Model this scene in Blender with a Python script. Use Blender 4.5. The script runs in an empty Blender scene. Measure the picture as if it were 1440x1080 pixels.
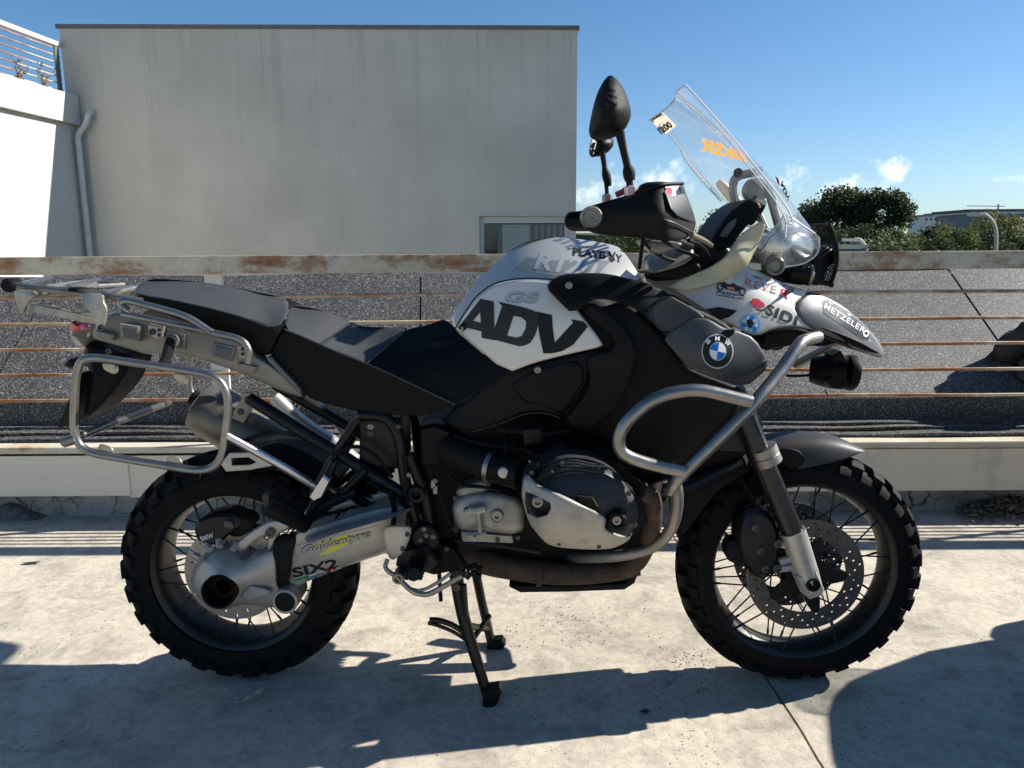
import bpy, bmesh, math, random
import numpy as np
from mathutils import Vector, Matrix
from mathutils.bvhtree import BVHTree
from mathutils.geometry import delaunay_2d_cdt

random.seed(7)
rad = math.radians
S = bpy.context.scene
COL = S.collection

# ------------------------------------------------------------------ camera
FPX = 1082.0
PITCH, ROLL, YAW = rad(10.21), rad(-0.38), rad(1.325)
CAM = Vector((0.0372, -1.9819, 1.1810))
RM = Matrix.Rotation(YAW, 3, 'Z') @ Matrix.Rotation(math.pi / 2 - PITCH, 3, 'X') @ Matrix.Rotation(ROLL, 3, 'Z')
cd = bpy.data.cameras.new('camera')
cd.sensor_width = 36.0
cd.lens = 36.0 * FPX / 1440.0
cd.clip_start = 0.05
cd.clip_end = 5000
cam = bpy.data.objects.new('camera', cd)
cam.matrix_world = Matrix.Translation(CAM) @ RM.to_4x4()
COL.objects.link(cam)
S.camera = cam

# ------------------------------------------------------------------ light
SUN_AZ = 14.0         # degrees from +x towards +y
SUN_EL = 33.0
EXPOSURE = 0.95
S.view_settings.view_transform = 'Standard'
S.view_settings.look = 'None'
S.view_settings.gamma = 1.0
S.view_settings.use_curve_mapping = False
S.view_settings.exposure = EXPOSURE
S.cycles.max_bounces = 7
S.cycles.diffuse_bounces = 3
S.cycles.glossy_bounces = 3
S.cycles.transparent_max_bounces = 14
S.cycles.caustics_reflective = False
S.cycles.caustics_refractive = False
sd = bpy.data.lights.new('sun', 'SUN')
sd.energy = 5.0
sd.angle = rad(0.53)
sd.color = (1.0, 0.96, 0.89)
sun = bpy.data.objects.new('sun', sd)
sdir = Vector((math.cos(rad(SUN_EL)) * math.cos(rad(SUN_AZ)), math.cos(rad(SUN_EL)) * math.sin(rad(SUN_AZ)), math.sin(rad(SUN_EL))))
sun.rotation_euler = sdir.to_track_quat('Z', 'Y').to_euler()
sun.location = sdir * 30
COL.objects.link(sun)


class NT:
    """tiny node-tree writer"""
    def __init__(self, tree):
        self.t = tree
        self.n = tree.nodes
        self.l = tree.links

    def node(self, typ, **kw):
        nd = self.n.new(typ)
        for k, v in kw.items():
            setattr(nd, k, v)
        return nd

    def put(self, sock, v):
        if isinstance(v, bpy.types.NodeSocket):
            self.l.new(v, sock)
        elif v is not None:
            sock.default_value = v

    def math(self, op, a, b=None, c=None, clamp=False):
        nd = self.node('ShaderNodeMath', operation=op, use_clamp=clamp)
        self.put(nd.inputs[0], a)
        self.put(nd.inputs[1], b)
        self.put(nd.inputs[2], c)
        return nd.outputs[0]

    def noise(self, vec, scale, detail=4, rough=0.55, dist=0.0):
        nd = self.node('ShaderNodeTexNoise')
        self.put(nd.inputs['Vector'], vec)
        nd.inputs['Scale'].default_value = scale
        nd.inputs['Detail'].default_value = detail
        nd.inputs['Roughness'].default_value = rough
        nd.inputs['Distortion'].default_value = dist
        return nd.outputs['Fac']

    def voronoi(self, vec, scale, feature='F1', out='Color', rnd=1.0):
        nd = self.node('ShaderNodeTexVoronoi', feature=feature)
        self.put(nd.inputs['Vector'], vec)
        nd.inputs['Scale'].default_value = scale
        nd.inputs['Randomness'].default_value = rnd
        return nd.outputs[out]

    def ramp(self, fac, stops, interp='LINEAR'):
        nd = self.node('ShaderNodeValToRGB')
        nd.color_ramp.interpolation = interp
        el = nd.color_ramp.elements
        while len(el) < len(stops):
            el.new(0.5)
        for e, (p, c) in zip(el, stops):
            e.position = p
            e.color = (c, c, c, 1) if isinstance(c, (int, float)) else (*c, 1)
        self.put(nd.inputs[0], fac)
        return nd.outputs[0]

    def mix(self, fac, a, b, blend='MIX'):
        nd = self.node('ShaderNodeMix', data_type='RGBA', blend_type=blend)
        self.put(nd.inputs[0], fac)
        for s, v in ((nd.inputs[6], a), (nd.inputs[7], b)):
            if isinstance(v, tuple):
                v = (*v, 1) if len(v) == 3 else v
            self.put(s, v)
        return nd.outputs[2]

    def coord(self, which='Object', scale=None):
        o = self.node('ShaderNodeTexCoord').outputs[which]
        if scale:
            m = self.node('ShaderNodeMapping')
            m.inputs['Scale'].default_value = scale
            self.l.new(o, m.inputs[0])
            o = m.outputs[0]
        return o


W = bpy.data.worlds.new('World')
S.world = W
W.use_nodes = True
wn = NT(W.node_tree)
wn.n.clear()
sky = wn.node('ShaderNodeTexSky', sky_type='NISHITA')
sky.sun_disc = False
sky.sun_elevation = rad(SUN_EL)
sky.sun_rotation = rad(90 - SUN_AZ)
sky.altitude = 0
sky.air_density = 1.0
sky.dust_density = 0.2
sky.ozone_density = 2.0
hs = wn.node('ShaderNodeHueSaturation')
hs.inputs['Saturation'].default_value = 1.25
hs.inputs['Value'].default_value = 0.9
wn.l.new(sky.outputs[0], hs.inputs['Color'])
g = wn.coord('Generated')
sep = wn.node('ShaderNodeSeparateXYZ')
wn.l.new(g, sep.inputs[0])
el = wn.math('ARCSINE', sep.outputs[2])
# clear clean air: the low sky stays pale blue instead of turning yellow
low = wn.math('POWER', 2.718, wn.math('DIVIDE', wn.math('MAXIMUM', el, 0.0), -0.16))
skyb = wn.mix(low, (1.0, 1.0, 1.0), (0.6, 0.77, 1.12))
skyb = wn.mix(1.0, hs.outputs[0], skyb, 'MULTIPLY')
# small cumulus low over the horizon, the same kind of pattern all the way round
az = wn.math('WRAP', wn.math('ARCTAN2', sep.outputs[0], sep.outputs[1]), rad(34), 0.0)
clouds = [(5.0, 3.4, 2.8, 2.2), (9.2, 4.0, 2.2, 2.4), (18.4, 4.4, 2.0, 1.9), (21.2, 3.7, 2.6, 1.6), (24.6, 4.4, 1.2, 1.1), (30.2, 3.8, 1.5, 0.7)]
fld = None
for a, e, rx, ry in clouds:
    dx = wn.math('DIVIDE', wn.math('SUBTRACT', az, rad(a)), rad(rx))
    dy0 = wn.math('DIVIDE', wn.math('SUBTRACT', el, rad(e)), rad(ry))
    dy = wn.math('MAXIMUM', dy0, wn.math('MULTIPLY', dy0, -1.5))
    f = wn.math('SUBTRACT', 1.0, wn.math('SQRT', wn.math('ADD', wn.math('MULTIPLY', dx, dx), wn.math('MULTIPLY', dy, dy))))
    fld = f if fld is None else wn.math('MAXIMUM', fld, f)
nz = wn.noise(g, 26, 5, 0.62)
nz2 = wn.noise(g, 75, 3, 0.6)
fld = wn.math('ADD', fld, wn.math('MULTIPLY', wn.math('SUBTRACT', nz, 0.56), 4.2))
cm = wn.ramp(fld, [(0.0, 0.0), (0.4, 0.3), (1.0, 0.9)])
cm = wn.math('MULTIPLY', cm, wn.math('ADD', 0.55, wn.math('MULTIPLY', nz2, 0.75)), clamp=True)
ccol = wn.ramp(nz2, [(0.3, (6.5, 7.2, 8.0)), (0.62, (11.5, 11.5, 11.2))])
skyc = wn.mix(cm, skyb, ccol)
bg = wn.node('ShaderNodeBackground')
bg.inputs['Strength'].default_value = 0.072
wn.l.new(skyc, bg.inputs[0])
W.cycles.sampling_method = 'MANUAL'
W.cycles.sample_map_resolution = 512
wo = wn.node('ShaderNodeOutputWorld')
wn.l.new(bg.outputs[0], wo.inputs[0])

# ------------------------------------------------------------------ pixel <-> place
def ray(px, py):
    return RM @ Vector(((px - 720) / FPX, -(py - 540) / FPX, -1.0))

def U(px, py, y):
    """point seen at a pixel of the photograph, on the upright plane y = const along the motorcycle"""
    d = ray(px, py)
    return CAM + d * ((y - CAM.y) / d.y)

HD = Vector((-math.sin(YAW), math.cos(YAW), 0))    # heading of the camera on the ground
RT = Vector((math.cos(YAW), math.sin(YAW), 0))

def B(px, py, D):
    """point at a pixel, on the plane square to the heading at distance D"""
    d = ray(px, py)
    return CAM + d * (D / d.dot(HD))

def G(px, py, z=0.0):
    d = ray(px, py)
    return CAM + d * ((z - CAM.z) / d.z)

def FW(u, D, z):
    """fence coordinates to world"""
    p = CAM + RT * u + HD * D
    return Vector((p.x, p.y, z))

def V3(p):
    return p if isinstance(p, Vector) else U(*p)

# ------------------------------------------------------------------ materials
MATS = {}

def M(name, col=(0.5, 0.5, 0.5), rough=0.5, metal=0.0, var=0.0, vscale=8.0, bump=0.0, bscale=60.0, coat=0.0, rvar=0.0, dirt=None, spec=0.5, dscale=5.0, dthr=0.55):
    if name in MATS:
        return MATS[name]
    m = bpy.data.materials.new(name)
    m.use_nodes = True
    t = NT(m.node_tree)
    p = t.n['Principled BSDF']
    p.inputs['Roughness'].default_value = rough
    p.inputs['Metallic'].default_value = metal
    p.inputs['Specular IOR Level'].default_value = spec
    p.inputs['Coat Weight'].default_value = coat
    p.inputs['Coat Roughness'].default_value = 0.08
    co = t.coord('Object')
    n1 = t.noise(co, vscale, 5, 0.6)
    c = (*col, 1)
    if var:
        lo = tuple(max(0, x * (1 - var)) for x in col)
        hi = tuple(min(1, x * (1 + var)) for x in col)
        c = t.ramp(n1, [(0.3, lo), (0.7, hi)])
    if dirt:
        n2 = t.noise(co, dscale, 7, 0.65)
        k = t.ramp(n2, [(dthr, 0.0), (min(1, dthr + 0.18), 0.85)])
        c = t.mix(k, c, dirt)
    t.put(p.inputs['Base Color'], c)
    if rvar:
        r = t.math('ADD', rough - rvar / 2, t.math('MULTIPLY', t.noise(co, vscale * 3, 4), rvar), clamp=True)
        t.put(p.inputs['Roughness'], r)
    if bump:
        b = t.node('ShaderNodeBump')
        b.inputs['Strength'].default_value = bump
        b.inputs['Distance'].default_value = 0.01
        t.put(b.inputs['Height'], t.noise(co, bscale, 4, 0.6))
        t.l.new(b.outputs[0], p.inputs['Normal'])
    MATS[name] = m
    return m

blk = M('black_plastic', (0.005, 0.005, 0.0055), 0.5, var=0.25, vscale=14, bump=0.05, bscale=900, rvar=0.25, dirt=(0.014, 0.013, 0.012), dscale=7, dthr=0.57, spec=0.15)
blk2 = M('matte_black_plastic', (0.007, 0.007, 0.007), 0.6, var=0.3, vscale=9, bump=0.12, bscale=700, rvar=0.15, dirt=(0.018, 0.017, 0.015), dscale=9, dthr=0.57, spec=0.15)
gblk = M('worn_and_lit_grey_black', (0.032, 0.032, 0.033), 0.5, var=0.25, vscale=11, bump=0.05, bscale=500, rvar=0.2, spec=0.3)  # also carries the painted lit face and highlight of the handguard
fblk = M('black_frame_paint', (0.007, 0.007, 0.0075), 0.38, var=0.3, vscale=10, dirt=(0.025, 0.022, 0.02), dscale=9, dthr=0.6, spec=0.3)
grun = M('engine_grime', (0.006, 0.0055, 0.005), 0.6, var=0.5, vscale=18, bump=0.3, bscale=80, spec=0.15)
leather = M('sunlit_seat_vinyl', (0.05, 0.05, 0.05), 0.5, var=0.12, vscale=10, bump=0.1, bscale=420, rvar=0.12, spec=0.35)  # sunlit grey of the seat tops put into the colour, paler than the sides
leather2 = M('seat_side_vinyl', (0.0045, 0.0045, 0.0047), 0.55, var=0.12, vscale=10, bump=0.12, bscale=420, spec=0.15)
rubber = M('tyre_rubber', (0.0055, 0.0055, 0.0053), 0.72, var=0.35, vscale=20, bump=0.15, bscale=150, dirt=(0.014, 0.013, 0.011), dscale=12, dthr=0.58, spec=0.15)
silver = M('silver_paint', (0.46, 0.44, 0.405), 0.42, 0.2, var=0.05, vscale=6, bump=0.015, bscale=300, coat=0.5)
white_al = M('tank_panel_silver', (0.72, 0.68, 0.6), 0.48, 0.15, var=0.05, vscale=5, bump=0.02, bscale=300, coat=0.25, dirt=(0.45, 0.43, 0.4), dscale=9, dthr=0.66)
greyp = M('tank_band_grey', (0.3, 0.295, 0.28), 0.38, 0.3, var=0.05, coat=0.4)
greyp2 = M('pale_grey_print', (0.52, 0.51, 0.48), 0.38, 0.3, var=0.04, coat=0.4)
beakgrey = M('beak_grey', (0.1, 0.1, 0.102), 0.45, 0.15, var=0.1, coat=0.3)
steel = M('brushed_steel', (0.27, 0.26, 0.245), 0.36, 0.92, var=0.15, vscale=20, rvar=0.2, dirt=(0.22, 0.2, 0.17), dscale=14, dthr=0.6)
steel2 = M('worn_steel', (0.25, 0.235, 0.21), 0.48, 0.85, var=0.25, vscale=24, rvar=0.25, dirt=(0.14, 0.11, 0.08), dscale=16, dthr=0.58)
chrome = M('bright_tube', (0.5, 0.5, 0.52), 0.28, 1.0, var=0.08, vscale=20)
alu = M('cast_aluminium', (0.42, 0.395, 0.355), 0.45, 0.45, var=0.15, vscale=14, bump=0.06, bscale=400, dirt=(0.2, 0.19, 0.17), dscale=10, dthr=0.62)
alud = M('dirty_aluminium', (0.33, 0.32, 0.29), 0.5, 0.5, var=0.25, vscale=18, bump=0.1, bscale=300, dirt=(0.12, 0.105, 0.085), dscale=12, dthr=0.55)
cream = M('cream_alloy_plate', (0.52, 0.49, 0.42), 0.45, 0.3, var=0.1, vscale=18, dirt=(0.3, 0.27, 0.2), dscale=18, dthr=0.6)
bodygrey = M('rear_body_grey', (0.24, 0.225, 0.2), 0.48, 0.35, var=0.12, vscale=16, bump=0.04, bscale=500, dirt=(0.3, 0.28, 0.24), dscale=10, dthr=0.62)
plate_m = M('galvanised_plate', (0.42, 0.375, 0.305), 0.4, 0.7, var=0.25, vscale=40, dirt=(0.2, 0.16, 0.12), dscale=22, dthr=0.58)
rustex = M('rusty_exhaust', (0.05, 0.031, 0.021), 0.75, 0.2, var=0.5, vscale=30, bump=0.4, bscale=120, dirt=(0.1, 0.05, 0.026), dscale=18, dthr=0.55)
muff = M('muffler_steel', (0.19, 0.175, 0.15), 0.48, 0.75, var=0.2, vscale=9, bump=0.05, bscale=90, dirt=(0.12, 0.095, 0.07), dscale=6, dthr=0.55)
discm = M('brake_disc_steel', (0.11, 0.105, 0.1), 0.4, 0.85, var=0.2, vscale=30)
discr = M('rear_disc_steel', (0.34, 0.31, 0.27), 0.45, 0.8, var=0.2, vscale=30)
redl = M('red_lens', (0.42, 0.02, 0.035), 0.18, coat=0.6, var=0.2, vscale=60)
clearl = M('pale_lens', (0.42, 0.38, 0.3), 0.2, coat=0.6, var=0.1)
orange_m = M('amber_lens', (0.6, 0.25, 0.08), 0.3, coat=0.4)
yellowed = M('yellowed_plastic', (0.42, 0.38, 0.25), 0.38, var=0.15, vscale=10, coat=0.3, dirt=(0.5, 0.47, 0.38), dscale=6, dthr=0.6)
boltm = M('bolt_steel', (0.22, 0.22, 0.22), 0.35, 1.0)
darkbolt = M('dark_bolt', (0.08, 0.08, 0.08), 0.4, 0.9)
dec_blk = M('decal_black', (0.02, 0.02, 0.02), 0.65, spec=.15)
dec_dgrey = M('decal_charcoal', (0.04, 0.04, 0.038), 0.65, var=0.1, spec=.15)
dec_white = M('decal_white', (0.8, 0.8, 0.8), 0.65, spec=.15)
dec_blue = M('decal_blue', (0.03, 0.2, 0.6), 0.65, spec=.15)
dec_lblue = M('decal_light_blue', (0.15, 0.42, 0.68), 0.65, spec=.15)
dec_red = M('decal_red', (0.45, 0.02, 0.05), 0.65, spec=.15)
dec_dred = M('decal_dull_red', (0.36, 0.17, 0.14), 0.65, spec=.15)
dec_grn = M('decal_green', (0.02, 0.25, 0.1), 0.65, spec=.15)
dec_yel = M('decal_yellow', (0.62, 0.62, 0.12), 0.65, spec=.15)
dec_org = M('decal_orange', (0.85, 0.3, 0.02), 0.65, spec=.15)
dec_pale = M('decal_pale_silver', (0.55, 0.55, 0.53), 0.65, 0.2, spec=.15)
dec_tan = M('decal_tan', (0.62, 0.56, 0.45), 0.65, var=0.2, vscale=120, spec=.15)
bronze = M('bronze_reservoir', (0.2, 0.19, 0.16), 0.35, 0.3, var=0.15, coat=0.2)


def clear_mat(name, tint=(0.93, 0.95, 0.95), base=0.05, haze=0.06, hazecol=(0.8, 0.8, 0.78), scr=True):
    m = bpy.data.materials.new(name)
    m.use_nodes = True
    t = NT(m.node_tree)
    t.n.clear()
    out = t.node('ShaderNodeOutputMaterial')
    tr = t.node('ShaderNodeBsdfTransparent')
    tr.inputs[0].default_value = (*tint, 1)
    gl = t.node('ShaderNodeBsdfGlossy')
    gl.inputs['Roughness'].default_value = 0.06
    gl.inputs['Color'].default_value = (0.95, 0.95, 0.95, 1)
    df = t.node('ShaderNodeBsdfDiffuse')
    df.inputs[0].default_value = (*hazecol, 1)
    tl = t.node('ShaderNodeBsdfTranslucent')
    tl.inputs[0].default_value = (*hazecol, 1)
    ad = t.node('ShaderNodeMixShader')
    t.l.new(df.outputs[0], ad.inputs[1])
    t.l.new(tl.outputs[0], ad.inputs[2])
    lw = t.node('ShaderNodeLayerWeight')
    lw.inputs[0].default_value = 0.35
    k = t.math('ADD', base, t.math('MULTIPLY', t.math('POWER', lw.outputs['Facing'], 3.0), 0.75), clamp=True)
    m1 = t.node('ShaderNodeMixShader')
    t.put(m1.inputs[0], k)
    t.l.new(tr.outputs[0], m1.inputs[1])
    t.l.new(gl.outputs[0], m1.inputs[2])
    m2 = t.node('ShaderNodeMixShader')
    co = t.coord('Object')
    hz = t.math('MULTIPLY', t.math('POWER', t.noise(co, 9, 6, 0.7), 1.5), haze * 4, clamp=True)
    t.put(m2.inputs[0], hz)
    t.l.new(m1.outputs[0], m2.inputs[1])
    t.l.new(ad.outputs[0], m2.inputs[2])
    t.l.new(m2.outputs[0], out.inputs[0])
    return m

def film_mat(name, col, tr=0.6):
    m = bpy.data.materials.new(name)
    m.use_nodes = True
    t = NT(m.node_tree)
    p = t.n['Principled BSDF']
    p.inputs['Base Color'].default_value = (*col, 1)
    p.inputs['Roughness'].default_value = 0.6
    tl = t.node('ShaderNodeBsdfTranslucent')
    tl.inputs[0].default_value = (*col, 1)
    mx = t.node('ShaderNodeMixShader')
    mx.inputs[0].default_value = tr
    t.l.new(p.outputs[0], mx.inputs[1])
    t.l.new(tl.outputs[0], mx.inputs[2])
    t.l.new(mx.outputs[0], t.n['Material Output'].inputs[0])
    return m

clear = clear_mat('clear_screen')
dec_org = film_mat('orange_film', (0.9, 0.33, 0.03))
dec_tan = film_mat('paper_sticker', (0.6, 0.54, 0.42))
lens_clear = clear_mat('clear_lens', base=0.12, haze=0.10)
edge_m = M('screen_edge', (0.75, 0.77, 0.78), 0.15, coat=1.0)

# ------------------------------------------------------------------ mesh helpers
def loc_of(o):
    v = Vector((0, 0, 0))
    while o is not None:
        v += o.location
        o = o.parent
    return v

def mk(name, verts, faces, mat, parent=None, smooth=35, local=False, mats=None, mi=None):
    """one mesh object; verts in world space unless local"""
    off = Vector((0, 0, 0)) if local or parent is None else loc_of(parent)
    me = bpy.data.meshes.new(name)
    me.from_pydata([tuple(Vector(v) - off) for v in verts], [], faces)
    for mm in (mats or [mat]):
        me.materials.append(mm)
    if mi is not None:
        me.polygons.foreach_set('material_index', mi)
    me.update()
    bm = bmesh.new()
    bm.from_mesh(me)
    bmesh.ops.recalc_face_normals(bm, faces=bm.faces)
    bm.to_mesh(me)
    bm.free()
    if smooth:
        me.shade_smooth()
        me.set_sharp_from_angle(angle=rad(smooth))
    o = bpy.data.objects.new(name, me)
    COL.objects.link(o)
    if parent is not None:
        o.parent = parent
    return o

def tag(o, label, cat, group=None):
    o['label'] = label
    o['category'] = cat
    if group:
        o['group'] = group
    return o

def struct(o):
    o['kind'] = 'structure'
    return o

def thing(name, loc, label, cat, group=None):
    o = bpy.data.objects.new(name, None)
    o.empty_display_size = 0.1
    o.location = loc
    COL.objects.link(o)
    return tag(o, label, cat, group)

class Geo:
    """vertex / face collector"""
    def __init__(self):
        self.v = []
        self.f = []

    def add(self, vs, fs):
        b = len(self.v)
        self.v += [Vector(x) for x in vs]
        self.f += [[b + i for i in f] for f in fs]
        return self

    def mirror(self):
        b = len(self.v)
        self.v += [Vector((p.x, -p.y, p.z)) for p in self.v[:b]]
        self.f += [[b + i for i in reversed(f)] for f in list(self.f)]
        return self

    def build(self, name, mat, parent=None, **k):
        return mk(name, self.v, self.f, mat, parent, **k)

def g_tube(pts, r, n=10, bend=0.03, cap=True, flat=1.0):
    P = [V3(p) for p in pts]
    Q = [P[0]]
    for i in range(1, len(P) - 1):
        a, b, c = P[i - 1], P[i], P[i + 1]
        la, lc = (a - b).length, (c - b).length
        ca, cc = min(bend, la * 0.48), min(bend, lc * 0.48)
        p0 = b + (a - b) * (ca / la)
        p2 = b + (c - b) * (cc / lc)
        for k in range(7):
            t = k / 6
            Q.append(p0 * (1 - t) ** 2 + b * 2 * t * (1 - t) + p2 * t * t)
    Q.append(P[-1])
    rr = r if isinstance(r, (list, tuple)) else None
    gg = Geo()
    T = []
    for i in range(len(Q)):
        d = Q[min(i + 1, len(Q) - 1)] - Q[max(i - 1, 0)]
        T.append(d.normalized())
    up = Vector((0, 1, 0)) if abs(T[0].y) < 0.9 else Vector((0, 0, 1))
    nrm = (up - T[0] * up.dot(T[0])).normalized()
    tot = sum((Q[i + 1] - Q[i]).length for i in range(len(Q) - 1)) or 1
    acc = 0
    vs = []
    for i, q in enumerate(Q):
        if i:
            acc += (q - Q[i - 1]).length
            nrm = (nrm - T[i] * nrm.dot(T[i])).normalized()
        bi = T[i].cross(nrm)
        rad_ = r
        if rr:
            s = acc / tot * (len(rr) - 1)
            j = min(int(s), len(rr) - 2)
            rad_ = rr[j] + (rr[j + 1] - rr[j]) * (s - j)
        for k in range(n):
            a = 2 * math.pi * k / n
            vs.append(q + nrm * math.cos(a) * rad_ + bi * math.sin(a) * rad_ * flat)
    fs = []
    for i in range(len(Q) - 1):
        for k in range(n):
            fs.append([i * n + k, i * n + (k + 1) % n, (i + 1) * n + (k + 1) % n, (i + 1) * n + k])
    if cap:
        fs.append(list(range(n))[::-1])
        fs.append([(len(Q) - 1) * n + k for k in range(n)])
    return gg.add(vs, fs)

def tube(name, pts, r, mat, parent, n=10, bend=0.03, mirror=False, flat=1.0):
    gg = g_tube(pts, r, n, bend, True, flat)
    o = gg.build(name, mat, parent)
    if mirror:
        vs = [Vector((p.x, -p.y, p.z)) for p in gg.v]
        mk(name, vs, [f[::-1] for f in gg.f], mat, parent)
    return o

def chaikin(poly, it=1, closed=True):
    for _ in range(it):
        out = []
        n = len(poly)
        for i in range(n if closed else n - 1):
            a, b = poly[i], poly[(i + 1) % n]
            out.append((a[0] * .8 + b[0] * .2, a[1] * .8 + b[1] * .2))
            out.append((a[0] * .2 + b[0] * .8, a[1] * .2 + b[1] * .8))
        poly = out
    return poly

def inside(p, poly):
    x, y = p
    c = False
    n = len(poly)
    j = n - 1
    for i in range(n):
        xi, yi = poly[i]
        xj, yj = poly[j]
        if (yi > y) != (yj > y) and x < (xj - xi) * (y - yi) / (yj - yi) + xi:
            c = not c
        j = i
    return c

def resample(poly, step):
    out = []
    n = len(poly)
    for i in range(n):
        a, b = poly[i], poly[(i + 1) % n]
        L = math.hypot(b[0] - a[0], b[1] - a[1])
        k = max(1, int(round(L / step)))
        for j in range(k):
            t = j / k
            out.append((a[0] + (b[0] - a[0]) * t, a[1] + (b[1] - a[1]) * t))
    return out

def edist(P, poly):
    """distance of points (N,2) to closed polygon outline"""
    A = np.array(poly)
    Bn = np.roll(A, -1, 0)
    P = np.asarray(P, float)
    d = np.full(len(P), 1e9)
    for a, b in zip(A, Bn):
        ab = b - a
        L = (ab ** 2).sum() or 1e-9
        t = np.clip(((P - a) @ ab) / L, 0, 1)
        q = P - (a + t[:, None] * ab)
        d = np.minimum(d, np.hypot(q[:, 0], q[:, 1]))
    return d

def tri2d(poly, holes=(), step=6.0, rs=True, rings=()):
    """dense triangulation of a polygon with holes -> pts, tris, number of boundary points per loop"""
    loops = [resample(poly, step) if rs else list(poly)] + [resample(h, step) if rs else list(h) for h in holes]
    pts, edges = [], []
    for lp in loops:
        b = len(pts)
        pts += lp
        edges += [(b + i, b + (i + 1) % len(lp)) for i in range(len(lp))]
    xs = [p[0] for p in poly]
    ys = [p[1] for p in poly]
    cand = []
    y = min(ys) + step / 2
    r = 0
    while y < max(ys):
        x = min(xs) + (step / 2 if r % 2 else 0)
        while x < max(xs):
            cand.append((x, y))
            x += step
        y += step * 0.87
        r += 1
    cand = [p for p in cand if inside(p, poly)]
    if cand:
        dd = edist(cand, poly)
        for h in holes:
            dd = np.minimum(dd, np.where([inside(p, h) for p in cand], 0, edist(cand, h)))
        lim = max([step * 0.45] + [r_ + step * .35 for r_ in rings])
        pts += [p for p, d in zip(cand, dd) if d > lim]
    if rings:
        lp = loops[0]
        ar = sum(lp[i][0] * lp[(i + 1) % len(lp)][1] - lp[(i + 1) % len(lp)][0] * lp[i][1] for i in range(len(lp)))
        sg_ = 1 if ar > 0 else -1
        new = []
        for r_ in rings:
            for i in range(len(lp)):
                a_, c_ = lp[i - 1], lp[(i + 1) % len(lp)]
                tx, ty = c_[0] - a_[0], c_[1] - a_[1]
                L = math.hypot(tx, ty) or 1
                new.append((lp[i][0] - sg_ * ty / L * r_, lp[i][1] + sg_ * tx / L * r_, r_))
        ok = [inside(q[:2], poly) for q in new]
        dd = edist([q[:2] for q in new], poly)
        for h in holes:
            dd = np.where([inside(q[:2], h) for q in new], 0, np.minimum(dd, np.maximum(edist([q[:2] for q in new], h), 0)))
        pts += [q[:2] for q, o_, d in zip(new, ok, dd) if o_ and d > q[2] * .93]
    r = delaunay_2d_cdt([Vector(p) for p in pts], edges, [], 0, 1e-5)
    ov, of = r[0], r[2]
    tris = []
    for f in of:
        c = sum((ov[i] for i in f), Vector((0, 0))) / len(f)
        if inside((c.x, c.y), poly) and not any(inside((c.x, c.y), h) for h in holes):
            tris.append(list(f))
    return [(v.x, v.y) for v in ov], tris

def rbf(ctrl):
    """smooth depth field y(px,py) through control points"""
    C = np.array([c[:2] for c in ctrl], float) / 100.0
    z = np.array([c[2] for c in ctrl], float)
    n = len(C)
    if n < 3:
        return lambda P: np.full(len(P), z.mean())
    def ph(d2):
        return 0.5 * d2 * np.log(d2 + 1e-12)
    K = ph(((C[:, None] - C[None]) ** 2).sum(-1)) + np.eye(n) * 1e-3
    Q = np.hstack([np.ones((n, 1)), C])
    A = np.zeros((n + 3, n + 3))
    A[:n, :n] = K
    A[:n, n:] = Q
    A[n:, :n] = Q.T
    w = np.linalg.lstsq(A, np.concatenate([z, np.zeros(3)]), rcond=None)[0]
    def fn(P):
        P = np.asarray(P, float) / 100.0
        k = ph(((P[:, None] - C[None]) ** 2).sum(-1))
        return k @ w[:n] + np.hstack([np.ones((len(P), 1)), P]) @ w[n:]
    return fn

def loops_of(tris):
    cnt = {}
    for t in tris:
        for i in range(len(t)):
            cnt[(t[i], t[(i + 1) % len(t)])] = 1
    return [e for e in cnt if (e[1], e[0]) not in cnt]

def g_panel(poly, ctrl, thick=0.012, step=6, edge=5.0, drop=0.006, ch=1, holes=(), bulge=0.0):
    if ch:
        poly = chaikin(poly, ch)
    pts, tris = tri2d(poly, holes, step, rings=(edge * .22, edge * .55, edge) if drop else ())
    if isinstance(ctrl, (int, float)):
        ctrl = [(0, 0, ctrl)]
    y = rbf(ctrl)(pts)
    d = edist(pts, poly)
    if drop:
        k = np.clip(1 - d / edge, 0, 1)
        y = y + drop * (1 - np.sqrt(np.maximum(0, 1 - k * k)))
    if bulge:
        y = y - bulge * np.sqrt(np.clip(d / d.max(), 0, 1))
    vs = [U(p[0], p[1], yy) for p, yy in zip(pts, y)]
    n = len(vs)
    gg = Geo()
    bk = [Vector((v.x, v.y + thick, v.z)) for v in vs]
    fs = [list(t) for t in tris] + [[n + i for i in reversed(t)] for t in tris]
    for a, b in loops_of(tris):
        fs.append([b, a, n + a, n + b])
    return gg.add(vs + bk, fs)

def panel(name, poly, ctrl, mat, parent, mirror=False, smooth=40, **k):
    gg = g_panel(poly, ctrl, **k)
    o = gg.build(name, mat, parent, smooth=smooth)
    if mirror:
        vs = [Vector((p.x, -p.y, p.z)) for p in gg.v]
        mk(name, vs, [f[::-1] for f in gg.f], mat, parent, smooth=smooth)
    return o

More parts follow.
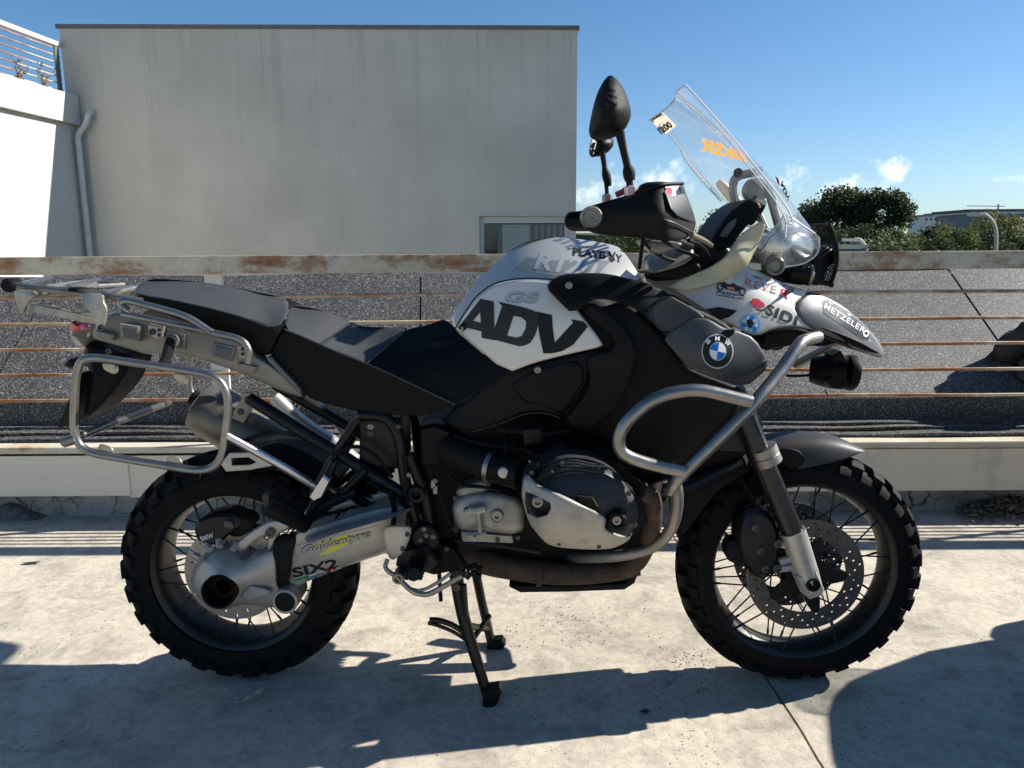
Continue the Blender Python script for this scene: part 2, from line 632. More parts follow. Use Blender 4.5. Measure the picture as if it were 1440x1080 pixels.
def g_prism(poly, y0, y1, bevel=0.003, taper=1.0):
    """outline seen at depth y0, pushed straight back to y1, bevelled edges"""
    a = [U(p[0], p[1], y0) for p in poly]
    c = sum(a, Vector()) / len(a)
    n = len(a)
    def ring(y, s):
        return [Vector((c.x + (p.x - c.x) * s, y, c.z + (p.z - c.z) * s)) for p in a]
    size = max((p - c).length for p in a)
    s = 1 - bevel / max(size, 1e-4) * 1.3
    rings = [ring(y0, s), ring(y0 + bevel, 1.0), ring(y1 - bevel, taper), ring(y1, taper * s)] if bevel else [ring(y0, 1), ring(y1, taper)]
    vs = [p for r in rings for p in r]
    fs = [list(range(n))]
    for k in range(len(rings) - 1):
        for i in range(n):
            fs.append([k * n + i, (k + 1) * n + i, (k + 1) * n + (i + 1) % n, k * n + (i + 1) % n])
    fs.append([(len(rings) - 1) * n + i for i in range(n)][::-1])
    return Geo().add(vs, fs)

def prism(name, poly, y0, y1, mat, parent, bevel=0.003, mirror=False, ch=0, taper=1.0, smooth=40):
    if ch:
        poly = chaikin(poly, ch)
    gg = g_prism(poly, y0, y1, bevel, taper)
    o = gg.build(name, mat, parent, smooth=smooth)
    if mirror:
        mk(name, [Vector((p.x, -p.y, p.z)) for p in gg.v], gg.f, mat, parent, smooth=smooth)
    return o

def g_lathe(c, axis, prof, seg=28):
    axis = Vector(axis).normalized()
    up = Vector((0, 0, 1)) if abs(axis.z) < 0.9 else Vector((1, 0, 0))
    e1 = (up - axis * up.dot(axis)).normalized()
    e2 = axis.cross(e1)
    vs, fs = [], []
    for r, h in prof:
        for k in range(seg):
            a = 2 * math.pi * k / seg
            vs.append(c + axis * h + (e1 * math.cos(a) + e2 * math.sin(a)) * r)
    m = len(prof)
    for i in range(m - 1):
        for k in range(seg):
            fs.append([i * seg + k, i * seg + (k + 1) % seg, (i + 1) * seg + (k + 1) % seg, (i + 1) * seg + k])
    if prof[0][0] > 1e-6:
        fs.append(list(range(seg))[::-1])
    if prof[-1][0] > 1e-6:
        fs.append([(m - 1) * seg + k for k in range(seg)])
    return Geo().add(vs, fs)

def lathe(name, c, axis, prof, mat, parent, seg=28, smooth=35):
    return g_lathe(V3(c), axis, prof, seg).build(name, mat, parent, smooth=smooth)

NEAR = Vector((0, -1, 0))

def bolt(px, py, y, r, parent, mat=None, h=0.005):
    c = U(px, py, y)
    gg = g_lathe(c, NEAR, [(r * 1.35, -0.001), (r * 1.35, h * 0.3), (r, h * 0.45), (r, h), (r * 0.55, h), (r * 0.5, h * 0.3), (0.0001, h * 0.3)], 12)
    return gg.build('bolt', mat or boltm, parent)

def g_box(c, sx, sy, sz, rot=None):
    vs = []
    for x in (-1, 1):
        for y in (-1, 1):
            for z in (-1, 1):
                p = Vector((x * sx / 2, y * sy / 2, z * sz / 2))
                if rot:
                    p = rot @ p
                vs.append(Vector(c) + p)
    return Geo().add(vs, [[0, 1, 3, 2], [4, 6, 7, 5], [0, 4, 5, 1], [2, 3, 7, 6], [0, 2, 6, 4], [1, 5, 7, 3]])

def fbox(name, u0, u1, d0, d1, z0, z1, mat, parent=None, bevel=0.0):
    """box in fence coordinates"""
    vs = [FW(u, d, z) for u in (u0, u1) for d in (d0, d1) for z in (z0, z1)]
    o = mk(name, vs, [[0, 1, 3, 2], [4, 6, 7, 5], [0, 4, 5, 1], [2, 3, 7, 6], [0, 2, 6, 4], [1, 5, 7, 3]], mat, parent, smooth=0)
    if bevel:
        bm = bmesh.new()
        bm.from_mesh(o.data)
        bmesh.ops.bevel(bm, geom=bm.edges, offset=bevel, segments=2, affect='EDGES')
        bm.to_mesh(o.data)
        bm.free()
    return o

# ------------------------------------------------------------------ decals laid on real surfaces
_bvh = {}

def bvh_of(objs):
    key = tuple(o.name for o in objs)
    if key not in _bvh:
        vs, fs = [], []
        for o in objs:
            off = loc_of(o)
            b = len(vs)
            vs += [v.co + off for v in o.data.vertices]
            fs += [[b + i for i in p.vertices] for p in o.data.polygons]
        _bvh[key] = BVHTree.FromPolygons(vs, fs)
    return _bvh[key]

def stick(pts, tris, targets, name, mat, lift=0.002, far=False, yfall=-0.2):
    """flat print put onto the surface that lies behind those pixels"""
    lift = lift * 0.95
    bv = bvh_of(targets)
    vs = []
    for p in pts:
        d = ray(*p).normalized()
        o = CAM.copy()
        hit = bv.ray_cast(o, d)
        if far and hit[0] is not None:
            last = hit
            while True:
                h2 = bv.ray_cast(last[0] + d * 0.02, d)
                if h2[0] is None:
                    break
                last = h2
            hit = last
        vs.append((d, None if hit[0] is None else (hit[0] - CAM).length))
    got = sorted(t for _, t in vs if t is not None) or [(U(*pts[0], yfall) - CAM).length]
    med = got[len(got) // 2]
    vs = [CAM + d * ((t or med) - lift) for d, t in vs]
    o = mk(name, vs, tris, mat, targets[0], smooth=60)
    return o

def sticker(poly, targets, mat, name='sticker', holes=(), step=7, **k):
    pts, tris = tri2d(poly, holes, step)
    return stick(pts, tris, targets, name, mat, **k)

def text2d(txt, bold=0.0, shear=0.0, spacing=1.0):
    cu = bpy.data.curves.new('lettering', 'FONT')
    cu.body = txt
    cu.offset = bold
    cu.shear = shear
    cu.space_character = spacing
    cu.resolution_u = 4
    ob = bpy.data.objects.new('lettering', cu)
    COL.objects.link(ob)
    dg = bpy.context.evaluated_depsgraph_get()
    me = bpy.data.meshes.new_from_object(ob.evaluated_get(dg))
    pts = [(v.co.x, v.co.y) for v in me.vertices]
    fs = [list(p.vertices) for p in me.polygons]
    bpy.data.objects.remove(ob)
    bpy.data.curves.remove(cu)
    bpy.data.meshes.remove(me)
    x0, x1 = min(p[0] for p in pts), max(p[0] for p in pts)
    y0, y1 = min(p[1] for p in pts), max(p[1] for p in pts)
    return [((x - x0) / (x1 - x0), (y - y0) / (y1 - y0)) for x, y in pts], fs

def lettering(txt, TL, TR, BL, targets, mat, bold=0.0, shear=0.0, spacing=1.0, name='lettering', **k):
    pts, fs = text2d(txt, bold, shear, spacing)
    P = []
    for s, t in pts:
        t = 1 - t
        P.append((TL[0] + (TR[0] - TL[0]) * s + (BL[0] - TL[0]) * t, TL[1] + (TR[1] - TL[1]) * s + (BL[1] - TL[1]) * t))
    bm = bmesh.new()
    bv_ = [bm.verts.new((x, y, 0)) for x, y in P]
    for f in fs:
        try:
            bm.faces.new([bv_[i] for i in f])
        except ValueError:
            pass
    bmesh.ops.triangulate(bm, faces=bm.faces)
    for _ in range(3):
        es = [e for e in bm.edges if e.calc_length() > 5.0]
        if not es:
            break
        bmesh.ops.subdivide_edges(bm, edges=es, cuts=1)
        bmesh.ops.triangulate(bm, faces=bm.faces)
    bm.verts.index_update()
    P = [(v.co.x, v.co.y) for v in bm.verts]
    fs = [[v.index for v in f.verts] for f in bm.faces]
    bm.free()
    return stick(P, fs, targets, name, mat, **k)

def circle2(cx, cy, rx, ry=None, n=28, a0=0, a1=360):
    ry = ry or rx
    return [(cx + rx * math.cos(rad(a0 + (a1 - a0) * i / n)), cy + ry * math.sin(rad(a0 + (a1 - a0) * i / n))) for i in range(n if a1 - a0 == 360 else n + 1)]

# ================================================================== SETTING
def concrete_mat():
    m = bpy.data.materials.new('worn_concrete')
    m.use_nodes = True
    t = NT(m.node_tree)
    p = t.n['Principled BSDF']
    co = t.coord('Object')
    a = t.noise(co, 0.9, 6, 0.6, 0.4)
    b = t.noise(co, 5.5, 8, 0.68, 0.6)
    c = t.noise(co, 38, 6, 0.65)
    base = t.ramp(a, [(0.3, (0.43, 0.375, 0.295)), (0.5, (0.54, 0.475, 0.38)), (0.72, (0.62, 0.545, 0.44))])
    mott = t.ramp(b, [(0.32, (0.62, 0.62, 0.63)), (0.52, (1.0, 1.0, 1.0)), (0.75, (1.1, 1.08, 1.04))])
    col = t.mix(1.0, base, mott, 'MULTIPLY')
    fine = t.ramp(c, [(0.3, (0.7, 0.7, 0.7)), (0.6, (1.06, 1.06, 1.06))])
    ag = t.noise(co, 210, 3, 0.7)
    col = t.mix(0.9, col, t.ramp(ag, [(0.3, (0.74, 0.74, 0.74)), (0.62, (1.08, 1.08, 1.08))]), 'MULTIPLY')
    od = t.voronoi(co, 3.1, 'F1', 'Distance')
    og = t.math('MULTIPLY', t.ramp(od, [(0.0, 1.0), (0.16, 0.0)]), t.ramp(t.noise(co, 11, 4, .7), [(0.45, 0.0), (0.62, 0.5)]))
    col = t.mix(og, col, (0.14, 0.12, 0.1))
    col = t.mix(0.8, col, fine, 'MULTIPLY')
    # brushed trowel arcs
    w = t.node('ShaderNodeTexWave', wave_type='RINGS', bands_direction='X')
    w.inputs['Scale'].default_value = 2.6
    w.inputs['Distortion'].default_value = 9.0
    w.inputs['Detail'].default_value = 4
    w.inputs['Detail Scale'].default_value = 1.4
    t.put(w.inputs['Vector'], co)
    arcs = t.ramp(w.outputs['Fac'], [(0.0, (0.9, 0.9, 0.9)), (0.35, (1, 1, 1))])
    col = t.mix(0.55, col, arcs, 'MULTIPLY')
    # rust-coloured stains
    s = t.noise(co, 2.3, 7, 0.72)
    s2 = t.noise(co, 14, 5, 0.7)
    st = t.math('MULTIPLY', t.ramp(s, [(0.6, 0.0), (0.72, 1.0)]), t.ramp(s2, [(0.5, 0.0), (0.68, 0.8)]))
    col = t.mix(st, col, (0.36, 0.19, 0.085))
    # dark grit
    d = t.voronoi(co, 60, 'F1', 'Distance')
    dn = t.noise(co, 3.2, 4, 0.6)
    k = t.math('MULTIPLY', t.math('LESS_THAN', d, 0.17), t.ramp(dn, [(0.5, 0.0), (0.6, 0.85)]))
    col = t.mix(k, col, (0.06, 0.055, 0.05))
    # hairline cracks
    ds = t.node('ShaderNodeVectorMath', operation='ADD')
    nv = t.node('ShaderNodeTexNoise')
    nv.inputs['Scale'].default_value = 3.0
    nv.inputs['Detail'].default_value = 6
    t.put(nv.inputs['Vector'], co)
    t.l.new(co, ds.inputs[0])
    t.l.new(nv.outputs['Color'], ds.inputs[1])
    e = t.voronoi(ds.outputs[0], 0.55, 'DISTANCE_TO_EDGE', 'Distance')
    ck = t.math('MULTIPLY', t.math('LESS_THAN', e, 0.002), t.ramp(dn, [(0.5, 0.0), (0.62, 0.4)]))
    col = t.mix(ck, col, (0.1, 0.09, 0.08))
    t.put(p.inputs['Base Color'], col)
    p.inputs['Roughness'].default_value = 0.78
    bp = t.node('ShaderNodeBump')
    bp.inputs['Strength'].default_value = 0.35
    bp.inputs['Distance'].default_value = 0.006
    h = t.math('ADD', t.math('MULTIPLY', b, 0.8), t.math('MULTIPLY', t.noise(co, 90, 6, 0.7), 0.35))
    h = t.math('SUBTRACT', h, t.math('MULTIPLY', k, 0.2))
    t.put(bp.inputs['Height'], h)
    t.l.new(bp.outputs[0], p.inputs['Normal'])
    return m

conc = concrete_mat()

# terrain far below the terrace, out to the horizon
terr_m = M('dry_grass_ground', (0.1, 0.1, 0.05), 0.9, var=0.5, vscale=0.2)
R_ = 3500
struct(mk('terrain', [(-R_, -R_, -4), (R_, -R_, -4), (R_, R_, -4), (-R_, R_, -4)], [[0, 1, 2, 3]], terr_m, smooth=0))

# terrace floor: a bed and two cast slabs with an open joint between them
bed_m = M('joint_dirt', (0.08, 0.07, 0.06), 0.9, var=0.4, vscale=30)
u0, u1, dN, dF = -9.0, 12.0, -9.0, 3.36
floor = struct(mk('terrace_floor', [FW(u0, dN, -.03), FW(u1, dN, -.03), FW(u1, dF + 1.2, -.03), FW(u0, dF + 1.2, -.03),
                                    FW(u0, dN, -4), FW(u1, dN, -4), FW(u1, dF + 1.2, -4), FW(u0, dF + 1.2, -4)],
               [[0, 1, 2, 3], [0, 4, 5, 1], [1, 5, 6, 2], [2, 6, 7, 3], [3, 7, 4, 0]], bed_m, smooth=0))
j0, j1 = G(1078, 955), G(1160, 1080)
jd = (j1 - j0).normalized()
def jpt(D):
    """point of the joint at distance D in front of the camera"""
    a = (j0 - CAM).dot(HD)
    k = (D - a) / jd.dot(HD)
    wob = 0.003 * math.sin(D * 7.3) + 0.002 * math.sin(D * 19.1)
    return j0 + jd * k + RT * wob
def slab(side):
    top, n = [], 120
    for i in range(n + 1):
        D = dN + (dF - dN) * i / n
        p = jpt(D)
        p = Vector((p.x, p.y, 0)) + RT * side * 0.0035
        q = FW(u1 if side > 0 else u0, D, 0)
        top += [p, q]
    nv = len(top)
    vs = top + [Vector((p.x, p.y, -.028)) for p in top]
    fs = []
    for i in range(n):
        a, b, c, d = 2 * i, 2 * i + 1, 2 * i + 3, 2 * i + 2
        fs.append([a, b, c, d])
        fs.append([a, d, nv + d, nv + a])
    return mk('slab', vs, fs, conc, floor, smooth=0)
slab(-1)
slab(1)

# ---------------------------------------------------------------- white plated parapet behind the motorcycle
plaster = None
def plaster_mat():
    m = bpy.data.materials.new('cracked_plaster')
    m.use_nodes = True
    t = NT(m.node_tree)
    p = t.n['Principled BSDF']
    co = t.coord('Object')
    n = t.noise(co, 7, 7, 0.7)
    col = t.ramp(n, [(0.3, (0.2, 0.19, 0.17)), (0.55, (0.42, 0.4, 0.36)), (0.75, (0.5, 0.48, 0.44))])
    nv = t.node('ShaderNodeTexNoise')
    nv.inputs['Scale'].default_value = 9.0
    nv.inputs['Detail'].default_value = 5
    t.put(nv.inputs['Vector'], co)
    ds = t.node('ShaderNodeVectorMath', operation='MULTIPLY_ADD')
    t.l.new(nv.outputs['Color'], ds.inputs[0])
    ds.inputs[1].default_value = (0.14, 0.14, 0.14)
    t.l.new(co, ds.inputs[2])
    e = t.voronoi(ds.outputs[0], 7.0, 'DISTANCE_TO_EDGE', 'Distance')
    gate = t.ramp(t.noise(co, 1.6, 3), [(0.42, 0.0), (0.55, 1.0)])
    k = t.math('MULTIPLY', t.ramp(e, [(0.0, 1.0), (0.035, 0.0)]), gate)
    col = t.mix(k, col, (0.03, 0.028, 0.025))
    t.put(p.inputs['Base Color'], col)
    p.inputs['Roughness'].default_value = 0.85
    b = t.node('ShaderNodeBump')
    b.inputs['Strength'].default_value = 0.5
    b.inputs['Distance'].default_value = 0.01
    t.put(b.inputs['Height'], t.math('SUBTRACT', n, k))
    t.l.new(b.outputs[0], p.inputs['Normal'])
    return m
plaster = plaster_mat()

def paint_rust(name, base, amount, top_edge=None, scale=(1.2, 1.2, 9.0)):
    """white paint with rust breaking through in streaks"""
    m = bpy.data.materials.new(name)
    m.use_nodes = True
    t = NT(m.node_tree)
    p = t.n['Principled BSDF']
    co = t.coord('Object')
    st = t.coord('Object', scale)
    n1 = t.noise(st, 2.2, 8, 0.7, 0.3)
    n2 = t.noise(co, 24, 6, 0.7)
    n3 = t.noise(co, 1.3, 4, 0.6)
    f = t.math('ADD', t.math('MULTIPLY', n1, 0.6), t.math('ADD', t.math('MULTIPLY', n2, 0.22), t.math('MULTIPLY', n3, 0.35)))
    if top_edge is not None:
        z = t.node('ShaderNodeSeparateXYZ')
        t.l.new(co, z.inputs[0])
        for zz, w in top_edge:
            dz = t.math('ABSOLUTE', t.math('SUBTRACT', z.outputs[2], zz))
            f = t.math('ADD', f, t.math('MULTIPLY', t.ramp(dz, [(0.0, 1.0), (0.012, 0.0)]), w))
    k = t.ramp(f, [(amount, 0.0), (amount + 0.035, 0.55), (amount + 0.1, 1.0)])
    rust = t.ramp(n2, [(0.3, (0.15, 0.05, 0.02)), (0.55, (0.36, 0.13, 0.04)), (0.75, (0.55, 0.27, 0.1))])
    pc = t.ramp(n3, [(0.35, tuple(x * .85 for x in base)), (0.65, base)])
    yel = t.ramp(f, [(amount - 0.12, 0.0), (amount, 0.6)])
    pc = t.mix(yel, pc, (0.5, 0.42, 0.27))
    t.put(p.inputs['Base Color'], t.mix(k, pc, rust))
    t.put(p.inputs['Roughness'], t.math('ADD', 0.45, t.math('MULTIPLY', k, 0.4)))
    b = t.node('ShaderNodeBump')
    b.inputs['Strength'].default_value = 0.3
    b.inputs['Distance'].default_value = 0.004
    t.put(b.inputs['Height'], t.math('MULTIPLY', k, n2))
    t.l.new(b.outputs[0], p.inputs['Normal'])
    return m

ZR = (1.073, 1.146)
rail_m = paint_rust('rusty_white_rail', (0.84, 0.73, 0.56), 0.58, [(ZR[1] - .001, 0.5), (ZR[0] + .004, 0.1)], (1.6, 1.6, 3.5))
rod_m = paint_rust('rusty_rod', (0.8, 0.64, 0.41), 0.565, None, (0.8, 0.8, 0.8))
post_m = paint_rust('white_post', (0.82, 0.79, 0.73), 0.78)
panel_w = M('white_fascia', (0.78, 0.7, 0.57), 0.5, var=0.05, vscale=3, dirt=(0.42, 0.4, 0.35), dscale=4, dthr=0.58)
cap_m = paint_rust('rusty_cap', (0.7, 0.64, 0.52), 0.64)

par = thing('parapet_wall', FW(0, 3.34, 0), 'low white plated parapet with cracked grey plaster foot behind the motorcycle', 'wall')
# plaster foot with an uneven face
vs, fs = [], []
nu, nz_ = 160, 6
for i in range(nu + 1):
    u = -6 + 13 * i / nu
    for j in range(nz_ + 1):
        z = -0.02 + 0.19 * j / nz_
        vs.append(FW(u, 3.33 + 0.012 * math.sin(u * 3.1 + z * 9) * math.sin(u * 7.7) + random.uniform(-.003, .003) - 0.03 * max(0, .03 - z) / .03, z))
for i in range(nu):
    for j in range(nz_):
        a = i * (nz_ + 1) + j
        fs.append([a, a + nz_ + 1, a + nz_ + 2, a + 1])
mk('plaster_foot', vs, fs, plaster, par, smooth=30)
fbox('core', -6, 7, 3.37, 3.6, -.02, 0.31, plaster, par)
# fascia panels: each plate slightly out of true
uL = (B(185, 660, 3.27) - CAM).dot(RT)
edges_u = [-6.0, -3.9, uL, -0.35, 1.15, 3.1, 5.0, 7.0]
for i in range(len(edges_u) - 1):
    a, b = edges_u[i], edges_u[i + 1]
    d = 3.222 if i % 2 else 3.229
    z0, z1 = 0.112 + 0.006 * math.sin(i * 2.3), 0.298 + 0.004 * math.cos(i * 1.7)
    gap = 0.003
    fbox('fascia_panel', a + gap, b - gap + (0.012 if i % 2 else 0), d, d + 0.006, z0, z1, panel_w, par)
    fbox('fascia_flange', a + gap, b - gap, d + 0.0065, d + 0.06, z0, z0 + 0.004, panel_w, par)
fbox('cap_strip', -6, 7, 3.215, 3.30, 0.308, 0.336, cap_m, par, bevel=0.003)

# ---------------------------------------------------------------- bitumen-felted roof edge
def felt_mat():
    m = bpy.data.materials.new('mineral_felt')
    m.use_nodes = True
    t = NT(m.node_tree)
    p = t.n['Principled BSDF']
    co = t.coord('Object')
    cells = t.voronoi(co, 270, 'F1', 'Color')
    sp = t.node('ShaderNodeSeparateColor')
    t.l.new(cells, sp.inputs[0])
    col = t.ramp(sp.outputs[0], [(0.0, (0.018, 0.018, 0.019)), (0.45, (0.06, 0.058, 0.055)), (0.8, (0.17, 0.165, 0.155)), (0.94, (0.45, 0.43, 0.4)), (1.0, (0.7, 0.68, 0.63))])
    big = t.ramp(t.noise(co, 2.6, 6, 0.68, .5), [(0.3, 0.5), (0.5, 0.65), (0.7, 0.78)])
    col = t.mix(1.0, col, big, 'MULTIPLY')
    t.put(p.inputs['Base Color'], col)
    p.inputs['Roughness'].default_value = 0.6
    b = t.node('ShaderNodeBump')
    b.inputs['Strength'].default_value = 0.9
    b.inputs['Distance'].default_value = 0.004
    t.put(b.inputs['Height'], sp.outputs[1])
    t.l.new(b.outputs[0], p.inputs['Normal'])
    return m
felt = felt_mat()
felt_dark = M('bitumen', (0.02, 0.02, 0.021), 0.55, var=0.4, vscale=16, bump=0.3, bscale=140)
SL0, SZ0, SLP = 3.50, 0.505, 0.7265
SL1 = 4.225
roofe = thing('felted_roof_edge', FW(0, 3.5, 0), 'black granular felt roof slope with seams behind the rusty railing', 'roof')
def slope_u(px, py):
    d = ray(px, py)
    nrm = Vector((-HD.x * SLP, -HD.y * SLP, 1))
    p0 = FW(0, SL0, SZ0)
    h = CAM + d * ((p0 - CAM).dot(nrm) / d.dot(nrm))
    return (h - CAM).dot(RT)
seams = [-7.0, slope_u(30, 472), slope_u(592, 430), slope_u(1369, 430), 4.6, 7.0]
seam_px = [None, ((58, 427), (5, 515)), ((592, 385), (591, 450)), ((1334, 381), (1403, 478)), None, None]
def seam_at(i, D):
    if seam_px[i] is None:
        return seams[i]
    (a, b) = seam_px[i]
    ua, ub = slope_u(*a), slope_u(*b)
    def dd(px, py):
        d = ray(px, py)
        nrm = Vector((-HD.x * SLP, -HD.y * SLP, 1))
        p0 = FW(0, SL0, SZ0)
        return (CAM + d * ((p0 - CAM).dot(nrm) / d.dot(nrm)) - CAM).dot(HD)
    da, db = dd(*a), dd(*b)
    return ua + (ub - ua) * (D - da) / (db - da)
for i in range(len(seams) - 1):
    vs, fs = [], []
    n, m_ = 40, 14
    lift = 0.004 * (i % 2)
    for k in range(m_ + 1):
        D = SL0 + (SL1 - SL0) * k / m_
        ua, ub = seam_at(i, D) + 0.004, seam_at(i + 1, D) - 0.004
        for j in range(n + 1):
            u = ua + (ub - ua) * j / n
            z = SZ0 + SLP * (D - SL0) + lift + 0.004 * math.sin(u * 2.1 + D * 5) + 0.003 * math.sin(u * 5.3)
            vs.append(FW(u, D, z))
    for k in range(m_):
        for j in range(n):
            a = k * (n + 1) + j
            fs.append([a, a + 1, a + n + 2, a + n + 1])
    N0 = len(vs)
    # turned-down nose of the sheet
    for (dd_, zz) in ((-0.02, -0.012), (-0.03, -0.03), (-0.032, -0.135)):
        for j in range(n + 1):
            ua, ub = seam_at(i, SL0) + 0.004, seam_at(i + 1, SL0) - 0.004
            u = ua + (ub - ua) * j / n
            vs.append(FW(u, SL0 + dd_ + 0.003 * math.sin(u * 4.1), SZ0 + zz + lift))
    rows = [0, N0, N0 + n + 1, N0 + 2 * (n + 1)]
    for r0, r1 in zip(rows[:-1], rows[1:]):
        for j in range(n):
            fs.append([r0 + j, r0 + j + 1, r1 + j + 1, r1 + j])
    mk('felt_sheet', vs, fs, felt, roofe, smooth=60)
mk('underlay', [FW(-7, SL0, SZ0 - .012), FW(7, SL0, SZ0 - .012), FW(7, SL1, SZ0 + SLP * (SL1 - SL0) - .012), FW(-7, SL1, SZ0 + SLP * (SL1 - SL0) - .012),
                FW(-7, SL0, 0.3), FW(7, SL0, 0.3), FW(7, SL1, -4), FW(-7, SL1, -4)],
   [[0, 1, 2, 3], [0, 4, 5, 1], [3, 2, 6, 7]], felt_dark, roofe, smooth=0)
# stacked edges of felt on the ledge
for k, (dk, zk) in enumerate(((3.305, 0.352), (3.355, 0.366), (3.41, 0.378))):
    vs, fs = [], []
    n = 150
    for j in range(n + 1):
        u = -7 + 14 * j / n
        w = 0.008 * math.sin(u * (2.3 + k) + k * 2) + 0.005 * math.sin(u * 6.1 + k)
        wz = 0.003 * math.sin(u * 3.7 + k * 1.3) + 0.0025 * math.sin(u * 11 + k)
        vs += [FW(u, dk + w, zk - 0.012 + wz), FW(u, dk + w, zk + wz), FW(u, 3.5, zk + 0.004)]
    for j in range(n):
        a = 3 * j
        fs += [[a, a + 3, a + 4, a + 1], [a + 1, a + 4, a + 5, a + 2]]
    mk('felt_layer', vs, fs, felt, roofe, smooth=30)
fbox('ledge', -7, 7, 3.302, 3.5, 0.3, 0.34, felt_dark, roofe)

# ---------------------------------------------------------------- railing
rl = thing('railing', FW(0, 3.25, 0.336), 'rusty white steel railing with thin horizontal rods behind the motorcycle', 'railing')
fbox('top_rail', -6, 7, 3.225, 3.29, ZR[0], ZR[1], rail_m, rl, bevel=0.004)
for z in (0.977, 0.866, 0.757, 0.648, 0.535):
    pts = [FW(-6 + 13 * k / 26, 3.255 + random.uniform(-.003, .003), z + random.uniform(-.0025, .0025)) for k in range(27)]
    tube('rod', pts, 0.0073, rod_m, rl, n=8, bend=0.1)
up = (B(298, 390, 3.25) - CAM).dot(RT)
for k in range(-2, 4):
    u = up + 2.2 * k
    fbox('post', u - 0.038, u + 0.038, 3.262, 3.275, 0.337, ZR[0] - .001, post_m, rl, bevel=0.002)

# ---------------------------------------------------------------- grey building behind
def facade_mat(name, base, streak, drip=0):
    m = bpy.data.materials.new(name)
    m.use_nodes = True
    t = NT(m.node_tree)
    p = t.n['Principled BSDF']
    co = t.coord('Object')
    s = t.coord('Object', (1.6, 1.6, 0.16))
    a = t.noise(co, 0.35, 5, 0.6)
    b = t.noise(s, 2.2, 7, 0.62, 0.3)
    c = t.noise(co, 30, 4, 0.6)
    col = t.ramp(a, [(0.3, tuple(x * .86 for x in base)), (0.7, tuple(min(1, x * 1.06) for x in base))])
    z = t.node('ShaderNodeSeparateXYZ')
    t.l.new(co, z.inputs[0])
    k = t.ramp(b, [(0.5, 0.0), (0.72, streak)])
    col = t.mix(k, col, tuple(x * .6 for x in base))
    if drip:
        # rain streaks that start under the coping and fade downwards
        s2 = t.coord('Object', (2.4, 2.4, 0.05))
        dr = t.noise(s2, 3.4, 6, 0.7)
        hz_ = t.ramp(t.math('DIVIDE', t.math('SUBTRACT', z.outputs[2], 5.9), 2.3), [(0.0, 0.0), (0.85, 0.7), (1.0, 1.0)])
        kk = t.math('MULTIPLY', t.ramp(dr, [(0.52, 0.0), (0.72, 0.36)]), hz_)
        col = t.mix(kk, col, tuple(x * .38 for x in base))
        pa = t.ramp(t.noise(co, 0.8, 3, 0.5), [(0.45, (1.0, 1.0, 1.0)), (0.62, (0.9, 0.9, 0.9))])
        col = t.mix(1.0, col, pa, 'MULTIPLY')
    col = t.mix(0.35, col, t.ramp(c, [(0.3, (0.85, 0.85, 0.85)), (0.7, (1.05, 1.05, 1.05))]), 'MULTIPLY')
    t.put(p.inputs['Base Color'], col)
    p.inputs['Roughness'].default_value = 0.85
    bp = t.node('ShaderNodeBump')
    bp.inputs['Strength'].default_value = 0.15
    bp.inputs['Distance'].default_value = 0.01
    t.put(bp.inputs['Height'], t.noise(co, 60, 4, 0.6))
    t.l.new(bp.outputs[0], p.inputs['Normal'])
    return m
fac_m = facade_mat('stained_render', (0.69, 0.63, 0.54), 0.1, 1)
wing_m = facade_mat('white_render', (0.64, 0.62, 0.58), 0.18)
cope_m = M('coping_metal', (0.16, 0.165, 0.16), 0.5, 0.2, var=0.15)
frame_m = M('window_frame_white', (0.6, 0.6, 0.56), 0.45, var=0.06)
glass_m = M('window_glass', (0.035, 0.045, 0.045), 0.06, spec=0.8)
blind_m = M('window_blind', (0.3, 0.34, 0.33), 0.7, var=0.1, vscale=3)
dark_m = M('dark_interior', (0.03, 0.035, 0.035), 0.8)

TLc = B(83, 40, 12.0)
zt = TLc.z
TRc = G(812, 42, zt)
fx = (TRc - TLc)
fx.z = 0
FL = fx.length
fx.normalize()
fn = Vector((-fx.y, fx.x, 0))            # into the building
def fac(px, py):
    d = ray(px, py)
    h = CAM + d * ((TLc - CAM).dot(fn) / d.dot(fn))
    return (h - TLc).dot(fx), h.z
def FP(s, z, dep=0.0):
    p = TLc + fx * s + fn * dep
    return Vector((p.x, p.y, z))
bld = thing('grey_building', FP(FL / 2, -4), 'grey rendered block with stained blank wall and one low window', 'building')
ws0, wz1 = fac(674, 304)
ws1, _ = fac(800, 304)
wz0 = -0.9
# facade as pieces around the window opening + the rest of the block
def fwall(name, s0, s1, z0, z1, mat, par_):
    return mk(name, [FP(s0, z0), FP(s1, z0), FP(s1, z1), FP(s0, z1), FP(s0, z0, .25), FP(s1, z0, .25), FP(s1, z1, .25), FP(s0, z1, .25)],
              [[0, 1, 2, 3], [4, 7, 6, 5], [0, 4, 5, 1], [1, 5, 6, 2], [2, 6, 7, 3], [3, 7, 4, 0]], mat, par_, smooth=0)
gv = Geo()
def fq(s0, s1, z0, z1):
    gv.add([FP(s0, z0), FP(s1, z0), FP(s1, z1), FP(s0, z1)], [[0, 1, 2, 3]])
fq(0, ws0, -4, zt)
fq(ws0, ws1, wz1, zt)
fq(ws0, ws1, -4, wz0)
fq(ws1, FL, -4, zt)
gv.add([FP(ws0, wz0), FP(ws0, wz1), FP(ws0, wz1, .3), FP(ws0, wz0, .3)], [[0, 1, 2, 3]])
gv.add([FP(ws1, wz0), FP(ws1, wz1), FP(ws1, wz1, .3), FP(ws1, wz0, .3)], [[0, 1, 2, 3]])
gv.add([FP(ws0, wz1), FP(ws1, wz1), FP(ws1, wz1, .3), FP(ws0, wz1, .3)], [[0, 1, 2, 3]])
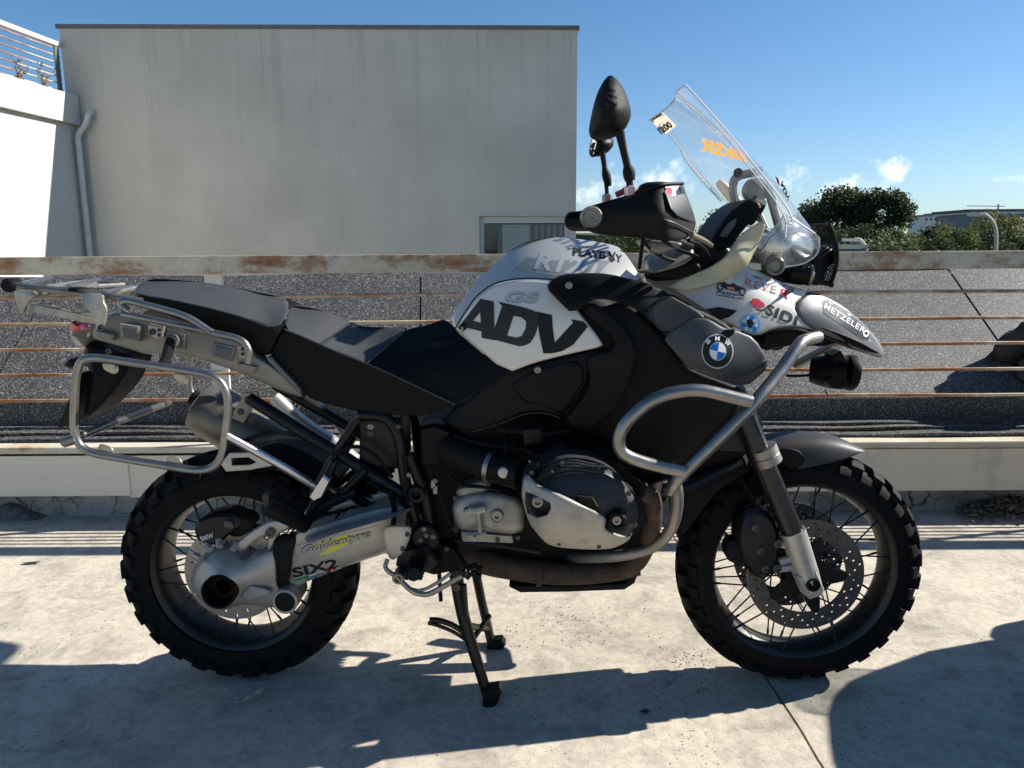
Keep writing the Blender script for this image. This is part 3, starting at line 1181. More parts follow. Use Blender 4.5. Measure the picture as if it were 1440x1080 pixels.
gv.add([FP(ws0, wz0), FP(ws1, wz0), FP(ws1, wz0, .3), FP(ws0, wz0, .3)], [[0, 1, 2, 3]])
gv.add([FP(0, -4), FP(0, zt), FP(0, zt, 9), FP(0, -4, 9)], [[0, 1, 2, 3]])
gv.add([FP(FL, -4), FP(FL, zt), FP(FL, zt, 9), FP(FL, -4, 9)], [[0, 1, 2, 3]])
gv.add([FP(0, -4, 9), FP(0, zt, 9), FP(FL, zt, 9), FP(FL, -4, 9)], [[0, 1, 2, 3]])
gv.add([FP(0, zt - .05), FP(FL, zt - .05), FP(FL, zt - .05, 9), FP(0, zt - .05, 9)], [[0, 1, 2, 3]])
gv.build('wall', fac_m, bld, smooth=0)
def fboxs(name, s0, s1, z0, z1, d0, d1, mat, par_, bevel=0):
    vs = [FP(s, z, d) for s in (s0, s1) for d in (d0, d1) for z in (z0, z1)]
    return mk(name, vs, [[0, 1, 3, 2], [4, 6, 7, 5], [0, 4, 5, 1], [2, 3, 7, 6], [0, 2, 6, 4], [1, 5, 7, 3]], mat, par_, smooth=0)
fboxs('coping', -0.04, FL + 0.03, zt + 0.003, zt + 0.055, -0.03, 0.22, cope_m, bld)
fboxs('coping', FL - 0.2, FL + 0.03, zt + 0.003, zt + 0.055, 0.223, 9, cope_m, bld)
wroot = fboxs('window', ws0 + .005, ws0 + .07, wz0 + .005, wz1 - .11, 0.05, 0.12, frame_m, bld)
fboxs('frame', ws0 + .005, ws1 - .005, wz1 - .107, wz1 - .005, 0.05, 0.12, frame_m, wroot)
fboxs('frame', ws1 - .06, ws1 - .005, wz0 + .005, wz1 - .11, 0.05, 0.12, frame_m, wroot)
fboxs('frame', ws0 + .005, ws1 - .005, wz1 - .001, wz1 + .03, -0.02, 0.04, frame_m, wroot)
a, b = ws0 + .072, ws1 - .062
sm = a + (b - a) * 0.19
sn = a + (b - a) * 0.60
for s0, s1 in ((a, sm - .03), (sm + .03, sn - .02), (sn + .02, b)):
    fboxs('pane', s0, s1, wz0 + .01, wz1 - .115, 0.08, 0.088, glass_m, wroot)
fboxs('mullion', sm - .028, sm + .028, wz0 + .006, wz1 - .111, 0.06, 0.11, M('mullion_grey', (0.12, 0.14, 0.14), 0.5), wroot)
fboxs('mullion', sn - .018, sn + .018, wz0 + .006, wz1 - .111, 0.06, 0.11, M('mullion_grey'), wroot)
fboxs('blind', sm + .035, sn - .03, wz0 + .01, wz1 - .13, 0.0720, 0.0770, blind_m, wroot)
for k in range(5):
    s = sn + .03 + k * (b - sn) / 5.2
    fboxs('blind', s, s + (b - sn) / 5.2 * .62, wz0 + .012, wz1 - .14, 0.0725, 0.0765, M('blind_strip', (0.2, 0.24, 0.25), 0.6), wroot)
# low dome of a skylight on the roof
dc = FP(fac(587, 34)[0], zt, 1.2)
lathe('skylight_dome', dc, (0, 0, 1), [(0.62, -.05), (0.62, 0.06), (0.58, 0.12), (0.42, 0.19), (0.2, 0.225), (0.001, 0.235)], M('dome_plastic', (0.55, 0.55, 0.53), 0.3), bld)

# ---------------------------------------------------------------- white wing on the left
wdir = ray(830, 346)
wdir.z = 0
wdir.normalize()
wc = FP(0.1, 0, -0.02)
wn_ = Vector((wdir.y, -wdir.x, 0))      # faces right
def WP(t_, z, out=0.0):
    p = wc - wdir * t_ + wn_ * out
    return Vector((p.x, p.y, z))
def wbox(name, t0, t1, z0, z1, o0, o1, mat, par_):
    vs = [WP(t_, z, o) for t_ in (t0, t1) for o in (o0, o1) for z in (z0, z1)]
    return mk(name, vs, [[0, 1, 3, 2], [4, 6, 7, 5], [0, 4, 5, 1], [2, 3, 7, 6], [0, 2, 6, 4], [1, 5, 7, 3]], mat, par_, smooth=0)
def wz(px, py):
    d = ray(px, py)
    h = CAM + d * ((wc - CAM).dot(wn_) / d.dot(wn_))
    return h.z
zpb, zpt, zrt = wz(88, 172), wz(88, 131), wz(76, 54)
wing = thing('white_wing', WP(3, -4), 'white rendered wing in sunlight with overhanging parapet beside the grey block', 'building')
wbox('wall', 0.0, 9, -4, zpb - .002, -5, 0, wing_m, wing)
wbox('parapet', 0.0, 9, zpb, zpt, -5.02, 0.09, wing_m, wing)
pipe_m = M('drainpipe_grey', (0.6, 0.59, 0.57), 0.45, var=0.1)
pt = [FP(0.36, zpb + .17, -0.0), FP(0.36, zpb + .17, -0.10), FP(0.30, zpb - .02, -0.12), FP(0.17, zpb - .14, -.12), FP(0.17, -4, -.12)]
tube('drainpipe', pt, 0.042, pipe_m, wing, n=12, bend=0.08)
for z in (-.5, 1.2):
    lathe('pipe_clip', FP(0.17, z, -.12), (0, 0, 1), [(0.043, 0), (0.049, 0.0), (0.049, 0.04), (0.043, 0.04)], pipe_m, wing, seg=16)
tr_m = paint_rust('terrace_rail_paint', (0.62, 0.6, 0.54), 0.74)
trl = thing('terrace_railing', WP(2, zpt, -.1), 'rusty railing with thin cables on top of the white wing', 'railing')
wbox('top_rail', 0.02, 8, zrt - .06, zrt, -.13, -.06, tr_m, trl)
for k in range(7):
    z = zpt + .06 + (zrt - .14 - zpt) * k / 6.2
    tube('cable', [WP(0.05, z, -.10), WP(8, z, -.10)], 0.009, rod_m, trl, n=6)
for t_ in (0.1, 2.3, 4.5, 6.7):
    wbox('post', t_, t_ + .09, zpt + .001, zrt - .061, -.085, -.07, M('post_dark', (0.13, 0.13, 0.12), 0.5, 0.3), trl)
dry = M('dry_plant', (0.2, 0.13, 0.06), 0.8, var=0.3)
def weed(name, base, h, label, mat, n=14, spread=0.35, leaf=0.03, parent=None, seed=1):
    rnd = random.Random(seed)
    th = thing(name, base, label, 'plant') if parent is None else parent
    gs, gl = Geo(), Geo()
    for i in range(n):
        a = rnd.uniform(0, 6.28)
        p = Vector(base)
        d = Vector((math.cos(a) * spread * rnd.random(), math.sin(a) * spread * rnd.random(), 1)).normalized()
        pts = [p.copy()]
        hh = h * rnd.uniform(.4, 1)
        for k in range(5):
            d = (d + Vector((rnd.uniform(-.25, .25), rnd.uniform(-.25, .25), rnd.uniform(-.05, .1)))).normalized()
            p = p + d * hh / 5
            pts.append(p.copy())
            for q in range(2):
                l = leaf * rnd.uniform(.5, 1.2)
                e1 = Vector((rnd.uniform(-1, 1), rnd.uniform(-1, 1), rnd.uniform(-.6, .9))).normalized()
                e2 = e1.orthogonal().normalized()
                gl.add([p, p + e1 * l * .5 + e2 * l * .22, p + e1 * l, p + e1 * l * .5 - e2 * l * .22], [[0, 1, 2, 3]])
        g_ = g_tube(pts, [0.002 + h * .004, 0.001], 5, 0.02)
        gs.add(g_.v, g_.f)
    gs.build('stem', mat, th)
    gl.build('leaves', mat, th, smooth=0)
    return th
for px, sd_ in ((10, 3), (32, 5)):
    weed('dry_weed', WP((0.0 if px > 20 else 0.45) + 0.55, zpt, -0.04), 0.35, 'dry brown weed sprouting on the white wing parapet by the %s' % ('railing corner' if px > 20 else 'open railing bays'), dry, n=7, leaf=.06, seed=sd_)
# ================================================================== MOTORCYCLE
bike = thing('motorcycle', (0, 0, 0), 'silver and black adventure touring motorcycle on its centre stand with steel crash bars', 'motorcycle')

# ---------------------------------------------------------------- wheels
def tyre_profile(Rr, w, rim):
    """half torus section: list of (y, r) from one bead over the crown to the other"""
    pts = []
    n = 22
    for i in range(n + 1):
        a = math.pi * i / n
        c = -math.cos(a)
        s = math.sin(a)
        y = w / 2 * math.copysign(abs(c) ** 0.8, c)
        r = rim + (Rr - rim) * s ** 0.72
        pts.append((y, r))
    return pts

def ring_mesh(prof, seg, closed=False):
    vs, fs = [], []
    m = len(prof)
    for k in range(seg):
        a = 2 * math.pi * k / seg
        for y, r in prof:
            vs.append((r * math.cos(a), y, r * math.sin(a)))
    for k in range(seg):
        k2 = (k + 1) % seg
        for i in range(m if closed else m - 1):
            j = (i + 1) % m
            fs.append([k * m + i, k * m + j, k2 * m + j, k2 * m + i])
    return vs, fs

def wheel(cx, R, w, rimr, nblk, disc_ys, disc_r, disc_mat, rim_mat, label):
    ctr = Vector((cx, 0, R))
    hubp = [(0.001, -w * .62), (0.016, -w * .62), (0.018, -0.062), (0.030, -0.060), (0.032, -0.05), (0.058, -0.048), (0.060, -0.040), (0.034, -0.034), (0.03, 0),
            (0.034, 0.034), (0.060, 0.040), (0.058, 0.048), (0.032, 0.05), (0.030, 0.060), (0.018, 0.062), (0.016, w * .62), (0.001, w * .62)]
    gh = g_lathe(Vector((0, 0, 0)), (0, 1, 0), hubp, 32)
    hub = mk('wheel', gh.v, gh.f, fblk, bike, local=True)
    hub.location = ctr
    hub['label'] = label
    prof = tyre_profile(R - 0.017, w, rimr + 0.004)
    vs, fs = ring_mesh(prof, 120)
    ty = mk('tyre', vs, fs, rubber, hub, local=True, smooth=50)
    # rim: flanges, well and the outer edge that carries the spokes
    h = w * 0.36
    rp = [(-h - .006, rimr + .012), (-h - .010, rimr + .006), (-h - .006, rimr - .004), (-h + .004, rimr - .012), (-h * .6, rimr - .017), (0, rimr - .024),
          (h * .6, rimr - .017), (h - .004, rimr - .012), (h + .006, rimr - .004), (h + .010, rimr + .006), (h + .006, rimr + .012), (h * .7, rimr + .004), (0, rimr - .012), (-h * .7, rimr + .004)]
    vs, fs = ring_mesh(rp, 96, True)
    mk('rim', vs, fs, rim_mat, hub, local=True, smooth=50)
    # spokes: cross laced, four shapes shared by ten copies each
    for side in (-1, 1):
        for lean in (-1, 1):
            a0 = (0.16 if lean > 0 else 0) + (0.08 if side > 0 else 0)
            p0 = Vector((0.056 * math.cos(a0 + lean * .95), side * 0.044, 0.056 * math.sin(a0 + lean * .95)))
            p1 = Vector(((rimr - .010) * math.cos(a0), side * (h - .002), (rimr - .010) * math.sin(a0)))
            gs = g_tube([p0, p1], 0.0021, 6)
            nip = g_tube([p1 - (p1 - p0).normalized() * .018, p1], 0.0032, 6)
            gs.add(nip.v, nip.f)
            o = gs.build('spoke', fblk, hub, local=True)
            for k in range(1, 10):
                c = o.copy()
                COL.objects.link(c)
                c.rotation_euler = (0, 2 * math.pi * k / 10, 0)
    # tread blocks
    def sect(t0, t1, m_, lift):
        out = []
        for i in range(m_ + 1):
            a = math.pi * (t0 + (t1 - t0) * i / m_)
            c, s = -math.cos(a), math.sin(a)
            y = (w / 2 + lift * abs(c)) * math.copysign(abs(c) ** 0.8, c)
            r = rimr + .004 + (R - .017 - rimr - .004 + lift) * s ** 0.72
            out.append((y, r))
        return out
    pitch = 2 * math.pi / nblk
    rows = [((0.12, 0.255), 0.0, 0.58, .010), ((0.265, 0.43), 0.5, 0.62, .017), ((0.445, 0.555), 0.0, 0.66, .017), ((0.57, 0.735), 0.5, 0.62, .017), ((0.745, 0.88), 0.0, 0.58, .010)]
    for (t0, t1), off, wid, lift in rows:
        lo, hi = sect(t0, t1, 3, -.004), sect(t0 + .008, t1 - .008, 3, lift)
        vs, fs = [], []
        na = 2
        for base, wd in ((lo, wid), (hi, wid * .86)):
            for q in range(na + 1):
                a = pitch * wd * (q / na - .5)
                for y, r in base:
                    vs.append((r * math.cos(a), y, r * math.sin(a)))
        m_ = len(lo)
        T0 = (na + 1) * m_
        for q in range(na):
            for i in range(m_ - 1):
                a = T0 + q * m_ + i
                fs.append([a, a + 1, a + m_ + 1, a + m_])
        for q in range(na):
            for i in (0, m_ - 1):
                a = q * m_ + i
                fs.append([a, a + m_, T0 + a + m_, T0 + a])
        for i in range(m_ - 1):
            for q in (0, na):
                a = q * m_ + i
                fs.append([a, a + 1, T0 + a + 1, T0 + a])
        o = mk('tread_block', vs, fs, rubber, hub, local=True, smooth=30)
        o.rotation_euler = (0, pitch * off, 0)
        for k in range(1, nblk):
            c = o.copy()
            COL.objects.link(c)
            c.rotation_euler = (0, pitch * (k + off), 0)
    return hub, ctr

def brake_disc(hub, y, r1, r0, mat, holes, slots=False, carrier=True):
    K = 1000.0
    outer = circle2(0, 0, r1 * K, n=72)
    inner = circle2(0, 0, r0 * K, n=48)
    hs = [inner]
    for k in range(holes):
        a = 2 * math.pi * k / holes
        rr = r0 + (r1 - r0) * (0.2, 0.5, 0.8, 0.5)[k % 4]
        cx, cy = rr * K * math.cos(a), rr * K * math.sin(a)
        if slots:
            ln, wd = 6.5, 2.2
            hs.append([(cx + ln * math.cos(a) * i - wd * math.sin(a) * j, cy + ln * math.sin(a) * i + wd * math.cos(a) * j) for i, j in ((-1, -.6), (-.8, -1), (.8, -1), (1, -.6), (1, .6), (.8, 1), (-.8, 1), (-1, .6))])
        else:
            hs.append(circle2(cx, cy, 3.6, n=8))
    pts, tris = tri2d(outer, hs, 60.0, rs=False)
    n = len(pts)
    t = 0.0025
    vs = [(p[0] / K, y - t, p[1] / K) for p in pts] + [(p[0] / K, y + t, p[1] / K) for p in pts]
    fs = [list(q) for q in tris] + [[n + i for i in reversed(q)] for q in tris]
    for a, b in loops_of(tris):
        fs.append([b, a, n + a, n + b])
    d = mk('brake_disc', vs, fs, mat, hub, local=True, smooth=30)
    if carrier:
        # star-shaped carrier with windows
        oc = []
        for k in range(60):
            a = 2 * math.pi * k / 60
            s = 0.5 + 0.5 * math.cos(a * 5)
            rr_ = (.050 + (r0 + .006 - .050) * s ** 2.2) * K
            oc.append((rr_ * math.cos(a), rr_ * math.sin(a)))
        pts, tris = tri2d(oc, [circle2(0, 0, 25, n=24)], 60, rs=False)
        n = len(pts)
        ya, yb = y - .006, y + .004
        yb2 = math.copysign(.052, y)
        vs = [(p[0] / K, ya, p[1] / K) for p in pts] + [(p[0] / K, yb, p[1] / K) for p in pts]
        fs = [list(q) for q in tris] + [[n + i for i in reversed(q)] for q in tris]
        for a, b in loops_of(tris):
            fs.append([b, a, n + a, n + b])
        mk('disc_carrier', vs, fs, fblk, hub, local=True, smooth=30)
    return d

rim_dark = M('rim_black', (0.006, 0.006, 0.0065), 0.4, 0.1, var=0.2, vscale=15, dirt=(0.016, 0.014, 0.012), dscale=10, dthr=0.6)
fw, fctr = wheel(0.759, 0.3257, 0.112, 0.243, 30, None, 0.152, discm, rim_dark, 'front wheel with wire spokes and drilled brake discs')
rw, rctr = wheel(-0.755, 0.3240, 0.152, 0.220, 27, None, 0.13, discr, rim_dark, 'rear wheel with wire spokes beside the shaft drive')
brake_disc(fw, -0.068, 0.152, 0.105, discm, 60)
brake_disc(fw, 0.068, 0.152, 0.105, discm, 60)
brake_disc(rw, -0.060, 0.133, 0.092, discr, 24, slots=True, carrier=False)

# ---------------------------------------------------------------- front end
forkc = M('fork_black', (0.02, 0.021, 0.025), 0.28, 0.4, var=0.1)
forkl = M('fork_lower', (0.42, 0.41, 0.37), 0.42, 0.5, var=0.12, vscale=16, dirt=(0.25, 0.23, 0.18), dscale=12, dthr=0.58)
for s in (-1, 1):
    def fp(px, py, y=-.115):
        v = U(px, py, y)
        return Vector((v.x, v.y * -s if s > 0 else v.y, v.z)) if s > 0 else v
    top, mid, low, ax = fp(1030, 545), fp(1077, 640), fp(1116, 752), fp(1140, 826)
    tube('fork_tube', [top, low], 0.0275, forkc, bike, n=20)
    lo = tube('fork_lower', [low + (low - ax) * .08, low + (ax - low) * .75, ax + (ax - low) * .0], [0.033, 0.0335, 0.029], forkl, bike, n=20, bend=.005)
    lathe('fork_collar', fp(1076, 640), (low - top), [(0.029, -.024), (0.0355, -.022), (0.0355, -.002), (0.034, 0), (0.0355, .002), (0.0355, .022), (0.029, .024)], steel2, bike, seg=24)
    if s < 0:
        # axle clamp and caliper lugs
        prism('axle_clamp', [(1120, 812), (1146, 798), (1160, 830), (1158, 838), (1140, 844), (1130, 836)], -.142, -.095, forkl, lo, bevel=.005)
        lathe('axle_hole', (1144, 823, -.148), NEAR, [(0.0175, -.006), (0.0175, .001), (0.014, .002), (0.013, -.003), (0.0005, -.003)], blk, lo, seg=24)
        for a, b in (((1096, 790), (1121, 783)), ((1095, 800), (1126, 796))):
            tube('caliper_lug', [(a[0], a[1], -.118), (b[0], b[1], -.118)], 0.010, forkl, lo, n=8)
        tube('caliper_lug', [(1094, 764, -.118), (1118, 770, -.118)], 0.010, forkl, lo, n=8)
        bolt(1094, 765, -.128, .008, lo, darkbolt)
        bolt(1093, 800, -.128, .008, lo, darkbolt)
# front caliper
cal = prism('brake_caliper', [(1040, 730), (1052, 716), (1078, 718), (1092, 735), (1098, 765), (1094, 800), (1078, 818), (1060, 812), (1044, 792), (1036, 765)], -.125, -.05, fblk, bike, bevel=.012, ch=1)
prism('caliper_bridge', [(1021, 770), (1030, 760), (1048, 764), (1050, 788), (1038, 796), (1022, 788)], -.115, -.06, blk, cal, bevel=.006, ch=1)
for px, py in ((1062, 742), (1070, 775), (1076, 800)):
    bolt(px, py, -.127, .007, cal, darkbolt)
tube('brake_hose', [(1046, 722, -.10), (1050, 708, -.1), (1064, 712, -.1), (1052, 690, -.09), (1036, 660, -.07), (1045, 600, -.06)], .0045, blk, bike, n=8, bend=.03)
tube('brake_hose', [(1068, 735, -.12), (1062, 700, -.11), (1040, 675, -.08), (1036, 620, -.05)], .004, grun, bike, n=8, bend=.04)
# fork bridge, telelever arm and steering block, dark behind the fairing
prism('fork_bridge', [(1000, 560), (1050, 548), (1075, 600), (1060, 640), (1010, 640), (985, 600)], -.10, .10, fblk, bike, bevel=.01)
tube('lever_arm', [(1040, 650, -.06), (960, 690, -.11), (900, 690, -.12)], .02, fblk, bike, n=10)
tube('lever_arm', [Vector((*U(1040, 650, .06)[:2], U(1040, 650, .06).z)), (960, 690, .11), (900, 690, .12)], .02, fblk, bike, n=10)
prism('inner_mudguard', [(950, 690), (985, 640), (1040, 620), (1060, 660), (1010, 690), (972, 740), (955, 760)], -.07, .07, grun, bike, bevel=.01)
# front mudguard: lofted shell over the tyre
def mudguard():
    gg = Geo()
    st = [(1216, 632, .030), (1200, 624, .055), (1178, 614, .070), (1150, 608, .078), (1118, 607, .080), (1090, 610, .078), (1062, 617, .072), (1040, 640, .066)]
    edge = [(1214, 634), (1196, 645), (1168, 652), (1140, 658), (1118, 664), (1100, 652), (1085, 648), (1050, 660)]
    n = 9
    vs = []
    for (px, py, hw), (ex, ey) in zip(st, edge):
        t0 = U(px, py, 0)
        e0 = U(ex, ey, -hw)
        for i in range(n):
            s = -1 + 2 * i / (n - 1)
            a = abs(s)
            k = 1 - math.sqrt(max(0, 1 - a ** 2.2))
            p = Vector((t0.x + (e0.x - t0.x) * k, hw * math.copysign(a ** .8, s), t0.z + (e0.z - t0.z) * k))
            vs.append(p)
    fs = []
    for r in range(len(st) - 1):
        for i in range(n - 1):
            a = r * n + i
            fs.append([a, a + 1, a + n + 1, a + n])
    o = gg.add(vs, fs).build('front_mudguard', gblk, bike, smooth=70)
    md = o.modifiers.new('solid', 'SOLIDIFY')
    md.thickness = .004
    md2 = o.modifiers.new('sub', 'SUBSURF')
    md2.levels = md2.render_levels = 2
    return o
fender = mudguard()
panel('mudguard_side', [(1088, 640), (1100, 630), (1122, 632), (1135, 645), (1118, 664), (1104, 655), (1092, 650)], -.082, blk, fender, thick=.004, drop=.003)

# ---------------------------------------------------------------- rear drive
panel('rear_mudguard', [(270, 668), (285, 650), (310, 634), (345, 622), (390, 620), (430, 632), (470, 660), (480, 680), (452, 684), (420, 672), (380, 660), (330, 660), (300, 668)],
      [(270, 668, -.06), (345, 622, 0.0), (430, 632, -.02), (470, 670, -.07), (380, 655, -.08)], blk, bike, thick=.12, bulge=.01)
panel('mudguard_bracket', [(310, 652), (322, 638), (352, 636), (372, 646), (388, 654), (350, 661), (318, 663)], -.105, cream, bike, thick=.004, drop=.001, edge=2, ch=0, step=4,
      holes=[[(325, 644), (350, 643), (361, 650), (352, 654), (326, 655)]])
sw = panel('swingarm', [(398, 770), (412, 752), (430, 742), (520, 716), (560, 708), (592, 712), (584, 742), (560, 772), (440, 812), (418, 828), (404, 834), (396, 800)],
           [(400, 800, -.12), (440, 770, -.135), (520, 742, -.13), (585, 725, -.12), (430, 820, -.11)], alu, bike, thick=.085, edge=14, drop=.02)
swr = panel('swingarm_ridge', [(426, 757), (470, 738), (560, 711), (585, 714), (562, 725), (470, 751), (434, 764)], [(426, 758, -.136), (500, 738, -.142), (580, 716, -.134)], alu, sw, thick=.02, edge=8, drop=.006)
tube('torque_arm', [(378, 740, -.08), (450, 716, -.075), (560, 690, -.07)], .013, cream, bike, n=12)
fdv = panel('final_drive', [(268, 815), (274, 796), (288, 778), (304, 768), (322, 764), (336, 772), (341, 788), (366, 776), (394, 768), (392, 828), (412, 828), (420, 845), (414, 858), (400, 863), (384, 853), (336, 850), (320, 858), (300, 857), (282, 846), (270, 830)],
            [(268, 815, -.10), (300, 770, -.10), (308, 800, -.155), (308, 832, -.172), (335, 775, -.10), (360, 800, -.13), (390, 770, -.115), (390, 825, -.12), (402, 845, -.125), (340, 845, -.12), (300, 855, -.125), (275, 835, -.12)],
            alu, bike, thick=.09, edge=8, drop=.02, step=5, holes=[circle2(308, 832, 23, 24, n=24)])
for a in (120, 150, 62, 95):
    cx, cy = 312 + 34 * math.cos(rad(a)), 803 - 34 * math.sin(rad(a))
    tube('casting_rib', [(cx, cy, -.128), (312 + 44 * math.cos(rad(a)), 803 - 44 * math.sin(rad(a)), -.112)], .009, alu, fdv, n=8)
lathe('hub_bore', (308, 832, -.166), NEAR, [(0.043, -.03), (0.0445, .006), (0.0425, .009), (0.039, .006), (0.037, -.04), (0.022, -.044), (0.02, -.03), (0.012, -.03), (0.0005, -.03)], blk, fdv, seg=32)
lathe('pivot_cap', (401, 846, -.142), NEAR, [(0.033, -.03), (0.033, .002), (0.029, .005), (0.026, .004), (0.025, .001), (0.0005, .001)], alu, fdv, seg=28)
lathe('pivot_plug', (401, 846, -.144), NEAR, [(0.0255, -.005), (0.0255, .0045), (0.02, .0055), (0.0005, .0055)], blk, fdv, seg=28)
panel('pocket', [(346, 822), (380, 830), (378, 838), (346, 846), (338, 840)], -.137, M('alu_pocket', (0.3, 0.3, 0.3), .5, .6), fdv, thick=.01, edge=3, drop=.002)
# upper stay of the drive
panel('drive_stay', [(328, 768), (352, 748), (372, 736), (384, 731), (408, 735), (406, 745), (392, 750), (384, 768), (376, 776), (377, 752), (362, 758), (340, 776)], -.118, alu, bike, thick=.03, edge=4, drop=.006, step=4)
bolt(380, 750, -.124, .010, bike, darkbolt)
# rubber boot between drive and swingarm
boot = Geo()
for k in range(5):
    x = 390 + k * 2.6
    g_ = g_tube([(x, 762 - k * 2.5, -.115), (x - 2 + k, 826 - k, -.105)], .010 + (.003 if k % 2 else 0), 12)
    boot.add(g_.v, g_.f)
boot.build('rubber_boot', blk2, bike)
panel('boot_cover', [(388, 768), (398, 757), (423, 748), (410, 780), (404, 822), (394, 826), (388, 805)], [(388, 768, -.145), (423, 748, -.138), (404, 822, -.145), (400, 790, -.153)], blk2, bike, thick=.03, edge=6, drop=.01)
# rear caliper
rc = prism('brake_caliper', [(271, 748), (274, 734), (300, 724), (318, 722), (334, 728), (336, 744), (322, 752), (306, 768), (288, 768), (276, 762)], -.115, -.03, fblk, bike, bevel=.01, ch=1)
prism('caliper_bridge', [(314, 736), (330, 724), (352, 730), (356, 744), (338, 756), (322, 756)], -.105, -.04, blk, rc, bevel=.006, ch=1)
lathe('caliper_plug', (322, 738, -.118), NEAR, [(0.013, -.01), (0.013, .004), (0.009, .006), (0.0005, .006)], darkbolt, rc, seg=16)
tube('brake_line', [(336, 742, -.08), (380, 738, -.08), (430, 726, -.07), (480, 708, -.06)], .006, blk, bike, n=8)
tube('spring_tube', [(470, 735, -.05), (500, 690, -.05), (530, 640, -.03)], .03, grun, bike, n=14)

# ---------------------------------------------------------------- frame and engine mass behind
mass = Geo()
def addp(poly, y0, y1, bev=.008):
    g_ = g_prism(poly, y0, y1, bev)
    mass.add(g_.v, g_.f)
addp([(590, 600), (700, 590), (740, 640), (735, 720), (640, 760), (600, 760), (585, 700)], -.10, .10)
addp([(620, 590), (860, 590), (940, 640), (930, 700), (800, 660), (700, 640)], -.14, .14)
addp([(640, 780), (720, 765), (900, 770), (905, 745), (940, 700), (900, 690), (720, 690), (640, 700)], -.13, .13)
addp([(560, 780), (600, 755), (640, 770), (660, 800), (610, 810), (575, 800)], -.12, .12)
addp([(640, 745), (905, 742), (912, 770), (895, 800), (700, 803), (640, 788)], -.10, .10)
mass.build('engine_block', grun, bike)
prism('battery_box', [(590, 602), (612, 598), (632, 606), (632, 658), (592, 655)], -.135, -.06, blk, bike, bevel=.006)
prism('side_box', [(505, 590), (560, 588), (562, 660), (505, 655)], -.10, .10, fblk, bike, bevel=.006)
bolt(521, 600, -.101, .006, bike)
bolt(521, 610, -.101, .006, bike, darkbolt)
# main frame tubes
for pts, r in (([(350, 560, -.10), (430, 610, -.11), (520, 665, -.115), (575, 700, -.115)], .016),
               ([(505, 583, -.12), (545, 585, -.125), (562, 612, -.125), (570, 680, -.125), (590, 760, -.12)], .015),
               ([(440, 695, -.13), (470, 640, -.125), (500, 592, -.12)], .011),
               ([(430, 735, -.15), (470, 705, -.14), (515, 660, -.13)], .011),
               ([(640, 745, -.13), (668, 700, -.13), (700, 662, -.12)], .018),
               ([(575, 640, -.118), (600, 700, -.12), (610, 790, -.12)], .016)):
    tube('frame_tube', pts, r, fblk, bike, n=12, bend=.04, mirror=True)
tube('hose', [(548, 690, -.13), (556, 718, -.14), (552, 742, -.14)], .007, blk, bike, n=8, bend=.03)
tube('hose', [(566, 640, -.14), (574, 700, -.14), (572, 738, -.14)], .003, blk, bike, n=6, bend=.03)
lathe('frame_boss', (586, 695, -.14), NEAR, [(0.022, -.03), (0.022, .006), (0.018, .009), (0.012, .009), (0.011, -.01), (0.0005, -.01)], fblk, bike, seg=20)
pv = lathe('pivot_cover', (599, 756, -.15), NEAR, [(0.034, -.03), (0.034, .003), (0.03, .007), (0.0005, .008)], fblk, bike, seg=28)
for dx, dy in ((-3, -12), (-8, 4), (10, -1), (0, -3)):
    bolt(599 + dx, 756 + dy, -.157, .0045, pv)
# gearbox
gb = panel('gearbox', [(634, 705), (660, 692), (700, 690), (735, 700), (738, 745), (720, 752), (690, 748), (640, 746)], [(640, 720, -.16), (690, 720, -.175), (735, 720, -.165)], alud, bike, thick=.15, edge=10, drop=.02)
lathe('filler_plug', (699, 726, -.178), NEAR, [(0.017, -.01), (0.017, .004), (0.014, .006), (0.012, .004), (0.006, .004), (0.005, -.002), (0.0005, -.002)], alud, gb, seg=24)
panel('gearbox_ledge', [(640, 690), (668, 676), (690, 674), (690, 692), (645, 700)], -.155, alud, bike, thick=.08, edge=5, drop=.01)
tube('linkage', [(658, 716, -.19), (668, 718, -.19), (683, 715, -.19)], .011, alud, bike, n=10)
tube('linkage', [(672, 716, -.19), (675, 748, -.188)], .006, alud, bike, n=8)
tube('linkage', [(655, 750, -.188), (684, 749, -.188)], .006, steel, bike, n=8)
lathe('linkage_ball', (658, 718, -.19), NEAR, [(0.0005, .012), (0.008, .009), (0.011, 0), (0.008, -.009), (0.0005, -.012)], steel, bike, seg=14)
# intake
tube('intake_duct', [(632, 632, -.12), (650, 640, -.15), (690, 655, -.19)], [.042, .04, .036, .036], blk2, bike, n=20, bend=.05)
lathe('hose_clamp', (690, 655, -.19), (U(720, 664, -.21) - U(690, 655, -.19)), [(0.038, -.006), (0.0395, -.006), (0.0395, .006), (0.038, .006)], steel, bike, seg=28)
tb = tube('throttle_body', [(692, 656, -.19), (735, 668, -.235)], .037, blk, bike, n=20)
lathe('throttle_cap', (708, 665, -.252), NEAR, [(0.013, -.01), (0.013, .001), (0.011, .003), (0.0005, .004)], cream, tb, seg=20)
tube('intake_stub', [(793, 628, -.19), (770, 645, -.2)], .03, blk, bike, n=18)
tube('cable', [(708, 600, -.17), (712, 630, -.2), (708, 645, -.215)], .004, blk, bike, n=6)
tube('cable', [(722, 600, -.17), (724, 640, -.21)], .003, grun, bike, n=6)

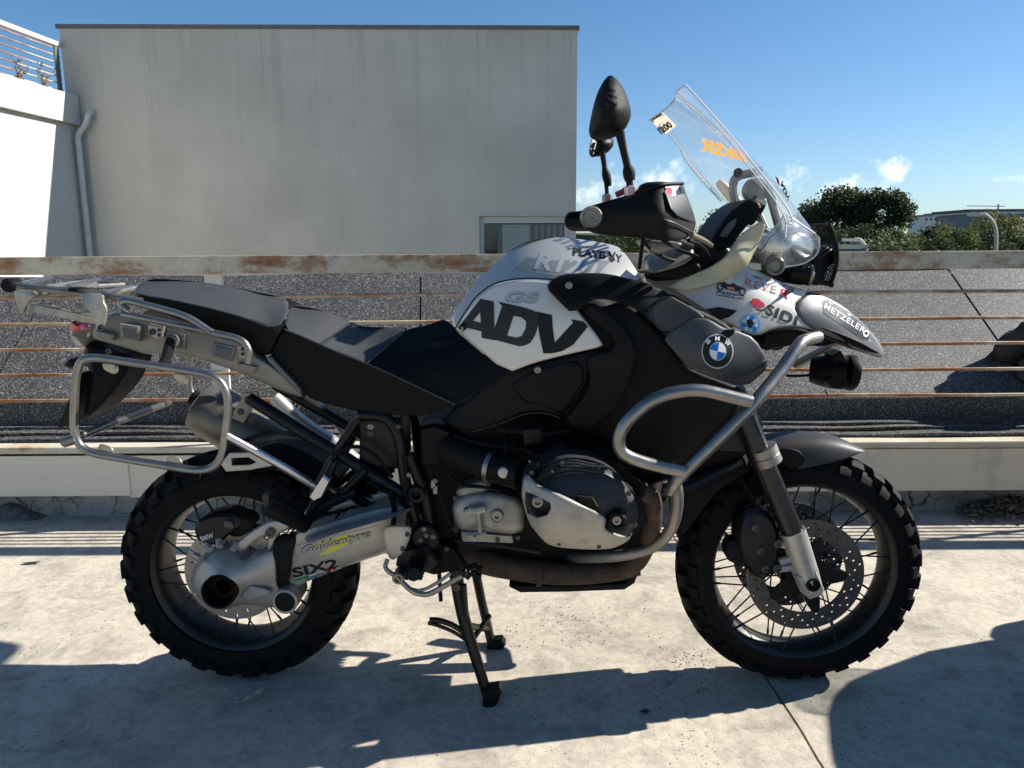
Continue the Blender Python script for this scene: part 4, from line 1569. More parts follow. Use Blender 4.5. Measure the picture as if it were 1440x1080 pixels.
# boxer cylinder: fins, head cover, silver guard
for s in (-1, 1):
    fin = Geo()
    for k in range(9):
        y = -.17 - k * .016
        pl = [(U(x, yy, -.30).x, U(x, yy, -.30).z) for x, yy in ((752, 660), (800, 640), (870, 650), (915, 690), (912, 730), (880, 765), (790, 768), (752, 735))]
        vs = [Vector((a, y * -s, b)) for a, b in pl] + [Vector((a, (y - .006) * -s, b)) for a, b in pl]
        n = len(pl)
        fin.add(vs, [list(range(n)), list(range(n, 2 * n))[::-1]] + [[i, (i + 1) % n, n + (i + 1) % n, n + i] for i in range(n)])
    core = [(U(x, yy, -.30).x, U(x, yy, -.30).z) for x, yy in ((765, 670), (800, 652), (865, 662), (900, 695), (898, 728), (870, 752), (795, 756), (765, 728))]
    n = len(core)
    fin.add([Vector((a, .1 * s, b)) for a, b in core] + [Vector((a, .345 * s, b)) for a, b in core], [list(range(n))[::-1], list(range(n, 2 * n))] + [[i, (i + 1) % n, n + (i + 1) % n, n + i] for i in range(n)])
    fin.build('cylinder', grun, bike, smooth=30)
hc = panel('cylinder_head_cover', [(733, 690), (738, 671), (752, 658), (775, 648), (800, 643), (830, 647), (858, 660), (880, 682), (896, 705), (900, 725), (890, 748), (872, 763), (850, 771), (800, 770), (770, 758), (748, 730)],
           [(733, 690, -.375), (775, 648, -.37), (830, 647, -.37), (896, 705, -.375), (890, 748, -.37), (850, 771, -.375), (770, 758, -.37), (815, 700, -.425), (780, 690, -.42), (850, 715, -.42)],
           gblk, bike, thick=.08, edge=10, drop=.025, step=6, mirror=True)
for k in range(4):
    tube('cover_rib', [(765 + k * 3, 668 - k * 6, -.398 + k * .006), (800, 658 - k * 4.2, -.405 + k * .008), (846 + k * 4, 664 - k * 2, -.398 + k * .006)], .0028, gblk, hc, n=6, bend=.03)
prism('cover_recess', [(754, 672), (764, 664), (776, 662), (780, 666), (768, 674), (758, 678)], -.418, -.38, blk, hc, bevel=.002)
prism('cover_pad', [(812, 697), (834, 700), (842, 714), (836, 718), (812, 706)], -.436, -.40, blk2, hc, bevel=.003)
guard_holes = [[(738.5, 691), (750, 695), (774, 707), (775, 716), (770, 725), (756, 729), (742, 722), (738.5, 706)]]
sg = panel('cylinder_guard', [(733, 692), (736, 673), (742, 667), (750, 675), (759, 684), (775, 690), (814, 708), (842, 722), (853, 730), (850, 741), (857, 748), (871, 753), (882, 756), (890, 748), (884, 760), (872, 767), (858, 772), (828, 773), (787, 770), (769, 765), (755, 750), (744, 735), (737, 715)],
           [(733, 692, -.40), (742, 667, -.395), (775, 692, -.443), (814, 710, -.448), (853, 732, -.44), (882, 757, -.405), (858, 772, -.40), (800, 771, -.40), (769, 765, -.40), (744, 735, -.40), (800, 740, -.446), (760, 740, -.43)],
           M('guard_alloy', (0.36, 0.335, 0.29), 0.5, 0.4, var=0.15, vscale=20, bump=0.12, bscale=120, dirt=(0.13, 0.11, 0.085), dscale=20, dthr=0.56), bike, thick=.006, edge=4, drop=.006, step=5, holes=guard_holes)
lathe('cover_bolt', (756, 705, -.425), NEAR, [(0.012, -.01), (0.012, .006), (0.008, .008), (0.006, .008), (0.005, .002), (0.0005, .002)], steel2, hc, seg=16)
lathe('cover_boss', (867, 731, -.415), NEAR, [(0.024, -.03), (0.022, .012), (0.018, .016), (0.012, .016), (0.011, .01), (0.0005, .01)], blk, hc, seg=24)
lathe('cover_bolt', (867, 731, -.427), NEAR, [(0.0095, -.002), (0.0095, .006), (0.005, .006), (0.004, .002), (0.0005, .002)], steel2, hc, seg=14)
tube('spark_lead', [(742, 668, -.37), (752, 660, -.39), (757, 650, -.38), (752, 640, -.3)], .007, blk, bike, n=8, bend=.02)

for px, py, yy in ((748, 664, -.392), (790, 651, -.392), (842, 656, -.39), (884, 694, -.39), (893, 738, -.385), (786, 764, -.405), (842, 768, -.405)):
    bolt(px, py, yy, .0042, hc, darkbolt)
for pts, r_, mm in (([(640, 612, -.14), (665, 622, -.17), (700, 628, -.19), (745, 632, -.21), (765, 650, -.26)], .0055, blk),
                    ([(632, 668, -.15), (650, 684, -.165), (676, 684, -.175), (704, 690, -.18)], .0045, blk),
                    ([(604, 660, -.14), (618, 690, -.15), (626, 720, -.155), (636, 742, -.16)], .006, blk2),
                    ([(812, 640, -.2), (846, 630, -.22), (884, 652, -.24), (905, 690, -.26)], .006, blk2),
                    ([(640, 760, -.15), (700, 766, -.16), (760, 776, -.15)], .0065, fblk),
                    ([(468, 640, -.135), (500, 624, -.14), (530, 640, -.14), (552, 672, -.14)], .005, blk2),
                    ([(515, 676, -.12), (540, 690, -.13), (560, 700, -.13), (580, 724, -.13)], .006, blk),
                    ([(700, 604, -.19), (730, 606, -.2), (760, 612, -.21), (800, 606, -.2)], .007, blk2)):
    tube('hose', pts, r_, mm, bike, n=8, bend=.04)
for px, py in ((612, 676), (560, 600), (640, 700), (668, 752), (728, 756), (650, 640), (744, 636), (575, 668), (628, 772), (700, 760)):
    bolt(px, py, -.165, .0045, bike, steel2 if (px // 10) % 2 else darkbolt)
for px, py in ((609, 682), (612, 690)):
    prism('connector', [(px - 3, py - 6), (px + 3, py - 6), (px + 3, py + 5), (px - 3, py + 5)], -.16, -.14, alud, bike, bevel=.001)
prism('relay_box', [(734, 604), (762, 602), (764, 622), (738, 626)], -.215, -.17, fblk, bike, bevel=.003)
prism('starter_cover', [(648, 748), (720, 754), (722, 764), (650, 762)], -.16, -.10, alud, bike, bevel=.004)
sc_ = Geo()
for k in range(11):
    t_ = k / 10
    c_ = U(505 + 40 * t_, 700 - 60 * t_, -.06)
    g_ = g_lathe(c_, (U(545, 640, -.06) - U(505, 700, -.06)), [(0.034, -.005), (0.040, 0), (0.034, .005)], 18)
    sc_.add(g_.v, g_.f)
sc_.build('spring_coil', fblk, bike)
# exhaust headers and collector
tube('exhaust_header', [(900, 690, -.33), (920, 700, -.31), (918, 745, -.27), (900, 790, -.2), (880, 800, -.16)], .021, rustex, bike, n=16, bend=.05)
tube('exhaust_header', [(900, 690, .33), (922, 705, .30), (918, 750, .25), (895, 790, .15)], .021, rustex, bike, n=16, bend=.05)
tube('exhaust_header', [(924, 674, -.20), (918, 700, -.2), (912, 735, -.18)], .016, M('header_pale', (0.4, 0.26, 0.2), .5, .4, var=.3, vscale=40), bike, n=12)
tube('collector', [(898, 797, -.15), (860, 805, -.14), (790, 808, -.13), (720, 800, -.12), (670, 785, -.1), (610, 760, -.02), (540, 720, .1), (500, 690, .15)], [.022, .027, .03, .03, .028, .026, .026, .026], rustex, bike, n=18, bend=.08)
tube('collector', [(898, 797, .13), (860, 803, .12), (790, 806, .11), (700, 800, .1), (650, 785, .1)], [.022, .027, .03, .026], rustex, bike, n=18, bend=.08)
lathe('exhaust_clamp', (758, 806, -.128), (1, 0, 0), [(0.031, -.007), (0.033, -.007), (0.033, .007), (0.031, .007)], rustex, bike, seg=24)
skid = panel('skid_plate', [(716, 825), (732, 833), (800, 832), (878, 829), (892, 820), (896, 810), (888, 808), (880, 820), (800, 824), (740, 823)], -.125, blk2, bike, thick=.22, edge=3, drop=.004, ch=0)
# exhaust silencer on the far side
gm = Geo()
for a, b, ra in (((288, 572), (385, 628), .055),):
    A, Bp = U(*a, .20), U(*b, .19)
    ax = (Bp - A).normalized()
    g_ = g_lathe(A, ax, [(0.001, -.02), (0.045, -.02), (0.072, -.008), (0.08, .02), (0.08, (Bp - A).length), (0.05, (Bp - A).length + .05), (0.03, (Bp - A).length + .2), (0.028, (Bp - A).length + .28)], 28)
    gm.add([Vector((v.x, .2 + (v.y - .2) * 1.15, v.z)) for v in g_.v], g_.f)
sil = gm.build('silencer', muff, bike)
lathe('silencer_outlet', (283, 566, .20), (U(288, 572, .2) - U(385, 628, .19)), [(0.02, -.01), (0.024, 0), (0.024, .03), (0.02, .03), (0.019, -.01)], blk, sil, seg=18)
prism('silencer_bracket', [(323, 595), (330, 575), (345, 552), (362, 550), (364, 560), (352, 580), (338, 602), (326, 602)], .118, .13, steel2, bike, bevel=.002)
bolt(348, 562, .117, .007, bike, darkbolt)
bolt(338, 579, .117, .007, bike, darkbolt)
tube('exhaust_link', [(385, 560, .15), (425, 598, .15), (470, 625, .15), (500, 650, .14)], .024, M('link_pipe', (0.5, 0.48, 0.45), .35, .6, var=.2), bike, n=14, bend=.05)

# ---------------------------------------------------------------- stand, pegs, pedal
cs = tube('centre_stand', [(640, 800, -.105), (646, 840, -.115), (652, 870, -.12), (690, 992, -.145)], [.018, .017, .0145, .0135], fblk, bike, n=12, bend=.03)
tube('stand_leg', [(668, 800, .09), (676, 840, .11), (693, 912, .145)], .0135, fblk, cs, n=12, bend=.02)
prism('stand_foot', [(677, 1001), (680, 972), (702, 968), (706, 975), (700, 990), (690, 1001)], -.165, -.125, fblk, cs, bevel=.004)
prism('stand_foot', [(683, 921), (686, 904), (706, 902), (711, 908), (704, 917), (692, 921)], .125, .17, fblk, cs, bevel=.004)
tube('stand_crossbar', [(655, 880, -.12), (684, 884, .12)], .010, fblk, cs, n=10)
tube('stand_tang', [(655, 892, -.125), (640, 880, -.14), (618, 872, -.15), (604, 872, -.155)], .0075, fblk, cs, n=8, bend=.03)
tube('stand_tang', [(655, 900, -.12), (638, 888, -.135), (612, 878, -.15), (602, 876, -.155)], .005, fblk, cs, n=8, bend=.03)
tube('stand_spring', [(652, 822, -.135), (655, 866, -.13)], .008, fblk, cs, n=8)
tube('stand_stay', [(664, 900, -.04), (688, 866, .06)], .008, fblk, cs, n=8)
bolt(642, 826, -.128, .008, cs, darkbolt)
# heel plate, footpeg, brake pedal
hp = panel('heel_guard', [(537, 741), (560, 739), (578, 741), (578, 751), (570, 774), (562, 782), (552, 788), (546, 783), (540, 762)], [(537, 741, -.185), (578, 745, -.19), (552, 786, -.18), (560, 755, -.195)], cream, bike, thick=.006, edge=4, drop=.004, step=4)
bolt(573, 752, -.197, .0045, hp, darkbolt)
bolt(566, 772, -.192, .0045, hp, darkbolt)
prism('peg_hanger', [(560, 775), (600, 768), (618, 790), (602, 806), (570, 808), (556, 796)], -.17, -.11, fblk, bike, bevel=.006)
peg = tube('footpeg', [(582, 806, -.16), (582, 808, -.29)], .016, fblk, bike, n=10)
tg = Geo()
for k in range(7):
    y = -.195 - k * .015
    for dx in (-9, -3, 4, 10):
        c = U(584 + dx, 803, -.25)
        g_ = g_box((c.x, y, c.z + .004), .009, .006, .02)
        tg.add(g_.v, g_.f)
tg.build('peg_teeth', blk2, peg)
bp = tube('brake_pedal', [(545, 786, -.19), (540, 800, -.2), (560, 812, -.205), (578, 832, -.21), (600, 838, -.215), (622, 826, -.22), (645, 812, -.225), (660, 806, -.225)], [.008, .009, .010, .010, .009, .010], alud, bike, n=10, bend=.03, flat=.7)
tube('pedal_strut', [(572, 826, -.205), (590, 832, -.21), (612, 822, -.215), (634, 806, -.22)], .0045, alud, bp, n=8, bend=.03)
lathe('pedal_pivot', (561, 811, -.2), NEAR, [(0.015, -.03), (0.015, .012), (0.012, .015), (0.009, .015), (0.008, 0), (0.0005, 0)], steel2, bp, seg=18)
pt_ = Geo()
for k in range(4):
    for j in range(2):
        c = U(652 + k * 7, 806 + (k % 2) * 4 - j * 6, -.235)
        g_ = g_box((c.x, -.235 + j * .02, c.z), .009, .014, .014, Matrix.Rotation(.6 * k, 3, 'Y'))
        pt_.add(g_.v, g_.f)
pt_.build('pedal_pad', blk2, bp)
tube('drain_hose', [(617, 790, -.1), (618, 815, -.1), (620, 845, -.1)], .0055, blk, bike, n=8)
# passenger footpeg
pp = tube('passenger_peg', [(376, 712, -.28), (430, 738, -.20)], .021, blk2, bike, n=14)
rb = Geo()
for k in range(8):
    t_ = k / 8
    c = U(384 + 44 * t_, 706 + 22 * t_, -.275 + .07 * t_)
    g_ = g_box(c, .008, .034, .030, Matrix.Rotation(.45, 3, 'Y'))
    rb.add(g_.v, g_.f)
rb.build('peg_rubber', rubber, pp)
panel('peg_end', [(368, 697), (376, 690), (380, 702), (378, 714), (372, 716)], -.285, gblk, pp, thick=.02, edge=2, drop=.003, step=3)
tube('peg_bracket', [(425, 742, -.17), (446, 716, -.16), (500, 692, -.14)], .012, fblk, bike, n=10)
tube('peg_bracket', [(430, 735, -.18), (450, 690, -.165), (470, 650, -.14)], .011, fblk, bike, n=10)

# ---------------------------------------------------------------- pannier frame
pf_y = -.30
def loop(y):
    return [(250, 519, y), (118, 500, y), (106, 525, y), (103, 610, y), (118, 636, y), (288, 664, y), (312, 648, y), (323, 560, y), (306, 528, y), (250, 519, y)]
pf = tube('pannier_frame', loop(pf_y), .0092, steel, bike, n=12, bend=.045, mirror=True)
tube('pannier_strut', [(318, 612, pf_y), (400, 657, -.24), (442, 684, -.20)], .0095, chrome, bike, n=12, mirror=True)
prism('strut_clamp', [(455, 668), (464, 676), (452, 700), (440, 706), (434, 700), (444, 684)], -.205, -.175, chrome, bike, bevel=.004)
bolt(423, 670, -.216, .005, bike, darkbolt)
bolt(436, 677, -.21, .005, bike, darkbolt)
tube('pannier_crossbar', [(100, 618, pf_y), (150, 598, -.18), (178, 588, -.05), (238, 566, .28)], .0095, steel, bike, n=12)
lathe('crossbar_end', (97, 620, pf_y), (-1, 0, -.3), [(0.012, -.02), (0.012, .012), (0.009, .016), (0.0005, .016)], steel2, bike, seg=16)
tube('pannier_mount', [(240, 478, -.19), (234, 505, -.25), (226, 516, -.29)], .012, fblk, bike, n=10)
lathe('mount_boss', (242, 480, -.19), NEAR, [(0.017, -.02), (0.017, .005), (0.013, .008), (0.007, .008), (0.006, 0), (0.0005, 0)], steel2, bike, seg=18)
for poly in ([(143, 510), (164, 513), (166, 522), (161, 527), (146, 520)], [(242, 524), (264, 528), (263, 541), (246, 534)],
             [(137, 631), (140, 624), (152, 627), (160, 633), (158, 641), (146, 639)], [(233, 649), (236, 640), (250, 643), (257, 650), (254, 657), (240, 655)]):
    panel('case_tab', poly, pf_y + .002, plate_m, pf, thick=.003, edge=1.5, drop=.0008, step=4)
# ---------------------------------------------------------------- rear body, rack, tail
rb_ = panel('tail_body', [(129, 468), (140, 452), (160, 440), (185, 444), (240, 458), (300, 470), (345, 482), (356, 500), (378, 512), (402, 530), (424, 554), (428, 560), (400, 552), (350, 529), (300, 511), (262, 500), (236, 497), (208, 499), (170, 487), (133, 477)],
            [(129, 468, -.13), (185, 444, -.15), (300, 470, -.175), (360, 510, -.175), (425, 555, -.15), (210, 499, -.15), (330, 520, -.17), (230, 475, -.17)], bodygrey, bike, thick=.05, edge=5, drop=.008, mirror=True)
for poly in ([(168, 455), (196, 459), (196, 480), (170, 474)], [(232, 465), (262, 470), (260, 492), (234, 487)], [(300, 480), (332, 488), (326, 508), (297, 500)]):
    panel('rib_frame', poly, [(poly[0][0], poly[0][1], -.178), (poly[1][0], poly[1][1], -.182), (poly[2][0], poly[2][1], -.180), (poly[3][0], poly[3][1], -.176)], bodygrey, rb_, thick=.02, edge=3, drop=.004, ch=0, step=4)
    c = (sum(p[0] for p in poly) / 4, sum(p[1] for p in poly) / 4)
    inn = [(c[0] + (p[0] - c[0]) * .74, c[1] + (p[1] - c[1]) * .74 + 2) for p in poly]
    panel('rib_recess_shade', inn, -.1835, M('rear_body_shaded', (0.12, 0.12, 0.115), .55, .3, var=.15), rb_, thick=.004, edge=2, drop=.001, ch=0, step=5)  # darker copy of the body grey paints the shade inside the frame
prism('rack_lug', [(208, 456), (229, 460), (228, 474), (220, 476), (208, 470)], -.19, -.17, plate_m, rb_, bevel=.002)
bolt(214, 467, -.192, .006, rb_, darkbolt)
bolt(224, 464, -.191, .003, rb_, darkbolt)
bolt(224, 471, -.191, .003, rb_, darkbolt)
prism('rack_lug', [(333, 486), (346, 488), (350, 506), (336, 504)], -.192, -.175, plate_m, rb_, bevel=.002)
bolt(341, 491, -.194, .003, rb_, darkbolt)
bolt(341, 498, -.194, .003, rb_, darkbolt)
prism('body_clip', [(133, 465), (158, 470), (158, 479), (134, 474)], -.16, -.10, bodygrey, bike, bevel=.004)
prism('body_clip', [(334, 510), (362, 516), (356, 526), (336, 521)], -.185, -.12, bodygrey, bike, bevel=.004)
panel('seat_rail_cover', [(372, 503), (380, 500), (398, 520), (422, 545), (424, 556), (396, 528)], -.168, M('cover_dark_grey', (0.13, 0.13, 0.13), .4, .3, var=.1), bike, thick=.02, edge=2, drop=.003, step=4)
tube('grab_rail', [(180, 436, -.19), (168, 428, -.19), (176, 421, -.19), (262, 444, -.2), (297, 467, -.2)], .0085, steel, bike, n=12, bend=.03, mirror=True)
tube('grab_rail', [(172, 441, -.185), (240, 455, -.19), (305, 469, -.195), (342, 477, -.195), (352, 496, -.195), (349, 510, -.19)], .0085, steel, bike, n=12, bend=.05, mirror=True)
# luggage rack
rack = tube('luggage_rack', [(14, 401, -.14), (60, 406, -.14), (146, 415, -.14), (200, 424, -.14)], .009, steel2, bike, n=10, bend=.03, mirror=True)
tube('rack_tube', [(30, 402, -.12), (70, 392, .14)], .010, chrome, rack, n=12)
lathe('rack_end_cap', (15, 401, -.14), NEAR, [(0.017, -.02), (0.017, .012), (0.013, .016), (0.0005, .016)], blk, rack, seg=18)
for x0, y0 in ((96, 404), (146, 413)):
    tube('rack_tube', [(x0, y0, -.14), (x0 + 18 - (x0 - 720) * .04, y0 - 10, .14)], .008, steel, rack, n=10)
prism('rack_plate', [(18, 406), (54, 410), (40, 424), (34, 432), (33, 441), (27, 440), (22, 424)], -.165, -.158, plate_m, rack, bevel=.001, ch=1)
prism('rack_plate', [(111, 411), (144, 413), (145, 424), (150, 434), (146, 462), (139, 466), (134, 456), (132, 444), (122, 432)], -.172, -.164, plate_m, rack, bevel=.001, ch=1)
bolt(142, 461, -.173, .006, rack, darkbolt)
prism('rack_beam', [(40, 427), (134, 446), (134, 456), (38, 437)], -.155, -.135, plate_m, rack, bevel=.003)
panel('rack_top_plate', [(66, 400), (120, 393), (132, 394), (138, 402), (120, 405), (112, 410), (70, 412)], [(66, 400, 0.0), (120, 393, .1), (138, 402, 0), (70, 412, -.12), (115, 409, -.12)], plate_m, rack, thick=.006, edge=1, drop=0, ch=0)
tube('rack_tube', [(56, 412, -.13), (100, 405, .0), (175, 401, .1)], .008, steel2, rack, n=10)
tube('rack_tube', [(150, 418, -.1), (170, 410, .0), (195, 404, .1)], .008, steel2, rack, n=10)
prism('rack_clip', [(95, 404), (110, 405), (111, 412), (96, 410)], -.16, -.12, blk, rack, bevel=.002)
# tail lamp
tl = panel('tail_lamp', [(97, 468), (98, 453), (106, 449), (131, 456), (129, 470), (118, 488), (111, 487), (101, 480)], [(97, 468, -.04), (131, 460, -.085), (112, 486, -.06)], clearl, bike, thick=.1, edge=4, drop=.01, step=4)
sticker([(98, 470), (99, 453), (106, 450), (130, 456), (128, 462)], [tl], redl, name='red_lens', lift=.004)
sticker([(99, 470), (128, 463), (127, 472), (117, 487), (108, 475)], [tl], M('lamp_dark_grey', (0.06, .06, .065), .3), name='lamp_housing', lift=.004)
# number plate carrier
pc = panel('plate_carrier', [(120, 478), (150, 486), (186, 500), (182, 520), (164, 550), (142, 574), (124, 590), (117, 584), (128, 530), (118, 500)],
           [(120, 478, -.05), (186, 500, -.06), (172, 556, -.07), (118, 588, -.07), (130, 530, -.085)], blk, bike, thick=.11, edge=8, drop=.02)
gn = g_tube([(106, 520, -.10), (82, 602, -.10)], .004, 8)
A0, A1 = U(112, 525, -.1), U(83, 602, -.1)
mk('number_plate', [Vector((p.x + dx, y, p.z)) for p in (A0, A1) for y in (-.1, .1) for dx in (-.002, .002)], [[0, 1, 3, 2], [4, 6, 7, 5], [0, 4, 5, 1], [2, 3, 7, 6], [0, 2, 6, 4], [1, 5, 7, 3]], blk, pc, smooth=0)
panel('turn_signal', [(88, 514), (96, 504), (112, 502), (122, 505), (118, 516), (100, 519)], .12, blk, bike, thick=.04, edge=6, drop=.015, step=4)
bolt(153, 494, -.08, .006, bike, darkbolt)

# ---------------------------------------------------------------- seat
st_ = panel('passenger_seat', [(189, 408), (195, 400), (206, 394), (230, 391), (278, 396), (333, 404), (398, 417), (407, 428), (396, 455), (388, 459), (378, 460), (340, 446), (292, 433), (240, 422), (191, 413)],
            [(189, 410, -.08), (206, 394, 0.0), (278, 396, 0.0), (333, 404, 0.0), (398, 417, 0.0), (396, 455, -.15), (378, 460, -.165), (340, 446, -.162), (292, 433, -.155), (240, 422, -.145), (191, 413, -.11)],
            leather, bike, thick=.003, edge=3, drop=.002, mirror=True)
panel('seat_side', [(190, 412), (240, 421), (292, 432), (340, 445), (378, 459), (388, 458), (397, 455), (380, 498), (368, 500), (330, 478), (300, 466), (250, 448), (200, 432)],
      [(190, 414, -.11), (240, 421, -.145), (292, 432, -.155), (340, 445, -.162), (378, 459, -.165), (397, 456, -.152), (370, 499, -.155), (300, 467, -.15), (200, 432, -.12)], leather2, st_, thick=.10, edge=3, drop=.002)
rs = panel('rider_seat', [(408, 429), (435, 431), (457, 437), (485, 450), (510, 459), (554, 461), (573, 463), (545, 487), (516, 512), (470, 493), (430, 475), (400, 463)],
           [(408, 429, 0.0), (457, 437, 0), (510, 459, 0.0), (573, 463, -.02), (516, 512, -.15), (470, 493, -.155), (430, 475, -.16), (400, 463, -.155)],
           leather, bike, thick=.003, edge=3, drop=.002, mirror=True)
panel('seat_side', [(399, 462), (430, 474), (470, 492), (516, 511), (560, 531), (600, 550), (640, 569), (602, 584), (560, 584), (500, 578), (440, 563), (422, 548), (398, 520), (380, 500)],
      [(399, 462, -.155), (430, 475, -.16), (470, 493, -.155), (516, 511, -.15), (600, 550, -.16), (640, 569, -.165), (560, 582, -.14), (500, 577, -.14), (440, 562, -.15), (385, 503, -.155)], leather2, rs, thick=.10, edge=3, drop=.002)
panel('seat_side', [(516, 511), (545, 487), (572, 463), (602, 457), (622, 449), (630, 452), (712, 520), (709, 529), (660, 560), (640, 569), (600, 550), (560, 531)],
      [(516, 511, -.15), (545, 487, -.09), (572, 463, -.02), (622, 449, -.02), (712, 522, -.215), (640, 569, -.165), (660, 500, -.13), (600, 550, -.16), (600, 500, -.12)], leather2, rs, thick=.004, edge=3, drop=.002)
seam = M('seat_piping', (0.05, 0.05, 0.052), 0.4)
tube('seat_piping', [(191, 413, -.115), (240, 421.5, -.149), (292, 432.5, -.159), (340, 445.5, -.166), (378, 459.5, -.168)], .002, seam, st_, n=6, bend=.02)
tube('seat_piping', [(516, 511, -.157), (545, 487, -.098), (572, 463, -.03)], .002, seam, rs, n=6, bend=.02)
tube('seat_piping', [(400, 463, -.158), (430, 475, -.163), (470, 493, -.158), (516, 511, -.153), (560, 531, -.160), (600, 550, -.165), (640, 569, -.168)], .0022, seam, rs, n=6, bend=.02)

# ---------------------------------------------------------------- tank and fairing
tank = panel('fuel_tank', [(630, 456), (640, 438), (662, 403), (692, 374), (722, 349), (746, 337), (775, 333), (805, 335), (842, 340), (868, 346), (878, 355), (890, 372), (900, 388), (905, 400), (860, 480), (800, 505), (712, 526)],
             [(630, 456, -.05), (662, 403, -.03), (692, 374, -.01), (722, 349, 0), (775, 333, 0), (842, 340, -.01), (878, 355, -.03), (900, 390, -.10), (700, 400, -.12), (780, 392, -.19), (860, 400, -.21), (640, 460, -.09), (712, 522, -.16), (800, 500, -.19), (860, 480, -.2), (740, 450, -.165), (690, 450, -.14), (800, 450, -.19), (780, 360, -.10), (720, 380, -.10), (850, 365, -.10)],
             silver, bike, thick=.003, edge=4, drop=.004, step=7, mirror=True, smooth=60)
tp_poly = [(641, 463), (654, 441), (670, 419), (692, 402), (716, 395), (745, 393), (790, 396), (800, 420), (850, 484), (842, 489), (800, 498), (752, 510), (713, 525)]
tpn = panel('tank_side_panel', tp_poly, [(641, 463, -.135), (670, 419, -.15), (716, 395, -.175), (790, 396, -.205), (850, 484, -.262), (800, 500, -.26), (713, 525, -.225), (740, 450, -.225), (690, 450, -.20), (800, 450, -.25)],
            white_al, bike, thick=.012, edge=4, drop=.008, step=5, mirror=True)
tube('panel_gap', [(639, 464, -.125), (653, 440, -.14), (669, 417, -.145), (691, 399.5, -.155), (716, 393, -.17), (745, 391, -.18), (780, 393, -.195)], .0018, dec_blk, tank, n=5, bend=.02)
# lower black side cover
lc = panel('side_cover', [(638, 573), (660, 560), (711, 524), (752, 512), (800, 501), (850, 487), (830, 520), (824, 545), (800, 575), (788, 588), (770, 580), (742, 579), (705, 595), (668, 606), (642, 603), (624, 592)],
           [(638, 573, -.16), (711, 524, -.22), (800, 501, -.25), (850, 487, -.255), (788, 588, -.25), (705, 595, -.2), (640, 603, -.17), (740, 550, -.225)], blk, bike, thick=.04, edge=5, drop=.01, mirror=True)
panel('cover_relief', [(715, 540), (752, 520), (800, 508), (814, 508), (822, 525), (820, 540), (800, 570), (787, 584), (765, 570), (738, 566)],
      [(715, 540, -.224), (752, 520, -.242), (814, 508, -.262), (820, 540, -.263), (787, 584, -.258), (740, 564, -.235)], blk, lc, thick=.02, edge=4, drop=.008)
bolt(756, 520, -.247, .006, lc)
tube('trim_edge', [(664, 607, -.19), (700, 597, -.205), (742, 580, -.225), (770, 581, -.24), (788, 588, -.25)], .0016, gblk, lc, n=6)
# main shroud
shr = panel('radiator_shroud', [(805, 440), (830, 424), (880, 425), (905, 440), (935, 470), (960, 505), (978, 520), (1048, 546), (1046, 562), (1030, 590), (968, 652), (920, 655), (880, 640), (830, 615), (790, 592), (822, 556), (830, 520)],
            [(805, 440, -.225), (880, 425, -.23), (960, 505, -.25), (1048, 548, -.25), (968, 652, -.22), (880, 640, -.21), (790, 592, -.215), (900, 540, -.245)], blk, bike, thick=.10, edge=8, drop=.02, step=8, mirror=True)
panel('shroud_wing', [(833, 426), (856, 438), (880, 462), (893, 485), (895, 502), (888, 532), (866, 576), (822, 609), (793, 592), (812, 568), (826, 548), (830, 530), (822, 508), (834, 497), (858, 494), (866, 484), (858, 470), (830, 446), (818, 434)],
      [(833, 426, -.262), (880, 462, -.272), (895, 502, -.276), (866, 576, -.272), (822, 609, -.262), (793, 592, -.258), (826, 548, -.268), (822, 508, -.266), (858, 480, -.275)], blk2, bike, thick=.03, edge=4, drop=.008, mirror=True)
arm = panel('shroud_arm', [(768, 405), (776, 393), (792, 386), (822, 384), (856, 385), (911, 398), (936, 408), (978, 432), (1014, 450), (1034, 466), (1022, 470), (994, 450), (975, 448), (934, 472), (904, 441), (880, 427), (854, 421), (834, 421), (804, 441), (786, 424)],
            [(768, 405, -.255), (800, 390, -.245), (856, 385, -.24), (936, 408, -.245), (1014, 450, -.24), (1030, 466, -.25), (934, 470, -.285), (880, 427, -.275), (804, 440, -.272), (834, 421, -.275), (900, 415, -.268)], blk, bike, thick=.02, edge=4, drop=.008, mirror=True)
bolt(800, 401, -.262, .006, arm)
panel('arm_face', [(906, 440), (936, 412), (980, 436), (992, 447), (974, 447), (935, 471)], [(906, 440, -.281), (936, 412, -.262), (992, 447, -.272), (935, 471, -.29)], gblk, arm, thick=.004, edge=3, drop=.002)
pl = panel('shroud_plate', [(930, 473), (975, 447), (994, 447), (1019, 462), (1034, 464), (1061, 475), (1084, 514), (1047, 547), (972, 521), (957, 505)],
           [(930, 473, -.288), (975, 447, -.278), (1030, 464, -.272), (1061, 475, -.262), (1084, 514, -.255), (1047, 547, -.27), (972, 521, -.29), (1010, 495, -.298)], M('plate_grey', (0.042, 0.042, 0.044), .45, .1, var=.12, vscale=14, coat=.15, bump=.03, bscale=600), bike, thick=.014, edge=4, drop=.003, mirror=True)
prism('plate_notch', [(1020, 464), (1034, 464), (1032, 470), (1024, 476), (1016, 472)], -.284, -.27, blk, pl, bevel=.001)
